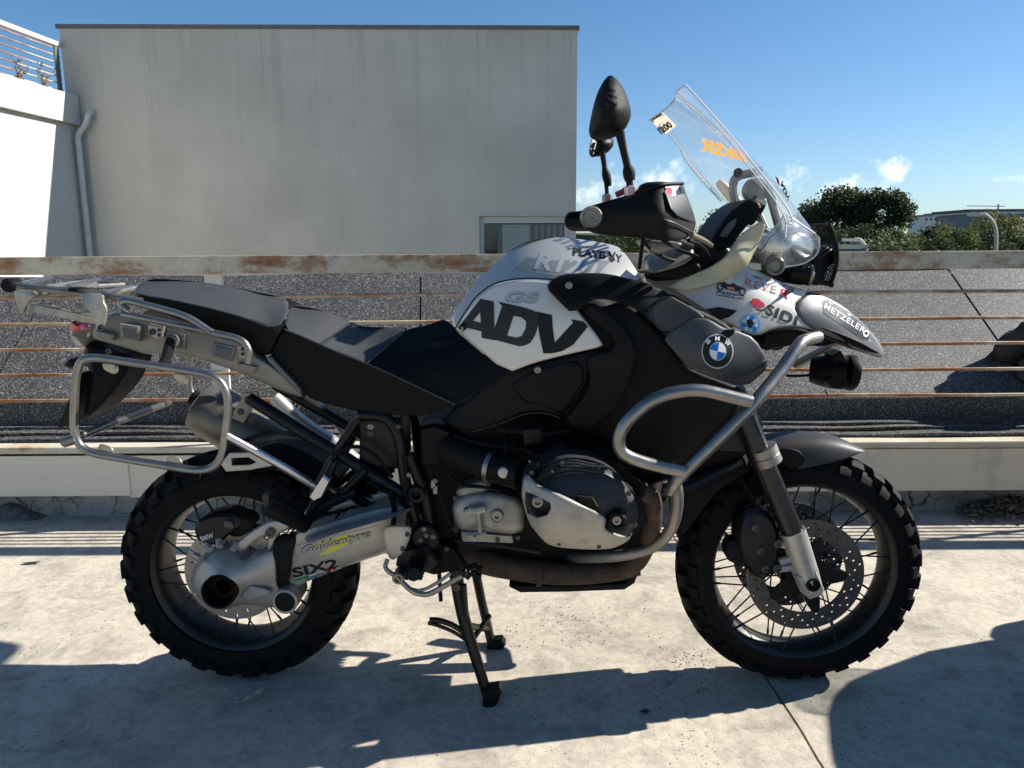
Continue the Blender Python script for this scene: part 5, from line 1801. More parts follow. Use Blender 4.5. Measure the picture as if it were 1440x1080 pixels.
# front fairing and beak
bk = panel('front_fairing', [(940, 403), (975, 400), (1008, 392), (1034, 374), (1050, 374), (1077, 386), (1110, 402), (1138, 410), (1114, 430), (1134, 456), (1147, 465), (1118, 458), (1086, 462), (1064, 473), (1042, 464), (1014, 450), (985, 432), (955, 412)],
           [(940, 403, -.19), (1008, 392, -.195), (1050, 374, -.17), (1110, 402, -.14), (1138, 410, -.125), (1147, 465, -.15), (1086, 462, -.195), (1042, 464, -.215), (985, 432, -.215), (1060, 420, -.20), (1110, 435, -.17)],
           silver, bike, thick=.02, edge=3, drop=.004, step=6, mirror=True)
prism('fairing_vent', [(994, 435), (1012, 432), (1037, 437), (1026, 446), (1012, 450)], -.222, -.2, blk, bk, bevel=.001)
tip = panel('beak', [(1114, 431), (1138, 410), (1158, 415), (1186, 430), (1211, 452), (1230, 472), (1240, 487), (1244, 497), (1240, 503), (1203, 492), (1186, 480), (1147, 466), (1134, 457)],
            [(1114, 431, -.162), (1138, 410, -.125), (1186, 430, -.085), (1230, 472, -.045), (1244, 497, -.04), (1203, 491, -.10), (1147, 466, -.15), (1180, 455, -.125), (1140, 440, -.155)], beakgrey, bike, thick=.02, edge=4, drop=.006, step=5, mirror=True)
panel('beak_underside', [(1134, 457), (1165, 462), (1205, 478), (1242, 499), (1240, 504), (1203, 493), (1184, 484), (1147, 470)], [(1134, 457, -.155), (1242, 499, -.045), (1184, 484, -.115), (1205, 478, -.11)], blk, tip, thick=.05, edge=3, drop=.004)
bcr = panel('beak_crest', [(1138, 410), (1158, 415), (1186, 430), (1211, 452), (1230, 472), (1244, 497), (1200, 450), (1160, 424)], [(1138, 410, -.02), (1244, 497, -.01), (1186, 430, -.02), (1200, 450, -.06)], beakgrey, tip, thick=.004, edge=2, drop=0)
bolt(1152, 459, -.125, .006, tip)
panel('lower_fairing', [(1064, 473), (1090, 463), (1118, 460), (1150, 468), (1180, 480), (1160, 488), (1120, 484), (1090, 490), (1074, 494)], -.08, blk, bike, thick=.16, edge=4, drop=.01)
tube('indicator_lead', [(1075, 485, -.05), (1090, 492, -.05), (1100, 488, -.02)], .004, blk, bike, n=6)
panel('turn_signal', [(1086, 484), (1096, 480), (1106, 482), (1104, 488), (1090, 490)], .05, orange_m, bike, thick=.03, edge=3, drop=.006, step=3)
# yellowed deflector
yd = panel('wind_deflector', [(938, 404), (958, 394), (993, 379), (1018, 364), (1032, 346), (1040, 332), (1058, 318), (1073, 310), (1077, 318), (1070, 336), (1061, 356), (1051, 374), (1034, 387), (1010, 397), (985, 404), (958, 411)],
           [(938, 404, -.20), (993, 379, -.215), (1032, 346, -.215), (1073, 310, -.20), (1061, 356, -.2), (1034, 387, -.21), (985, 404, -.225), (1040, 360, -.225)], yellowed, bike, thick=.006, edge=3, drop=.003, step=5, mirror=True)
# cockpit
cl = panel('instrument_cluster', [(998, 340), (1003, 330), (1024, 300), (1044, 284), (1056, 278), (1068, 284), (1072, 296), (1066, 308), (1052, 316), (1040, 330), (1028, 348), (1010, 352)],
           [(998, 340, -.10), (1044, 284, -.09), (1072, 296, -.10), (1028, 348, -.12)], blk, bike, thick=.20, edge=4, drop=.008)
panel('display_bezel', [(1012, 332), (1024, 314), (1036, 306), (1034, 316), (1022, 334)], -.122, M('display', (0.05, 0.055, 0.065), .15), cl, thick=.004, edge=1, drop=0, step=4, ch=0)
tube('gauge', [(1052, 292, -.06), (1066, 300, -.06)], .034, blk, cl, n=20)
panel('cockpit_housing', [(945, 372), (955, 352), (980, 342), (1000, 338), (1030, 350), (1030, 366), (1005, 380), (960, 392), (945, 390)], -.10, fblk, bike, thick=.2, edge=6, drop=.012)
rsv = panel('fluid_reservoir', [(909, 368), (914, 359), (945, 347), (968, 342), (976, 350), (976, 362), (960, 374), (918, 386), (911, 380)], [(909, 370, -.18), (945, 347, -.16), (976, 355, -.17), (940, 372, -.195)], bronze, bike, thick=.06, edge=5, drop=.012)
panel('reservoir_base', [(912, 384), (940, 378), (978, 366), (985, 374), (984, 384), (950, 394), (916, 396)], -.17, blk, bike, thick=.08, edge=4, drop=.008)
panel('brake_clutch_perch', [(896, 338), (912, 336), (956, 340), (962, 346), (930, 358), (918, 356)], -.30, M('perch_grey', (0.2, 0.2, 0.2), .4, .5, var=.2), bike, thick=.06, edge=4, drop=.01)
tube('cable', [(905, 334, -.40), (902, 352, -.36), (899, 376, -.25)], .0045, blk, bike, n=8)
tube('lever', [(972, 330, -.38), (990, 338, -.3), (1000, 345, -.22)], .006, M('lever_bronze', (0.25, 0.2, 0.14), .4, .6), bike, n=8)
tube('handlebar', [(832, 305, -.44), (905, 322, -.32), (975, 350, -.14), (985, 355, 0), (975, 350, .14), (905, 322, .32), (835, 310, .44)], .0125, fblk, bike, n=12, bend=.06)
panel('far_indicator', [(982, 336), (986, 318), (991, 314), (993, 328), (992, 340)], .14, M('pale_lens'), bike, thick=.03, edge=2, drop=.004, step=3)
for pts in ([(930, 336, -.36), (955, 352, -.26), (985, 362, -.14), (1010, 376, -.08)], [(900, 330, -.38), (915, 352, -.28), (940, 366, -.20), (990, 372, -.10)],
            [(968, 338, -.30), (985, 344, -.22), (996, 356, -.15), (1002, 380, -.12)], [(960, 345, .2), (990, 335, .12), (1010, 350, 0)]):
    tube('cable', pts, .0042, blk, bike, n=8, bend=.05)
# handguards
def hg(y, s):
    poly = [(817, 303), (822, 293), (835, 288), (852, 283), (880, 275), (899, 269), (902, 259), (910, 256), (930, 255), (958, 257), (963, 268), (972, 290), (977, 305), (979, 316), (972, 331), (957, 338), (938, 339), (905, 334), (863, 332), (838, 328), (823, 322)]
    ct = [(817, 305, y + .01), (840, 300, y), (890, 300, y - .02), (930, 262, y), (940, 300, y - .025), (945, 335, y - .005), (979, 316, y + .11), (962, 262, y + .07), (900, 332, y), (838, 327, y + .005), (900, 262, y + .02)]
    return panel('handguard', poly, ct, blk2, bike, thick=.035, edge=4, drop=.009, step=5)
hgd = hg(-.44, 1)
panel('guard_lit_face', [(932, 262), (960, 263), (972, 292), (977, 306), (977, 314), (946, 301)], [(932, 262, -.446), (960, 263, -.372), (977, 310, -.342), (946, 301, -.47), (965, 295, -.40)], gblk, hgd, thick=.004, edge=3, drop=.003, step=5)  # paler sheet paints the lit front of the handguard
tube('guard_ridge_highlight', [(921, 305, -.470), (945, 312, -.470), (972, 326, -.375)], .0022, gblk, hgd, n=6)  # paler tube paints the highlight along the crease
tube('guard_lip', [(893, 272, -.44), (915, 263, -.445), (935, 259, -.445), (960, 258, -.37)], .004, blk, hgd, n=6, bend=.03)
be = lathe('bar_end', (832, 305, -.455), NEAR, [(0.021, -.03), (0.021, .0), (0.019, .004), (0.015, .003), (0.0145, .006), (0.012, .006), (0.011, .001), (0.006, .001), (0.005, -.004), (0.0005, -.004)], steel2, bike, seg=28)
panel('handguard', [(794, 308), (799, 298), (812, 297), (830, 294), (880, 290), (905, 292), (908, 310), (880, 322), (830, 325), (805, 325), (796, 319)], [(794, 310, .44), (850, 310, .44), (905, 300, .36)], blk, bike, thick=.05, edge=5, drop=.012)
tube('grip', [(800, 311, -.30 + .7), (826, 312, -.30 + .66)], .017, rubber, bike, n=14)
tube('grip', [(838, 306, -.42), (880, 314, -.36)], .017, rubber, bike, n=14)
# mirrors
def mirror_head(poly, y, th, slots):
    cx0, cy0 = sum(q[0] for q in poly) / len(poly), sum(q[1] for q in poly) / len(poly)
    ct = [(q[0], q[1], y + th * .8) for q in poly[::2]] + [(cx0 + (q[0] - cx0) * .62, cy0 + (q[1] - cy0) * .62, y + th * .24) for q in poly[::3]] + [(cx0, cy0, y)]
    g1 = g_panel(poly, ct, thick=th * .6, edge=4, drop=.010, step=4, ch=1)
    o = g1.build('mirror', blk2 if slots else blk, bike, smooth=60)
    return o
mh = mirror_head([(856, 106), (849, 113), (841, 128), (835.5, 148), (831, 170), (829.5, 181), (832, 190), (838, 194), (850, 194), (866, 190.5), (880, 181), (887, 166), (887.5, 155), (883, 139), (877, 124), (867, 111), (861, 106)], -.46, .055, True)
for k, (a, b) in enumerate((((857, 121), (866, 127)), ((854, 127), (868, 136)), ((853, 134), (868, 146)), ((851, 142), (861, 151)), ((851, 151), (856, 154)))):
    sticker([(a[0], a[1]), (a[0] + 1.5, a[1] - 1.6), (b[0] + 1.2, b[1] - 1.6), (b[0], b[1] + 1.4)], [mh], dec_blk, name='vent_slot', lift=.0008)
    tube('vent_fin', [U(a[0] + .5, a[1] + 2.6, -.457), U(b[0] - .5, b[1] + 2.4, -.459)], .0014, gblk, mh, n=5)
mf = mirror_head([(834, 192), (850, 192), (863, 195), (863, 205), (856, 213), (846, 218), (832, 220), (829, 213), (831, 200)], .40, .05, False)
sticker([(834, 193), (841, 193), (835, 216), (830.5, 217), (831, 203)], [mf], M('mirror_glass', (0.55, 0.52, 0.55), .08, .9), name='mirror_glass')
tube('mirror_stem', [(871, 183, -.43), (876, 208, -.425), (883, 236, -.42), (886, 264, -.42)], [.0095, .0075, .0075, .007], blk, mh, n=12, bend=.05)
tube('mirror_sleeve', [(882, 233, -.42), (884, 240, -.42), (886, 254, -.42)], [.008, .012, .012, .010], blk2, mh, n=14)
tube('mirror_stem', [(847, 214, .40), (850, 234, .40), (854, 276, .40)], [.009, .007, .006], blk, mf, n=10)
tube('mirror_sleeve', [(850, 236, .40), (853, 248, .40), (856, 262, .40)], [.008, .013, .013, .009], blk2, mf, n=12)
lathe('stem_nut', (854, 279, .4), (0, 0, 1), [(0.016, -.01), (0.016, .008), (0.008, .014)], steel2, mf, seg=6, smooth=0)
lathe('stem_nut', (887, 268, -.42), (0, 0, 1), [(0.013, -.012), (0.013, .006), (0.008, .01)], M('nut_pinkish', (0.5, 0.38, 0.38), .4, .5), mh, seg=6, smooth=0)
tube('lever_adjuster', [(866, 274, -.41), (876, 270, -.41), (881, 266, -.41)], .006, M('adjuster_red', (0.3, 0.05, 0.05), .5), bike, n=8)

# ---------------------------------------------------------------- windscreen
def windscreen():
    # rows from top to bottom: near fold, near lip, centre line (pixel, pixel), half widths
    near = [(951, 129), (978, 151), (1004, 174), (1030, 203), (1050, 231), (1070, 256), (1086, 276), (1100, 298), (1106, 312)]
    lip = [(964, 119), (986, 143), (1010, 170), (1034, 198), (1056, 226), (1075, 249), (1092, 271), (1108, 294), (1115, 310)]
    cen = [(944, 146), (978, 170), (1012, 194), (1046, 220), (1076, 246), (1099, 272), (1118, 298), (1136, 320), (1150, 338)]
    hw = [.20, .205, .21, .215, .215, .21, .2, .185, .17]
    rows = []
    for nr, lp, ce, h in zip(near, lip, cen, hw):
        a, l, c = U(*nr, -h), U(*lp, -h - .012), U(*ce, 0)
        half = [l, a]
        for k in (1, 2, 3, 4):
            t = k / 4
            s = math.sin(t * math.pi / 2)
            half.append(Vector((a.x + (c.x - a.x) * s, -h * (1 - t), a.z + (c.z - a.z) * s)))
        rows.append(half + [Vector((p.x, -p.y, p.z)) for p in reversed(half[:-1])])
    n = len(rows[0])
    vs = [p for r in rows for p in r]
    fs = [[r * n + i, r * n + i + 1, (r + 1) * n + i + 1, (r + 1) * n + i] for r in range(len(rows) - 1) for i in range(n - 1)]
    o = mk('windscreen', vs, fs, clear, bike, smooth=75)
    md = o.modifiers.new('sub', 'SUBSURF')
    md.levels = md.render_levels = 2
    # bright polished edges
    def edge(pts, r=.0022):
        g_ = g_tube(pts, r, 6, .01)
        mk('screen_edge', g_.v, g_.f, edge_m, o)
    edge([r[0] for r in rows])
    edge([r[1] for r in rows], .0016)
    edge([r[-1] for r in rows], .0016)
    edge(rows[0])
    edge(rows[-1])
    return o
wsn = windscreen()
scr_edge = edge_m
# screen carrier and brackets behind it
brk = M('bracket_grey', (0.3, 0.3, 0.28), .45, .4, var=.15)
tube('screen_bracket', [(1036, 292, .06), (1030, 262, .06), (1034, 248, .06), (1072, 240, .05)], .011, brk, bike, n=10, bend=.02)
tube('screen_bracket', [(1078, 258, -.10), (1090, 300, -.10), (1096, 322, -.10)], .010, brk, bike, n=10, bend=.03)
tube('screen_bracket', [(1066, 300, .10), (1080, 330, .10)], .010, brk, bike, n=10)
lathe('bracket_knob', (1062, 268, .09), NEAR, [(0.0005, -.03), (0.03, -.02), (0.034, 0), (0.03, .02), (0.0005, .026)], brk, bike, seg=20)
bolt(1038, 243, .05, .009, bike, darkbolt)
panel('far_deflector', [(957, 210), (962, 212), (995, 252), (1020, 280), (1014, 284), (985, 256), (963, 226)], .24, clear, bike, thick=.004, edge=1, drop=0, step=6, ch=0)
tube('deflector_edge', [(957, 210, .238), (968, 230, .238), (990, 256, .238), (1014, 283, .238)], .0022, edge_m, bike, n=6)
panel('far_turn_signal', [(1008, 258), (1016, 251), (1046, 282), (1042, 292), (1030, 286)], .23, M('amber_pale', (0.55, 0.36, 0.22), .4), bike, thick=.03, edge=4, drop=.008, step=4)
# headlamp with clear cover
hl = panel('headlamp', [(1066, 352), (1084, 330), (1104, 318), (1130, 322), (1148, 338), (1149, 354), (1136, 366), (1100, 374), (1076, 372)],
           [(1066, 355, -.14), (1104, 318, -.13), (1148, 345, -.10), (1100, 374, -.14), (1110, 345, -.165)], M('reflector', (0.5, 0.5, 0.48), .18, .85, var=.35, vscale=22), bike, thick=.26, edge=8, drop=.02, step=5)
lens = panel('headlamp_cover', [(1060, 352), (1078, 332), (1096, 312), (1103, 299), (1125, 312), (1150, 330), (1153, 345), (1148, 360), (1130, 371), (1094, 377), (1070, 374)],
             [(1060, 352, -.155), (1103, 299, -.15), (1150, 335, -.115), (1094, 377, -.155), (1110, 345, -.19)], lens_clear, bike, thick=.003, edge=6, drop=.02, step=5)
tube('cover_edge', [(1060, 352, -.155), (1078, 332, -.158), (1097, 312, -.152), (1103, 299, -.15), (1130, 318, -.135), (1151, 332, -.115), (1153, 345, -.11), (1148, 360, -.11), (1130, 371, -.13), (1094, 377, -.155)], .0022, edge_m, lens, n=6, bend=.015)
tube('cover_edge', [(1103, 300, -.165), (1106, 322, -.18), (1104, 334, -.185)], .0018, edge_m, lens, n=6)
lathe('lamp_bulb', (1091, 374, -.17), NEAR, [(0.022, -.04), (0.022, .0), (0.018, .004), (0.012, -.006), (0.0005, -.006)], bronze, hl, seg=20)
tube('auxiliary_lamp', [(1110, 384, -.11), (1138, 387, -.11)], [.022, .024, .024], blk, bike, n=18)
lathe('lamp_rim', (1138, 387, -.11), (1, 0, -.1), [(0.0245, -.004), (0.026, 0), (0.0245, .004), (0.0005, .004)], steel2, bike, seg=20)
panel('lamp_bracket', [(1092, 384), (1105, 378), (1140, 376), (1152, 370), (1146, 395), (1128, 402), (1105, 396)], -.08, blk, bike, thick=.15, edge=3, drop=.006)
# headlamp stone guard: perforated plate in front of the lamp
def stone_guard():
    pts3 = []
    cols, rws = 9, 15
    gg = Geo()
    def gp(s, t):
        # s across (0 near .. 1 far), t down
        y = -.115 + .23 * s
        top, bot = U(1163, 316, 0), U(1166, 398, 0)
        bow = .018 * (1 - (2 * s - 1) ** 2)
        prof = .014 * math.sin(math.pi * min(1, t * 1.05))
        inset = 1 - .35 * max(0, (abs(t - .45) - .25)) ** 1.3
        return Vector((top.x + (bot.x - top.x) * t + bow + prof - .035, y * inset, top.z + (bot.z - top.z) * t))
    def bar(a, b, r=.0022):
        g_ = g_tube([a, b], r, 4, cap=False)
        gg.add(g_.v, g_.f)
    for r in range(rws):
        for c in range(cols):
            p = gp((c + .0) / cols, r / rws)
            q = gp((c + 1) / cols, (r + 1) / rws)
            p2 = gp((c + 1) / cols, r / rws)
            q2 = gp(c / cols, (r + 1) / rws)
            if 6 <= r <= 9:
                gg.add([p, p2, q, q2], [[0, 1, 2, 3]])
            else:
                bar(p, q)
                bar(p2, q2)
    fr = []
    for k in range(13):
        fr.append(gp(0, k / 12))
    g_ = g_tube(fr, .004, 8, .01)
    gg.add(g_.v, g_.f)
    g_ = g_tube([gp(k / 8, 0) for k in range(9)], .004, 8, .01)
    gg.add(g_.v, g_.f)
    g_ = g_tube([gp(k / 8, 1) for k in range(9)], .006, 8, .01)
    gg.add(g_.v, g_.f)
    g_ = g_tube([gp(1, k / 12) for k in range(13)], .004, 8, .01)
    gg.add(g_.v, g_.f)
    return gg.build('headlamp_guard', blk, bike, smooth=30)
hgr = stone_guard()
panel('guard_side', [(1138, 378), (1150, 356), (1160, 346), (1172, 350), (1173, 368), (1164, 376), (1158, 398), (1148, 402), (1136, 398)], [(1138, 378, -.115), (1172, 350, -.09), (1148, 400, -.11)], blk, hgr, thick=.01, edge=3, drop=.004, step=4)

# ---------------------------------------------------------------- crash bars
cy = -.385
cb = tube('crash_bar', [(942, 690, cy + .06), (950, 676, cy + .03), (1000, 628, cy + .02), (1060, 568, cy + .03), (1095, 526, cy + .08), (1122, 486, -.27), (1130, 478, -.25), (1150, 474, -.18)], .0143, steel, bike, n=16, bend=.05, mirror=True)
tube('crash_bar', [(1056, 565, cy), (978, 546, cy - .01), (920, 558, cy - .01), (872, 600, cy - .01), (868, 636, cy - .005), (905, 651, cy), (962, 663, cy + .01)], .0140, steel, bike, n=16, bend=.04, mirror=True)
tube('crash_bar', [(948, 672, cy + .05), (954, 700, cy + .06), (948, 738, cy + .08), (926, 768, cy + .12), (880, 781, -.25), (836, 784, -.19), (800, 784, -.09)], .0140, steel2, bike, n=16, bend=.05, mirror=True)
tube('crash_bar', [(962, 663, cy + .02), (925, 672, -.28), (905, 676, -.22)], .012, fblk, bike, n=12)
sticker([(943, 647.5), (948, 649), (951, 651), (948, 652), (941, 650)], [cb], dec_white, name='sticker')
# auxiliary lamp on the bar
fl = tube('fog_lamp', [(1140, 520, .12), (1165, 522, .10), (1192, 524, .08)], [.034, .043, .047, .046], blk, bike, n=24)
lathe('lamp_bezel', (1196, 524, .08), (1, 0, -.1), [(0.046, -.012), (0.049, 0), (0.046, .01), (0.03, .012), (0.0005, .012)], blk2, fl, seg=24)
prism('lamp_mount', [(1168, 546), (1160, 536), (1166, 530), (1196, 534), (1198, 542), (1184, 548)], .05, .13, blk, fl, bevel=.004)
prism('lamp_mount', [(1170, 500), (1184, 494), (1192, 505), (1190, 512), (1172, 512)], .06, .12, blk, fl, bevel=.004)
tube('lamp_lead', [(1142, 527, .12), (1120, 529, .12), (1106, 528, .12)], .004, blk, fl, n=6)
tube('lamp_lead', [(1160, 548, .10), (1164, 556, .10)], .002, blk, fl, n=5)
tube('crash_bar', [(1118, 514, .26), (1160, 492, .2), (1182, 482, .16), (1176, 474, .10), (1150, 478, .05)], .013, steel, bike, n=14, bend=.04)

# ---------------------------------------------------------------- lettering and emblems
# big letters on the tank panel
A_ = [(644, 462), (675, 420), (694, 424), (694.5, 462), (707, 466), (700, 480), (677, 476), (677, 466), (658, 462), (652, 467)]
A_ = [(644, 461), (675.5, 420), (694, 424), (695, 460), (696, 479), (677, 475), (677, 466), (657, 461), (651, 467)]
sticker(A_, [tpn], dec_dgrey, name='letter_a', holes=[[(665, 451), (675, 439), (676, 454)]], step=6)
D_ = [(700, 424), (735, 432), (748, 436), (756, 440), (757, 456), (753, 470), (746, 482), (738, 486), (730, 487), (700, 479), (690, 477), (696, 460), (706, 430)]
sticker(D_, [tpn], dec_dgrey, name='letter_d', holes=[[(722, 444), (733, 446), (740, 452), (739, 462), (734, 472), (727, 475), (713, 472)]], step=6)
V_ = [(754, 438), (776, 443), (777, 460), (780, 482), (800, 460), (806, 454), (803, 449), (820, 452), (827, 459), (806, 485), (790, 494), (776, 497), (764, 497), (759, 474)]
sticker(V_, [tpn, lc, tank], dec_blk, name='letter_v', step=6)
lettering('GS', (711, 409), (759, 411), (711, 424), [tpn], M('embossed', (0.5, 0.5, 0.48), .45, .3), bold=.02, shear=.2, name='painted_relief_letters', lift=.0016)
lettering('GS', (710, 410.5), (758, 412.5), (710, 425.5), [tpn], M('painted_emboss_shade', (0.36, 0.36, 0.35), .5, .3), bold=.035, shear=.2, name='painted_relief_letters', lift=.0009)  # darker offset copy paints the shade beside the letters
sticker([(722, 379), (741, 361), (765, 366), (860, 366), (838, 389), (800, 386), (778, 388)], [tank], greyp, name='tank_stripe', lift=.001)
lettering('R120', (755, 354), (842, 366), (750, 378), [tank], greyp2, bold=.03, shear=.15, lift=.0018)
sticker([(812, 389), (838, 365), (843, 366), (818, 389)], [tank], M('stripe_dark', (0.2, .2, .2), .4, .3), name='tank_stripe', lift=.0022)
lettering('PLAYB', (806, 348), (853, 353.5), (805, 359), [tank], dec_blk, bold=.045, spacing=.95, lift=.0022)
lettering('Y', (866, 357), (875, 359), (865, 368), [tank], dec_blk, bold=.045, lift=.0022)
sticker([(856, 362), (860, 360), (864, 362), (865, 366), (861, 369), (857, 367)], [tank], dec_blk, name='emblem', lift=.0022, step=2)
sticker([(858, 361), (855, 354), (857, 353), (861, 360)], [tank], dec_blk, name='emblem', lift=.0022, step=2)
sticker([(861, 360), (864, 354), (866, 355), (863, 362)], [tank], dec_blk, name='emblem', lift=.0022, step=2)
# roundel on the shroud plate
cx_, cy_ = 1009, 494
sticker(circle2(cx_, cy_, 22.5, 24.5), [pl], dec_pale, name='roundel', lift=.0012, step=6)
sticker(circle2(cx_, cy_, 21, 23), [pl], dec_blk, name='roundel', lift=.0019, step=6)
sticker(circle2(cx_ + .5, cy_, 12, 13.2), [pl], dec_pale, name='roundel', lift=.0026, step=5)
for a0, mm in ((0, dec_blue), (90, dec_white), (180, dec_blue), (270, dec_white)):
    sticker([(cx_ + .5, cy_)] + circle2(cx_ + .5, cy_, 11, 12.2, n=10, a0=a0 + 12, a1=a0 + 102), [pl], mm, name='roundel_quarter', lift=.0033, step=5)
for ch_, (x, y), an in (('B', (996, 480), -38), ('M', (1009, 476), 2), ('W', (1023, 482.5), 40)):
    c, s = math.cos(rad(an)), math.sin(rad(an))
    w_, h_ = (8.5 if ch_ == 'W' else 6.5), 6.5
    TL = (x - c * w_ / 2 + s * h_ / 2, y - s * w_ / 2 - c * h_ / 2)
    TR = (x + c * w_ / 2 + s * h_ / 2, y + s * w_ / 2 - c * h_ / 2)
    BL = (x - c * w_ / 2 - s * h_ / 2, y - s * w_ / 2 + c * h_ / 2)
    lettering(ch_, TL, TR, BL, [pl], dec_white, bold=.03, lift=.0034)
# fairing stickers
sticker([(1049, 384), (1118, 404), (1114, 422), (1048, 398)], [bk], M('fairing_strip', (0.4, .4, .41), .35, .4, coat=.3), name='sticker', lift=.001)
lettering('REVE', (1050, 391), (1093, 403), (1048, 401), [bk], dec_dred, bold=.0, spacing=1.1, lift=.002)
lettering('R', (1099, 405), (1112, 410), (1096, 416), [bk], dec_red, bold=.02, lift=.002)
lettering('SIDI', (1080, 427), (1124, 444), (1075, 442), [bk], dec_blk, bold=.025, spacing=1.15, lift=.0022)
sticker([(1056, 426), (1058, 420), (1066, 420), (1074, 426), (1076, 431), (1070, 433), (1066, 429), (1063, 430), (1066, 433), (1062, 434)], [bk], dec_red, name='emblem', lift=.002, step=4)
sticker([(1060, 434), (1072, 436), (1078, 431), (1074, 438), (1068, 438)], [bk], dec_blk, name='emblem', lift=.0022, step=4)
bl = sticker(circle2(1055, 455.5, 14.5, 14.5, n=18), [bk], dec_lblue, name='sticker', lift=.0012, step=5)
for k in range(9):
    a = k * 40 + 10
    x, y = 1055 + 9 * math.cos(rad(a)), 455.5 + 9 * math.sin(rad(a))
    sticker(circle2(x, y, 2.2 + (k % 3), 3.0, n=7), [bk], (dec_white, dec_blue, dec_pale)[k % 3], name='sticker', lift=.002, step=4)
sticker([(1050, 450), (1056, 448), (1060, 454), (1056, 462), (1051, 458)], [bk], dec_blk, name='sticker', lift=.0024, step=4)
# little motorcycle sticker
for x in (1013, 1044):
    sticker(circle2(x, 403 if x < 1030 else 410, 5.2, 6, n=16), [bk, yd], dec_blk, name='emblem', holes=[circle2(x, 403 if x < 1030 else 410, 3.2, 4, n=12)], lift=.002, step=4)
sticker([(1012, 402), (1018, 396), (1024, 400), (1032, 398), (1036, 401), (1044, 404), (1046, 409), (1042, 406), (1036, 410), (1022, 407)], [bk, yd], dec_blk, name='emblem', lift=.0022, step=4)
sticker([(1022, 403), (1032, 404), (1034, 408), (1024, 407)], [bk, yd], dec_dred, name='emblem', lift=.003, step=4)
sticker([(1008, 409), (1047, 416), (1046, 422), (1008, 415)], [bk], dec_blk, name='sticker', lift=.0018, step=5)
lettering('MOTOPARTS', (1009, 410.5), (1046, 417.2), (1009, 414.6), [bk], dec_pale, bold=.02, lift=.0026)
# beak lettering on a dark strip
sticker([(1157, 424), (1163, 420), (1196, 440), (1224, 466), (1222, 478), (1212, 477), (1158, 440)], [tip, bcr], M('beak_strip', (0.03, .034, .038), .5, spec=.2), name='sticker', lift=.0012)
lettering('METZELER', (1161, 426), (1218, 462), (1158, 433), [tip, bcr], dec_white, bold=.012, spacing=1.1, lift=.0028)
sticker(circle2(1218, 469, 4.2, 5, n=12), [tip, bcr], dec_white, name='emblem', lift=.002, step=3)
sticker([(1216, 467), (1219, 466), (1221, 469), (1219, 472), (1218, 469.5), (1216, 471)], [tip, bcr], dec_blk, name='emblem', lift=.003, step=2)
# swingarm stickers
sticker([(416, 767), (532, 739), (536, 756), (413, 789)], [sw, swr], M('sticker_film', (0.42, .42, .4), .35, .3), name='sticker', lift=.0016, step=4)
sticker([(436, 767), (488, 752), (506, 756), (470, 776), (446, 782), (470, 764)], [sw, swr], dec_yel, name='sticker', lift=.0024, step=4)
lettering('Goldentyre', (424, 768), (520, 744), (425, 782), [sw, swr], dec_dgrey, bold=.04, shear=.2, lift=.0032)
lettering('Goldentyre', (425.5, 769), (519, 745.5), (426.5, 781), [sw, swr], dec_pale, bold=.0, shear=.2, lift=.004)
sticker([(406, 801), (470, 784), (481, 799), (416, 824)], [sw, swr], M('six_film', (0.4, .4, .39), .4, .2), name='sticker', lift=.0016, step=4)
lettering('SIX2', (409, 800), (473, 785), (413, 813), [sw, swr], dec_blk, bold=.04, lift=.0028)
sticker([(414, 815), (434, 809), (434.5, 812), (414.5, 818.5)], [sw, swr], dec_grn, name='sticker', lift=.0024)
sticker([(434, 809), (456, 803), (456.5, 806), (434.5, 812)], [sw, swr], dec_white, name='sticker', lift=.0024)
sticker([(456, 803), (478, 796.5), (478.5, 799.5), (456.5, 806)], [sw, swr], dec_red, name='sticker', lift=.0024)
# caliper, handguard, screen
lettering('BMW', (281, 755), (299, 749), (283, 762), [rc], dec_pale, bold=.03, lift=.006)
sticker([(935, 262), (962, 261), (964, 272), (940, 276)], [hgd], dec_pale, name='sticker', lift=.0045)
sticker([(936, 264), (944, 263), (946, 272), (941, 275)], [hgd], dec_red, name='sticker', lift=.0052)
lettering('SIDI', (946, 264), (962, 263), (947, 272), [hgd], dec_white, bold=.05, lift=.0054)
lettering('BIKER', (1050, 214), (986, 198), (1050, 228), [wsn], dec_org, bold=.03, far=True, lift=.003)
lettering('PLIUS', (1016, 202), (986, 193), (1016, 208), [wsn], dec_org, bold=.02, far=True, lift=.003)
st2 = sticker([(914, 168), (931, 156), (951, 177), (935, 190)], [wsn], dec_tan, name='sticker', far=True, lift=.003)
sticker([(916, 168), (929, 158.5), (931, 161), (918, 170.5)], [wsn], dec_dgrey, name='sticker', far=True, lift=.004)
lettering('1200', (923, 181), (940, 170), (930, 189), [wsn], dec_dgrey, bold=.05, far=True, lift=.004)
lettering('ADV', (1096, 256), (1108, 284), (1100, 253), [wsn], dec_blk, bold=.06, lift=.003)
sticker([(1090, 247), (1095, 252), (1097, 262), (1093, 257)], [wsn], dec_red, name='sticker', lift=.003)
lettering('BMW', (799, 722), (824, 728), (798, 734), [sg], M('guard_stamp', (0.36, .35, .33), .5, .4), bold=.0, name='stamped_letters', lift=.001)
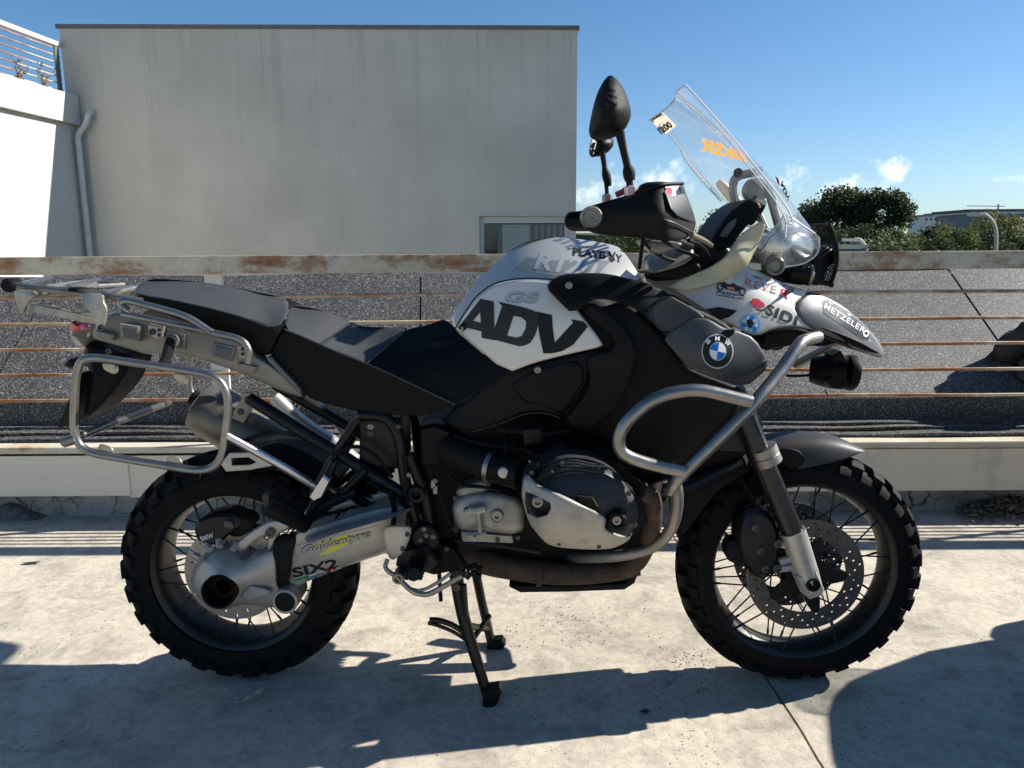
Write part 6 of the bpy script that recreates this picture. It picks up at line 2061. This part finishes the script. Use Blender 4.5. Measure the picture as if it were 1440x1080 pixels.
# ================================================================== REST OF THE PLACE
def leaf_mat(name, c0, c1):
    m = bpy.data.materials.new(name)
    m.use_nodes = True
    t = NT(m.node_tree)
    p = t.n['Principled BSDF']
    co = t.coord('Object')
    n = t.noise(co, 1.1, 3, 0.6)
    n2 = t.noise(co, 9, 2, 0.6)
    f = t.math('ADD', t.math('MULTIPLY', n, .65), t.math('MULTIPLY', n2, .35))
    t.put(p.inputs['Base Color'], t.ramp(f, [(0.36, c0), (0.62, c1)]))
    p.inputs['Roughness'].default_value = 0.65
    p.inputs['Specular IOR Level'].default_value = 0.25
    out = t.n['Material Output']
    tl = t.node('ShaderNodeBsdfTranslucent')
    tl.inputs[0].default_value = (*[min(1, x * 1.5) for x in c1], 1)
    mx = t.node('ShaderNodeMixShader')
    mx.inputs[0].default_value = 0.25
    t.l.new(p.outputs[0], mx.inputs[1])
    t.l.new(tl.outputs[0], mx.inputs[2])
    t.l.new(mx.outputs[0], out.inputs[0])
    return m
oak = leaf_mat('oak_leaves', (0.022, 0.034, 0.016), (0.05, 0.068, 0.028))
olive = leaf_mat('olive_leaves', (0.055, 0.062, 0.02), (0.14, 0.14, 0.045))
green = leaf_mat('green_leaves', (0.04, 0.058, 0.02), (0.085, 0.11, 0.035))
bark = M('bark', (0.1, 0.08, 0.06), 0.9, var=0.3, vscale=4)

def tree(px, top_y, hw_px, D, mat, label, group, seed, nleaf=9000, leaf=0.11, zb=-4.0, flat=1.0):
    rnd = random.Random(seed)
    topp = B(px, top_y, D)
    base = Vector((topp.x, topp.y, zb))
    H = topp.z - zb
    rx = hw_px / FPX * D
    th = thing('tree', base, label, 'tree', group)
    trunk_h = H * .4
    gg = g_tube([base, base + Vector((.1, 0, trunk_h * .5)), base + Vector((0, .05, trunk_h)), base + Vector((.1, 0, H * .75))], [H * .035, H * .026, H * .02, H * .006], 9, .3)
    lobes = []
    cz, rz = zb + H * .60, H * .40
    for k in range(24):
        a = rnd.uniform(0, 6.28)
        u_ = rnd.uniform(-.85, .92)
        w_ = math.sqrt(1 - u_ * u_) * math.sqrt(rnd.uniform(.25, 1))
        s = rx * rnd.uniform(.24, .42)
        c = Vector((base.x + (rx - s * .6) * w_ * math.cos(a), base.y + (rx - s * .6) * w_ * math.sin(a), cz + (rz - s * .6) * u_))
        lobes.append((c, s))
        st = base + Vector((0, 0, trunk_h * rnd.uniform(.7, 1.2)))
        g_ = g_tube([st, (st + c) / 2 + Vector((0, 0, -.1)), c], [H * .012, H * .007, H * .003], 6, .2)
        gg.add(g_.v, g_.f)
    lobes.append((Vector((base.x, base.y, cz)), rx * .5))
    gg.build('trunk', bark, th)
    vs, fs = [], []
    tot = sum(s ** 2 for _, s in lobes)
    for c, s in lobes:
        n = int(nleaf * s * s / tot)
        for _ in range(n):
            d = Vector((rnd.gauss(0, 1), rnd.gauss(0, 1), rnd.gauss(0, 1))).normalized()
            rr = s * (rnd.random() ** .45) * rnd.uniform(.8, 1.18)
            p = c + Vector((d.x * rr, d.y * rr, d.z * rr * .8))
            e1 = Vector((rnd.gauss(0, 1), rnd.gauss(0, 1), rnd.gauss(0, .7))).normalized()
            e2 = e1.cross(Vector((rnd.gauss(0, 1), rnd.gauss(0, 1), rnd.gauss(0, 1)))).normalized()
            l = leaf * rnd.uniform(.6, 1.5)
            b = len(vs)
            vs += [p, p + e1 * l * .5 + e2 * l * .3, p + e1 * l, p + e1 * l * .5 - e2 * l * .3]
            fs.append([b, b + 1, b + 2, b + 3])
    me = bpy.data.meshes.new('crown')
    me.from_pydata([tuple(v - base) for v in vs], [], fs)
    me.materials.append(mat)
    o = bpy.data.objects.new('crown', me)
    COL.objects.link(o)
    o.parent = th
    return th

gT = 'trees beyond the terrace'
tree(1240, 260, 56, 40, oak, 'tallest dark green oak rising right beside the olive green trees', gT, 11, 26000, .15)
tree(1178, 258, 66, 42, oak, 'broad dark oak between the headlamp guard and the tallest oak', gT, 43, 32000, .15)
tree(1150, 292, 46, 46, oak, 'dark tree partly hidden by the motorcycle windscreen, behind the headlamp', gT, 12, 9000, .14)
tree(1290, 303, 64, 36, olive, 'olive green tree just right of the tallest dark oak', gT, 13, 14000, .12)
tree(1345, 300, 66, 37, olive, 'yellowish tree between the tallest oak and the curved street lamp', gT, 14, 14000, .12)
tree(1402, 292, 66, 34, olive, 'yellow green tree behind the curved street lamp', gT, 15, 14000, .12)
tree(1462, 284, 52, 30, oak, 'dark tree under the flat-roofed far house', gT, 16, 9000, .11)
tree(1002, 284, 60, 38, green, 'green tree seen between the handguard and the windscreen', gT, 17, 9000, .12)
tree(1070, 308, 56, 42, oak, 'dark tree seen through the lower windscreen', gT, 18, 7000, .12)
tree(940, 316, 60, 36, green, 'green tree seen under the handguard beside the fluid reservoir', gT, 19, 9000, .12)
tree(868, 326, 62, 30, oak, 'dark bushy tree seen between the tank and the handguard', gT, 20, 10000, .10)
tree(826, 332, 40, 32, green, 'green tree right beside the grey block window', gT, 21, 6000, .10)
for k, px in enumerate((1120, 1168, 1218, 1262, 1306, 1352, 1398, 1440, 1000, 905)):
    tree(px, 313 - 3 * (k % 3), 46, 29 + (k % 3), oak if k < 3 else (green if k % 2 else oak), 'low dark bush in the hedge under the trees beyond the railing', 'hedge bushes beyond the railing', 50 + k, 8000, .10)
hm = leaf_mat('far_woods', (0.05, 0.065, 0.04), (0.09, 0.105, 0.06))
# low grey roof beyond the railing
sh = thing('shed', B(1150, 352, 26) + Vector((0, 0, -4)), 'low shed with pale grey flat roof below the two dark oaks', 'shed')
r0, r1 = B(1120, 345, 26), B(1226, 345, 26)
zr = r0.z
bx_ = lambda name, a, b, d, z0, z1, mat, par_: mk(name, [p + HD * q + Vector((0, 0, zz - p.z)) for p in (a, b) for q in (0, d) for zz in (z0, z1)], [[0, 1, 3, 2], [4, 6, 7, 5], [0, 4, 5, 1], [2, 3, 7, 6], [0, 2, 6, 4], [1, 5, 7, 3]], mat, par_, smooth=0)
bx_('roof', r0, r1, 5, zr - .13, zr, M('shed_roof_grey', (0.5, .5, .5), .7, var=.1, vscale=1), sh)
bx_('wall', r0 + RT * .2, r1 - RT * .2, 4.8, -4, zr - .135, M('shed_wall', (0.1, .1, .1), .8), sh)
for k, px in enumerate((1234, 1256)):
    b0 = B(px, 352, 22)
    weed('bush', Vector((b0.x, b0.y, b0.z - .35)), .75, 'bright green weedy bush by the shed roof, the %s one' % ('nearer to the shed' if k == 0 else 'one farther from the shed'), green, n=40, spread=.9, leaf=.16, seed=30 + k)
for o in list(COL.objects):
    if o.name.startswith('bush') and o.type == 'EMPTY':
        o['label'] = o['label'].replace('one one', 'one')
bd = thing('planter', B(1245, 356, 22.5) + Vector((0, 0, -4)), 'long low wall under the green weedy bushes', 'wall')
q0, q1 = B(1200, 354, 22.3), B(1300, 354, 22.3)
bx_('wall', q0, q1, .9, -4, q0.z - .3, M('shed_wall'), bd)
# street lamps
def lamp(px, y0, y1, D, lean, label):
    a, b = B(px, y0, D), B(px, y1, D)
    th = thing('street_lamp', Vector((a.x, a.y, -4)), label, 'lamp')
    tube('pole', [Vector((a.x, a.y, -4)), Vector((a.x, a.y, b.z - .5)), Vector((b.x, b.y, b.z)) + RT * lean * .5, Vector((b.x, b.y, b.z)) + RT * lean], .07, M('lamp_pole', (0.45, .43, .38), .5, .3), th, n=8, bend=.7)
    g_ = g_box(Vector((b.x, b.y, b.z)) + RT * lean * 1.25, .55, .2, .1)
    g_.build('lamp_head', M('lamp_head', (0.5, .5, .5), .4), th, smooth=0)
lamp(1400, 352, 302, 28, -.55, 'curved street lamp in front of the yellow green tree')
lamp(1222, 352, 337, 27, -.5, 'short curved lamp beside the low shed roof')
# far houses
fh = thing('far_house', B(1404, 318, 150) + Vector((0, 0, -12)), 'far flat-roofed house with white eaves above the yellow green trees', 'house')
f0, f1 = B(1368, 305, 150), B(1470, 305, 150)
zt_ = B(1404, 294, 150).z
bx_('wall', f0, f1, 12, -6, zt_ - .9, M('far_wall_blue_grey', (0.2, .22, .25), .8, var=.1, vscale=.1), fh)
bx_('eaves', f0 - RT * .5, f1 + RT * .5, 13, zt_ - .85, zt_ - .5, M('eaves_white', (0.7, .7, .7), .6), fh)
bx_('roof', f0 - RT * 1, f1 + RT * 1, 13, zt_ - .45, zt_, M('far_roof', (0.12, .12, .13), .8), fh)
for k in range(5):
    p0 = f0 + RT * (2 + k * 2.6)
    bx_('window', p0 - HD * .06, p0 - HD * .06 + RT * 1.2, .05, zt_ - 2.6, zt_ - 1.3, M('far_window', (0.03, .04, .05), .2), fh)
for k, (pa, pb, yt, nm) in enumerate(((1298, 1316, 302, 'pale far house left of the taller pale house on the hill'), (1322, 1338, 299, 'taller pale far house in the middle of the hill row'), (1345, 1360, 301, 'pale far house next to the flat-roofed one'))):
    a, b = B(pa, 310, 220), B(pb, 310, 220)
    h_ = thing('far_house', Vector((a.x, a.y, -6)), nm, 'house')
    zt2 = B(pa, yt, 220).z
    bx_('wall', a, b, 8, -6, zt2 - .5, M('far_wall_pale', (0.75, .74, .72), .8), h_)
    bx_('roof', a - RT * .3, b + RT * .3, 8.6, zt2 - .48, zt2, M('far_roof_tile', (0.3, .24, .22), .8), h_)
    for q in range(3):
        p0 = a + RT * (.6 + q * 1.3)
        bx_('window', p0 - HD * .06, p0 - HD * .06 + RT * .6, .05, zt2 - 1.6, zt2 - .9, M('far_window'), h_)
# distant wooded ridge
vs, fs = [], []
nr = 140
for i in range(nr + 1):
    a = -1.2 + 2.4 * i / nr
    p = CAM + (HD * math.cos(a) + RT * math.sin(a)) * 420
    h = 5.0 + 3.0 * math.sin(a * 9 + 1) + 2.2 * math.sin(a * 23) + random.uniform(-.9, .9)
    q = p + (HD * math.cos(a) + RT * math.sin(a)) * 120
    vs += [Vector((p.x, p.y, -5)), Vector((p.x, p.y, h * .7)), Vector((q.x, q.y, h + random.uniform(-.5, .5)))]
for i in range(nr):
    a = 3 * i
    fs += [[a, a + 3, a + 4, a + 1], [a + 1, a + 4, a + 5, a + 2]]
struct(mk('hills', vs, fs, hm, smooth=60))
# tower crane far off
cr = thing('crane', B(1404, 305, 260) + Vector((0, 0, -14)), 'thin far tower crane above the flat-roofed house', 'crane')
c0 = B(1404, 289.5, 260)
tube('mast', [Vector((c0.x, c0.y, -6)), Vector((c0.x, c0.y, c0.z + .6))], .25, M('crane_grey', (0.3, .32, .34), .6), cr, n=6)
ca, cb2 = B(1360, 289.5, 260), B(1413, 290, 260)
tube('jib', [ca, cb2], .16, M('crane_grey'), cr, n=6)

# ---------------------------------------------------------------- things lying about
rnd = random.Random(4)
# leaf litter at the wall foot
vs, fs = [], []
for _ in range(1500):
    a = rnd.random()
    px = 1345 + 150 * a ** .7
    py = 724 + rnd.gauss(0, 5) - 6 * rnd.random()
    c = G(px, min(py, 736))
    hgt = max(0, .05 * (1 - abs(px - 1420) / 90)) * rnd.random()
    e1 = Vector((rnd.gauss(0, 1), rnd.gauss(0, 1), rnd.gauss(0, .5))).normalized()
    e2 = e1.cross(Vector((rnd.gauss(0, .5), rnd.gauss(0, .5), 1))).normalized()
    l = rnd.uniform(.012, .04)
    p = c + Vector((0, 0, .008 + hgt))
    b = len(vs)
    vs += [p, p + e1 * l * .5 + e2 * l * .25 + Vector((0, 0, l * .15)), p + e1 * l, p + e1 * l * .5 - e2 * l * .25 + Vector((0, 0, l * .15))]
    fs.append([b, b + 1, b + 2, b + 3])
vs = [Vector((v.x, v.y, max(v.z, .003))) for v in vs]
ll = mk('leaf_litter', vs, fs, M('dead_leaves', (0.2, .14, .09), .8, var=.7, vscale=60), smooth=0)
tag(ll, 'heap of dry brown leaf litter at the foot of the parapet', 'leaves')
ll['kind'] = 'stuff'
# mound of dirt and dry weed in front of the parapet on the left
mp = G(5, 722)
gv_ = Geo()
n1, n2 = 26, 12
for i in range(n1 + 1):
    for j in range(n2 + 1):
        s, t_ = -1 + 2 * i / n1, -1 + 2 * j / n2
        h = .045 * max(0, 1 - s * s) * max(0, 1 - t_ * t_) * (1 + .3 * math.sin(7 * s + 3 * t_)) + rnd.uniform(0, .002)
        gv_.v.append(mp + RT * s * .22 + HD * t_ * .10 + Vector((0, 0, h - .001)))
for i in range(n1):
    for j in range(n2):
        a = i * (n2 + 1) + j
        gv_.f.append([a, a + n2 + 1, a + n2 + 2, a + 1])
tag(gv_.build('dirt_mound', M('grey_dirt', (0.16, .15, .13), .9, var=.5, vscale=25, bump=.6, bscale=60), None, smooth=60), 'small mound of grey dirt at the parapet foot under the dry weed', 'dirt')
wb = G(17, 716)
weed('dry_weed', Vector((wb.x, wb.y, .03)), .34, 'dead reddish brown weed standing against the white parapet', M('dead_weed', (0.13, .07, .035), .8, var=.4), n=9, spread=.35, leaf=.03, seed=9)

def crumple(name, px, py, size, mat, label, cat, seed, asp=.45, rot=0.6, hgt=.3):
    rr = random.Random(seed)
    c = G(px, py)
    gg = Geo()
    n, m_ = 10, 5
    ph = [rr.uniform(0, 6) for _ in range(4)]
    for i in range(n + 1):
        for j in range(m_ + 1):
            s, t_ = -1 + 2 * i / n, -1 + 2 * j / m_
            w = (1 - s * s * .75) ** .5
            z = size * hgt * (abs(math.sin(3 * s + ph[0])) * .5 + abs(math.sin(4 * t_ + ph[1])) * .4) + rr.uniform(0, size * .06)
            x, y = s * size, t_ * size * asp * w
            gg.v.append(Vector((c.x + x * math.cos(rot) - y * math.sin(rot), c.y + x * math.sin(rot) + y * math.cos(rot), .003 + z)))
    for i in range(n):
        for j in range(m_):
            a = i * (m_ + 1) + j
            gg.f.append([a, a + m_ + 1, a + m_ + 2, a + 1])
    return tag(gg.build(name, mat, None, smooth=60), label, cat)
crumple('dry_leaf', 357, 983, .034, M('yellow_leaf', (0.6, .5, .3), .7, var=.3, vscale=60), 'crumpled yellowish dry leaf on the concrete below the rear wheel', 'leaf', 2, .4, 1.0, .35)
crumple('bark_chip', 44, 793, .03, M('dark_chip', (0.04, .04, .04), .8, var=.3), 'flat dark chip lying on the sunlit concrete left of the rear wheel', 'chip', 3, .28, .15, .1)
crumple('pebble', 907, 1004, .011, M('dark_chip'), 'small dark crumb lying in the shadow of the front wheel', 'debris', 5, .8, .4, .7)
crumple('pebble', 1130, 753, .010, M('dark_chip'), 'dark crumb behind the front wheel spokes', 'debris', 6, .8, .4, .7)
vs, fs = [], []
for _ in range(340):
    k = rnd.random()
    if k < .45:
        px, py = rnd.gauss(790, 50), rnd.gauss(880, 18)
    elif k < .7:
        px, py = rnd.gauss(965, 22), rnd.gauss(925, 9)
    else:
        px, py = rnd.uniform(0, 1440), rnd.uniform(775, 1078)
    c = G(px, py)
    s = rnd.uniform(.0012, .0034)
    b = len(vs)
    vs += [c + Vector((s, 0, 0)), c + Vector((-s * .5, s * .8, 0)), c + Vector((-s * .5, -s * .8, 0)), c + Vector((0, 0, s * .9))]
    fs += [[b, b + 1, b + 3], [b + 1, b + 2, b + 3], [b + 2, b, b + 3]]
gr = mk('grit', vs, fs, M('grit_dark', (0.05, .045, .04), .8), smooth=0)
tag(gr, 'loose dark grit scattered over the concrete floor', 'grit')
gr['kind'] = 'stuff'
# dark tarpaulin bundle lying on the felt slope, at the edge of view
def on_slope(px, py):
    d = ray(px, py)
    nrm = Vector((-HD.x * SLP, -HD.y * SLP, 1))
    p0 = FW(0, SL0, SZ0)
    return CAM + d * ((p0 - CAM).dot(nrm) / d.dot(nrm))
sn_ = Vector((-HD.x * SLP, -HD.y * SLP, 1)).normalized()
su = (HD + Vector((0, 0, SLP))).normalized()
c = on_slope(1492, 512)
gg = Geo()
n, m_ = 34, 18
for i in range(n):
    for j in range(m_ + 1):
        th_, ph_ = 2 * math.pi * i / n, math.pi / 2 * j / m_
        r = 1 + .22 * math.sin(3 * th_ + 1) * math.cos(ph_) + .14 * math.sin(7 * th_ + 5 * ph_) + rnd.uniform(-.05, .05)
        p = c + RT * (.30 * r * math.cos(th_) * math.cos(ph_)) + su * (.15 * r * math.sin(th_) * math.cos(ph_)) + sn_ * (.20 * r * math.sin(ph_) + .006)
        gg.v.append(p)
for i in range(n):
    for j in range(m_):
        a, b = i * (m_ + 1) + j, ((i + 1) % n) * (m_ + 1) + j
        gg.f.append([a, b, b + 1, a + 1])
tag(gg.build('tarpaulin', M('black_tarp', (0.012, .012, .013), .45, var=.3, vscale=20), None, smooth=50), 'crumpled black tarpaulin bundle lying on the felt roof slope', 'tarpaulin')

# ---------------------------------------------------------------- car parked beside the motorcycle, just out of frame: it throws the rounded shadow
def car():
    x0, yc, hwid = 1.70, -0.40, 0.84
    th = thing('parked_car', (x0 + 2, yc, 0), 'grey hatchback parked next to the motorcycle front wheel', 'car')
    paint = M('car_paint', (0.16, .17, .18), .25, .3, coat=.8)
    glass = M('car_glass', (0.02, .025, .025), .05)
    # stations: x, z_low, z_top, half width
    def loft(name, sts, mat, n=16, power=3.2):
        vs, fs = [], []
        for x, zl, zh, w in sts:
            for k in range(n):
                a = 2 * math.pi * k / n
                ca, sa = math.cos(a), math.sin(a)
                yy = w * math.copysign(abs(ca) ** (2 / power), ca)
                zz = (zl + zh) / 2 + (zh - zl) / 2 * math.copysign(abs(sa) ** (2 / power), sa)
                vs.append(Vector((x, yc + yy, zz)))
        m = len(sts)
        for i in range(m - 1):
            for k in range(n):
                fs.append([i * n + k, i * n + (k + 1) % n, (i + 1) * n + (k + 1) % n, (i + 1) * n + k])
        fs += [list(range(n))[::-1], [(m - 1) * n + k for k in range(n)]]
        return mk(name, vs, fs, mat, th, smooth=50)
    loft('body', [(x0, .28, .58, .30), (x0 + .06, .22, .70, .50), (x0 + .22, .2, .80, .66), (x0 + .5, .18, .88, .79), (x0 + 1.1, .18, .95, .85), (x0 + 2.4, .18, .98, .86), (x0 + 3.3, .18, .98, .85), (x0 + 3.75, .22, .95, .8), (x0 + 3.9, .28, .88, .68)], paint, 28)
    gh = loft('cabin_glass', [(x0 + .95, .85, .93, .7), (x0 + 1.35, .85, 1.18, .69), (x0 + 1.75, .85, 1.40, .66), (x0 + 2.6, .85, 1.46, .65), (x0 + 3.3, .85, 1.40, .64), (x0 + 3.75, .85, 1.02, .64)], glass, 24, 4)
    loft('roof', [(x0 + 1.72, 1.36, 1.42, .56), (x0 + 1.9, 1.38, 1.47, .6), (x0 + 2.6, 1.40, 1.50, .61), (x0 + 3.2, 1.36, 1.46, .6), (x0 + 3.38, 1.32, 1.40, .56)], paint, 20)
    for x in (x0 + .72, x0 + 3.1):
        for s in (-1, 1):
            c = Vector((x, yc + s * .76, .3))
            w_ = lathe('wheel', c, (0, s, 0), [(0.2, -.1), (0.28, -.1), (0.3, -.07), (0.3, .06), (0.28, .1), (0.2, .1)], rubber, th, seg=28)
            lathe('hubcap', c, (0, s, 0), [(0.2, .05), (0.2, .095), (0.1, .11), (0.0005, .115)], alu, w_, seg=20)
    for s in (-1, 1):
        lathe('headlight', Vector((x0 + .13, yc + s * .56, .64)), (-1, s * .35, .35), [(0.11, -.03), (0.105, .02), (0.06, .05), (0.0005, .055)], lens_clear, th, seg=20)
    g_ = g_box((x0 - .005, yc, .40), .05, .6, .14)
    g_.build('grille', blk, th, smooth=0)
    g_ = g_box((x0 + 1.35, yc - .93, 1.0), .12, .2, .13)
    g_.build('wing_mirror', paint, th, smooth=0)
car()
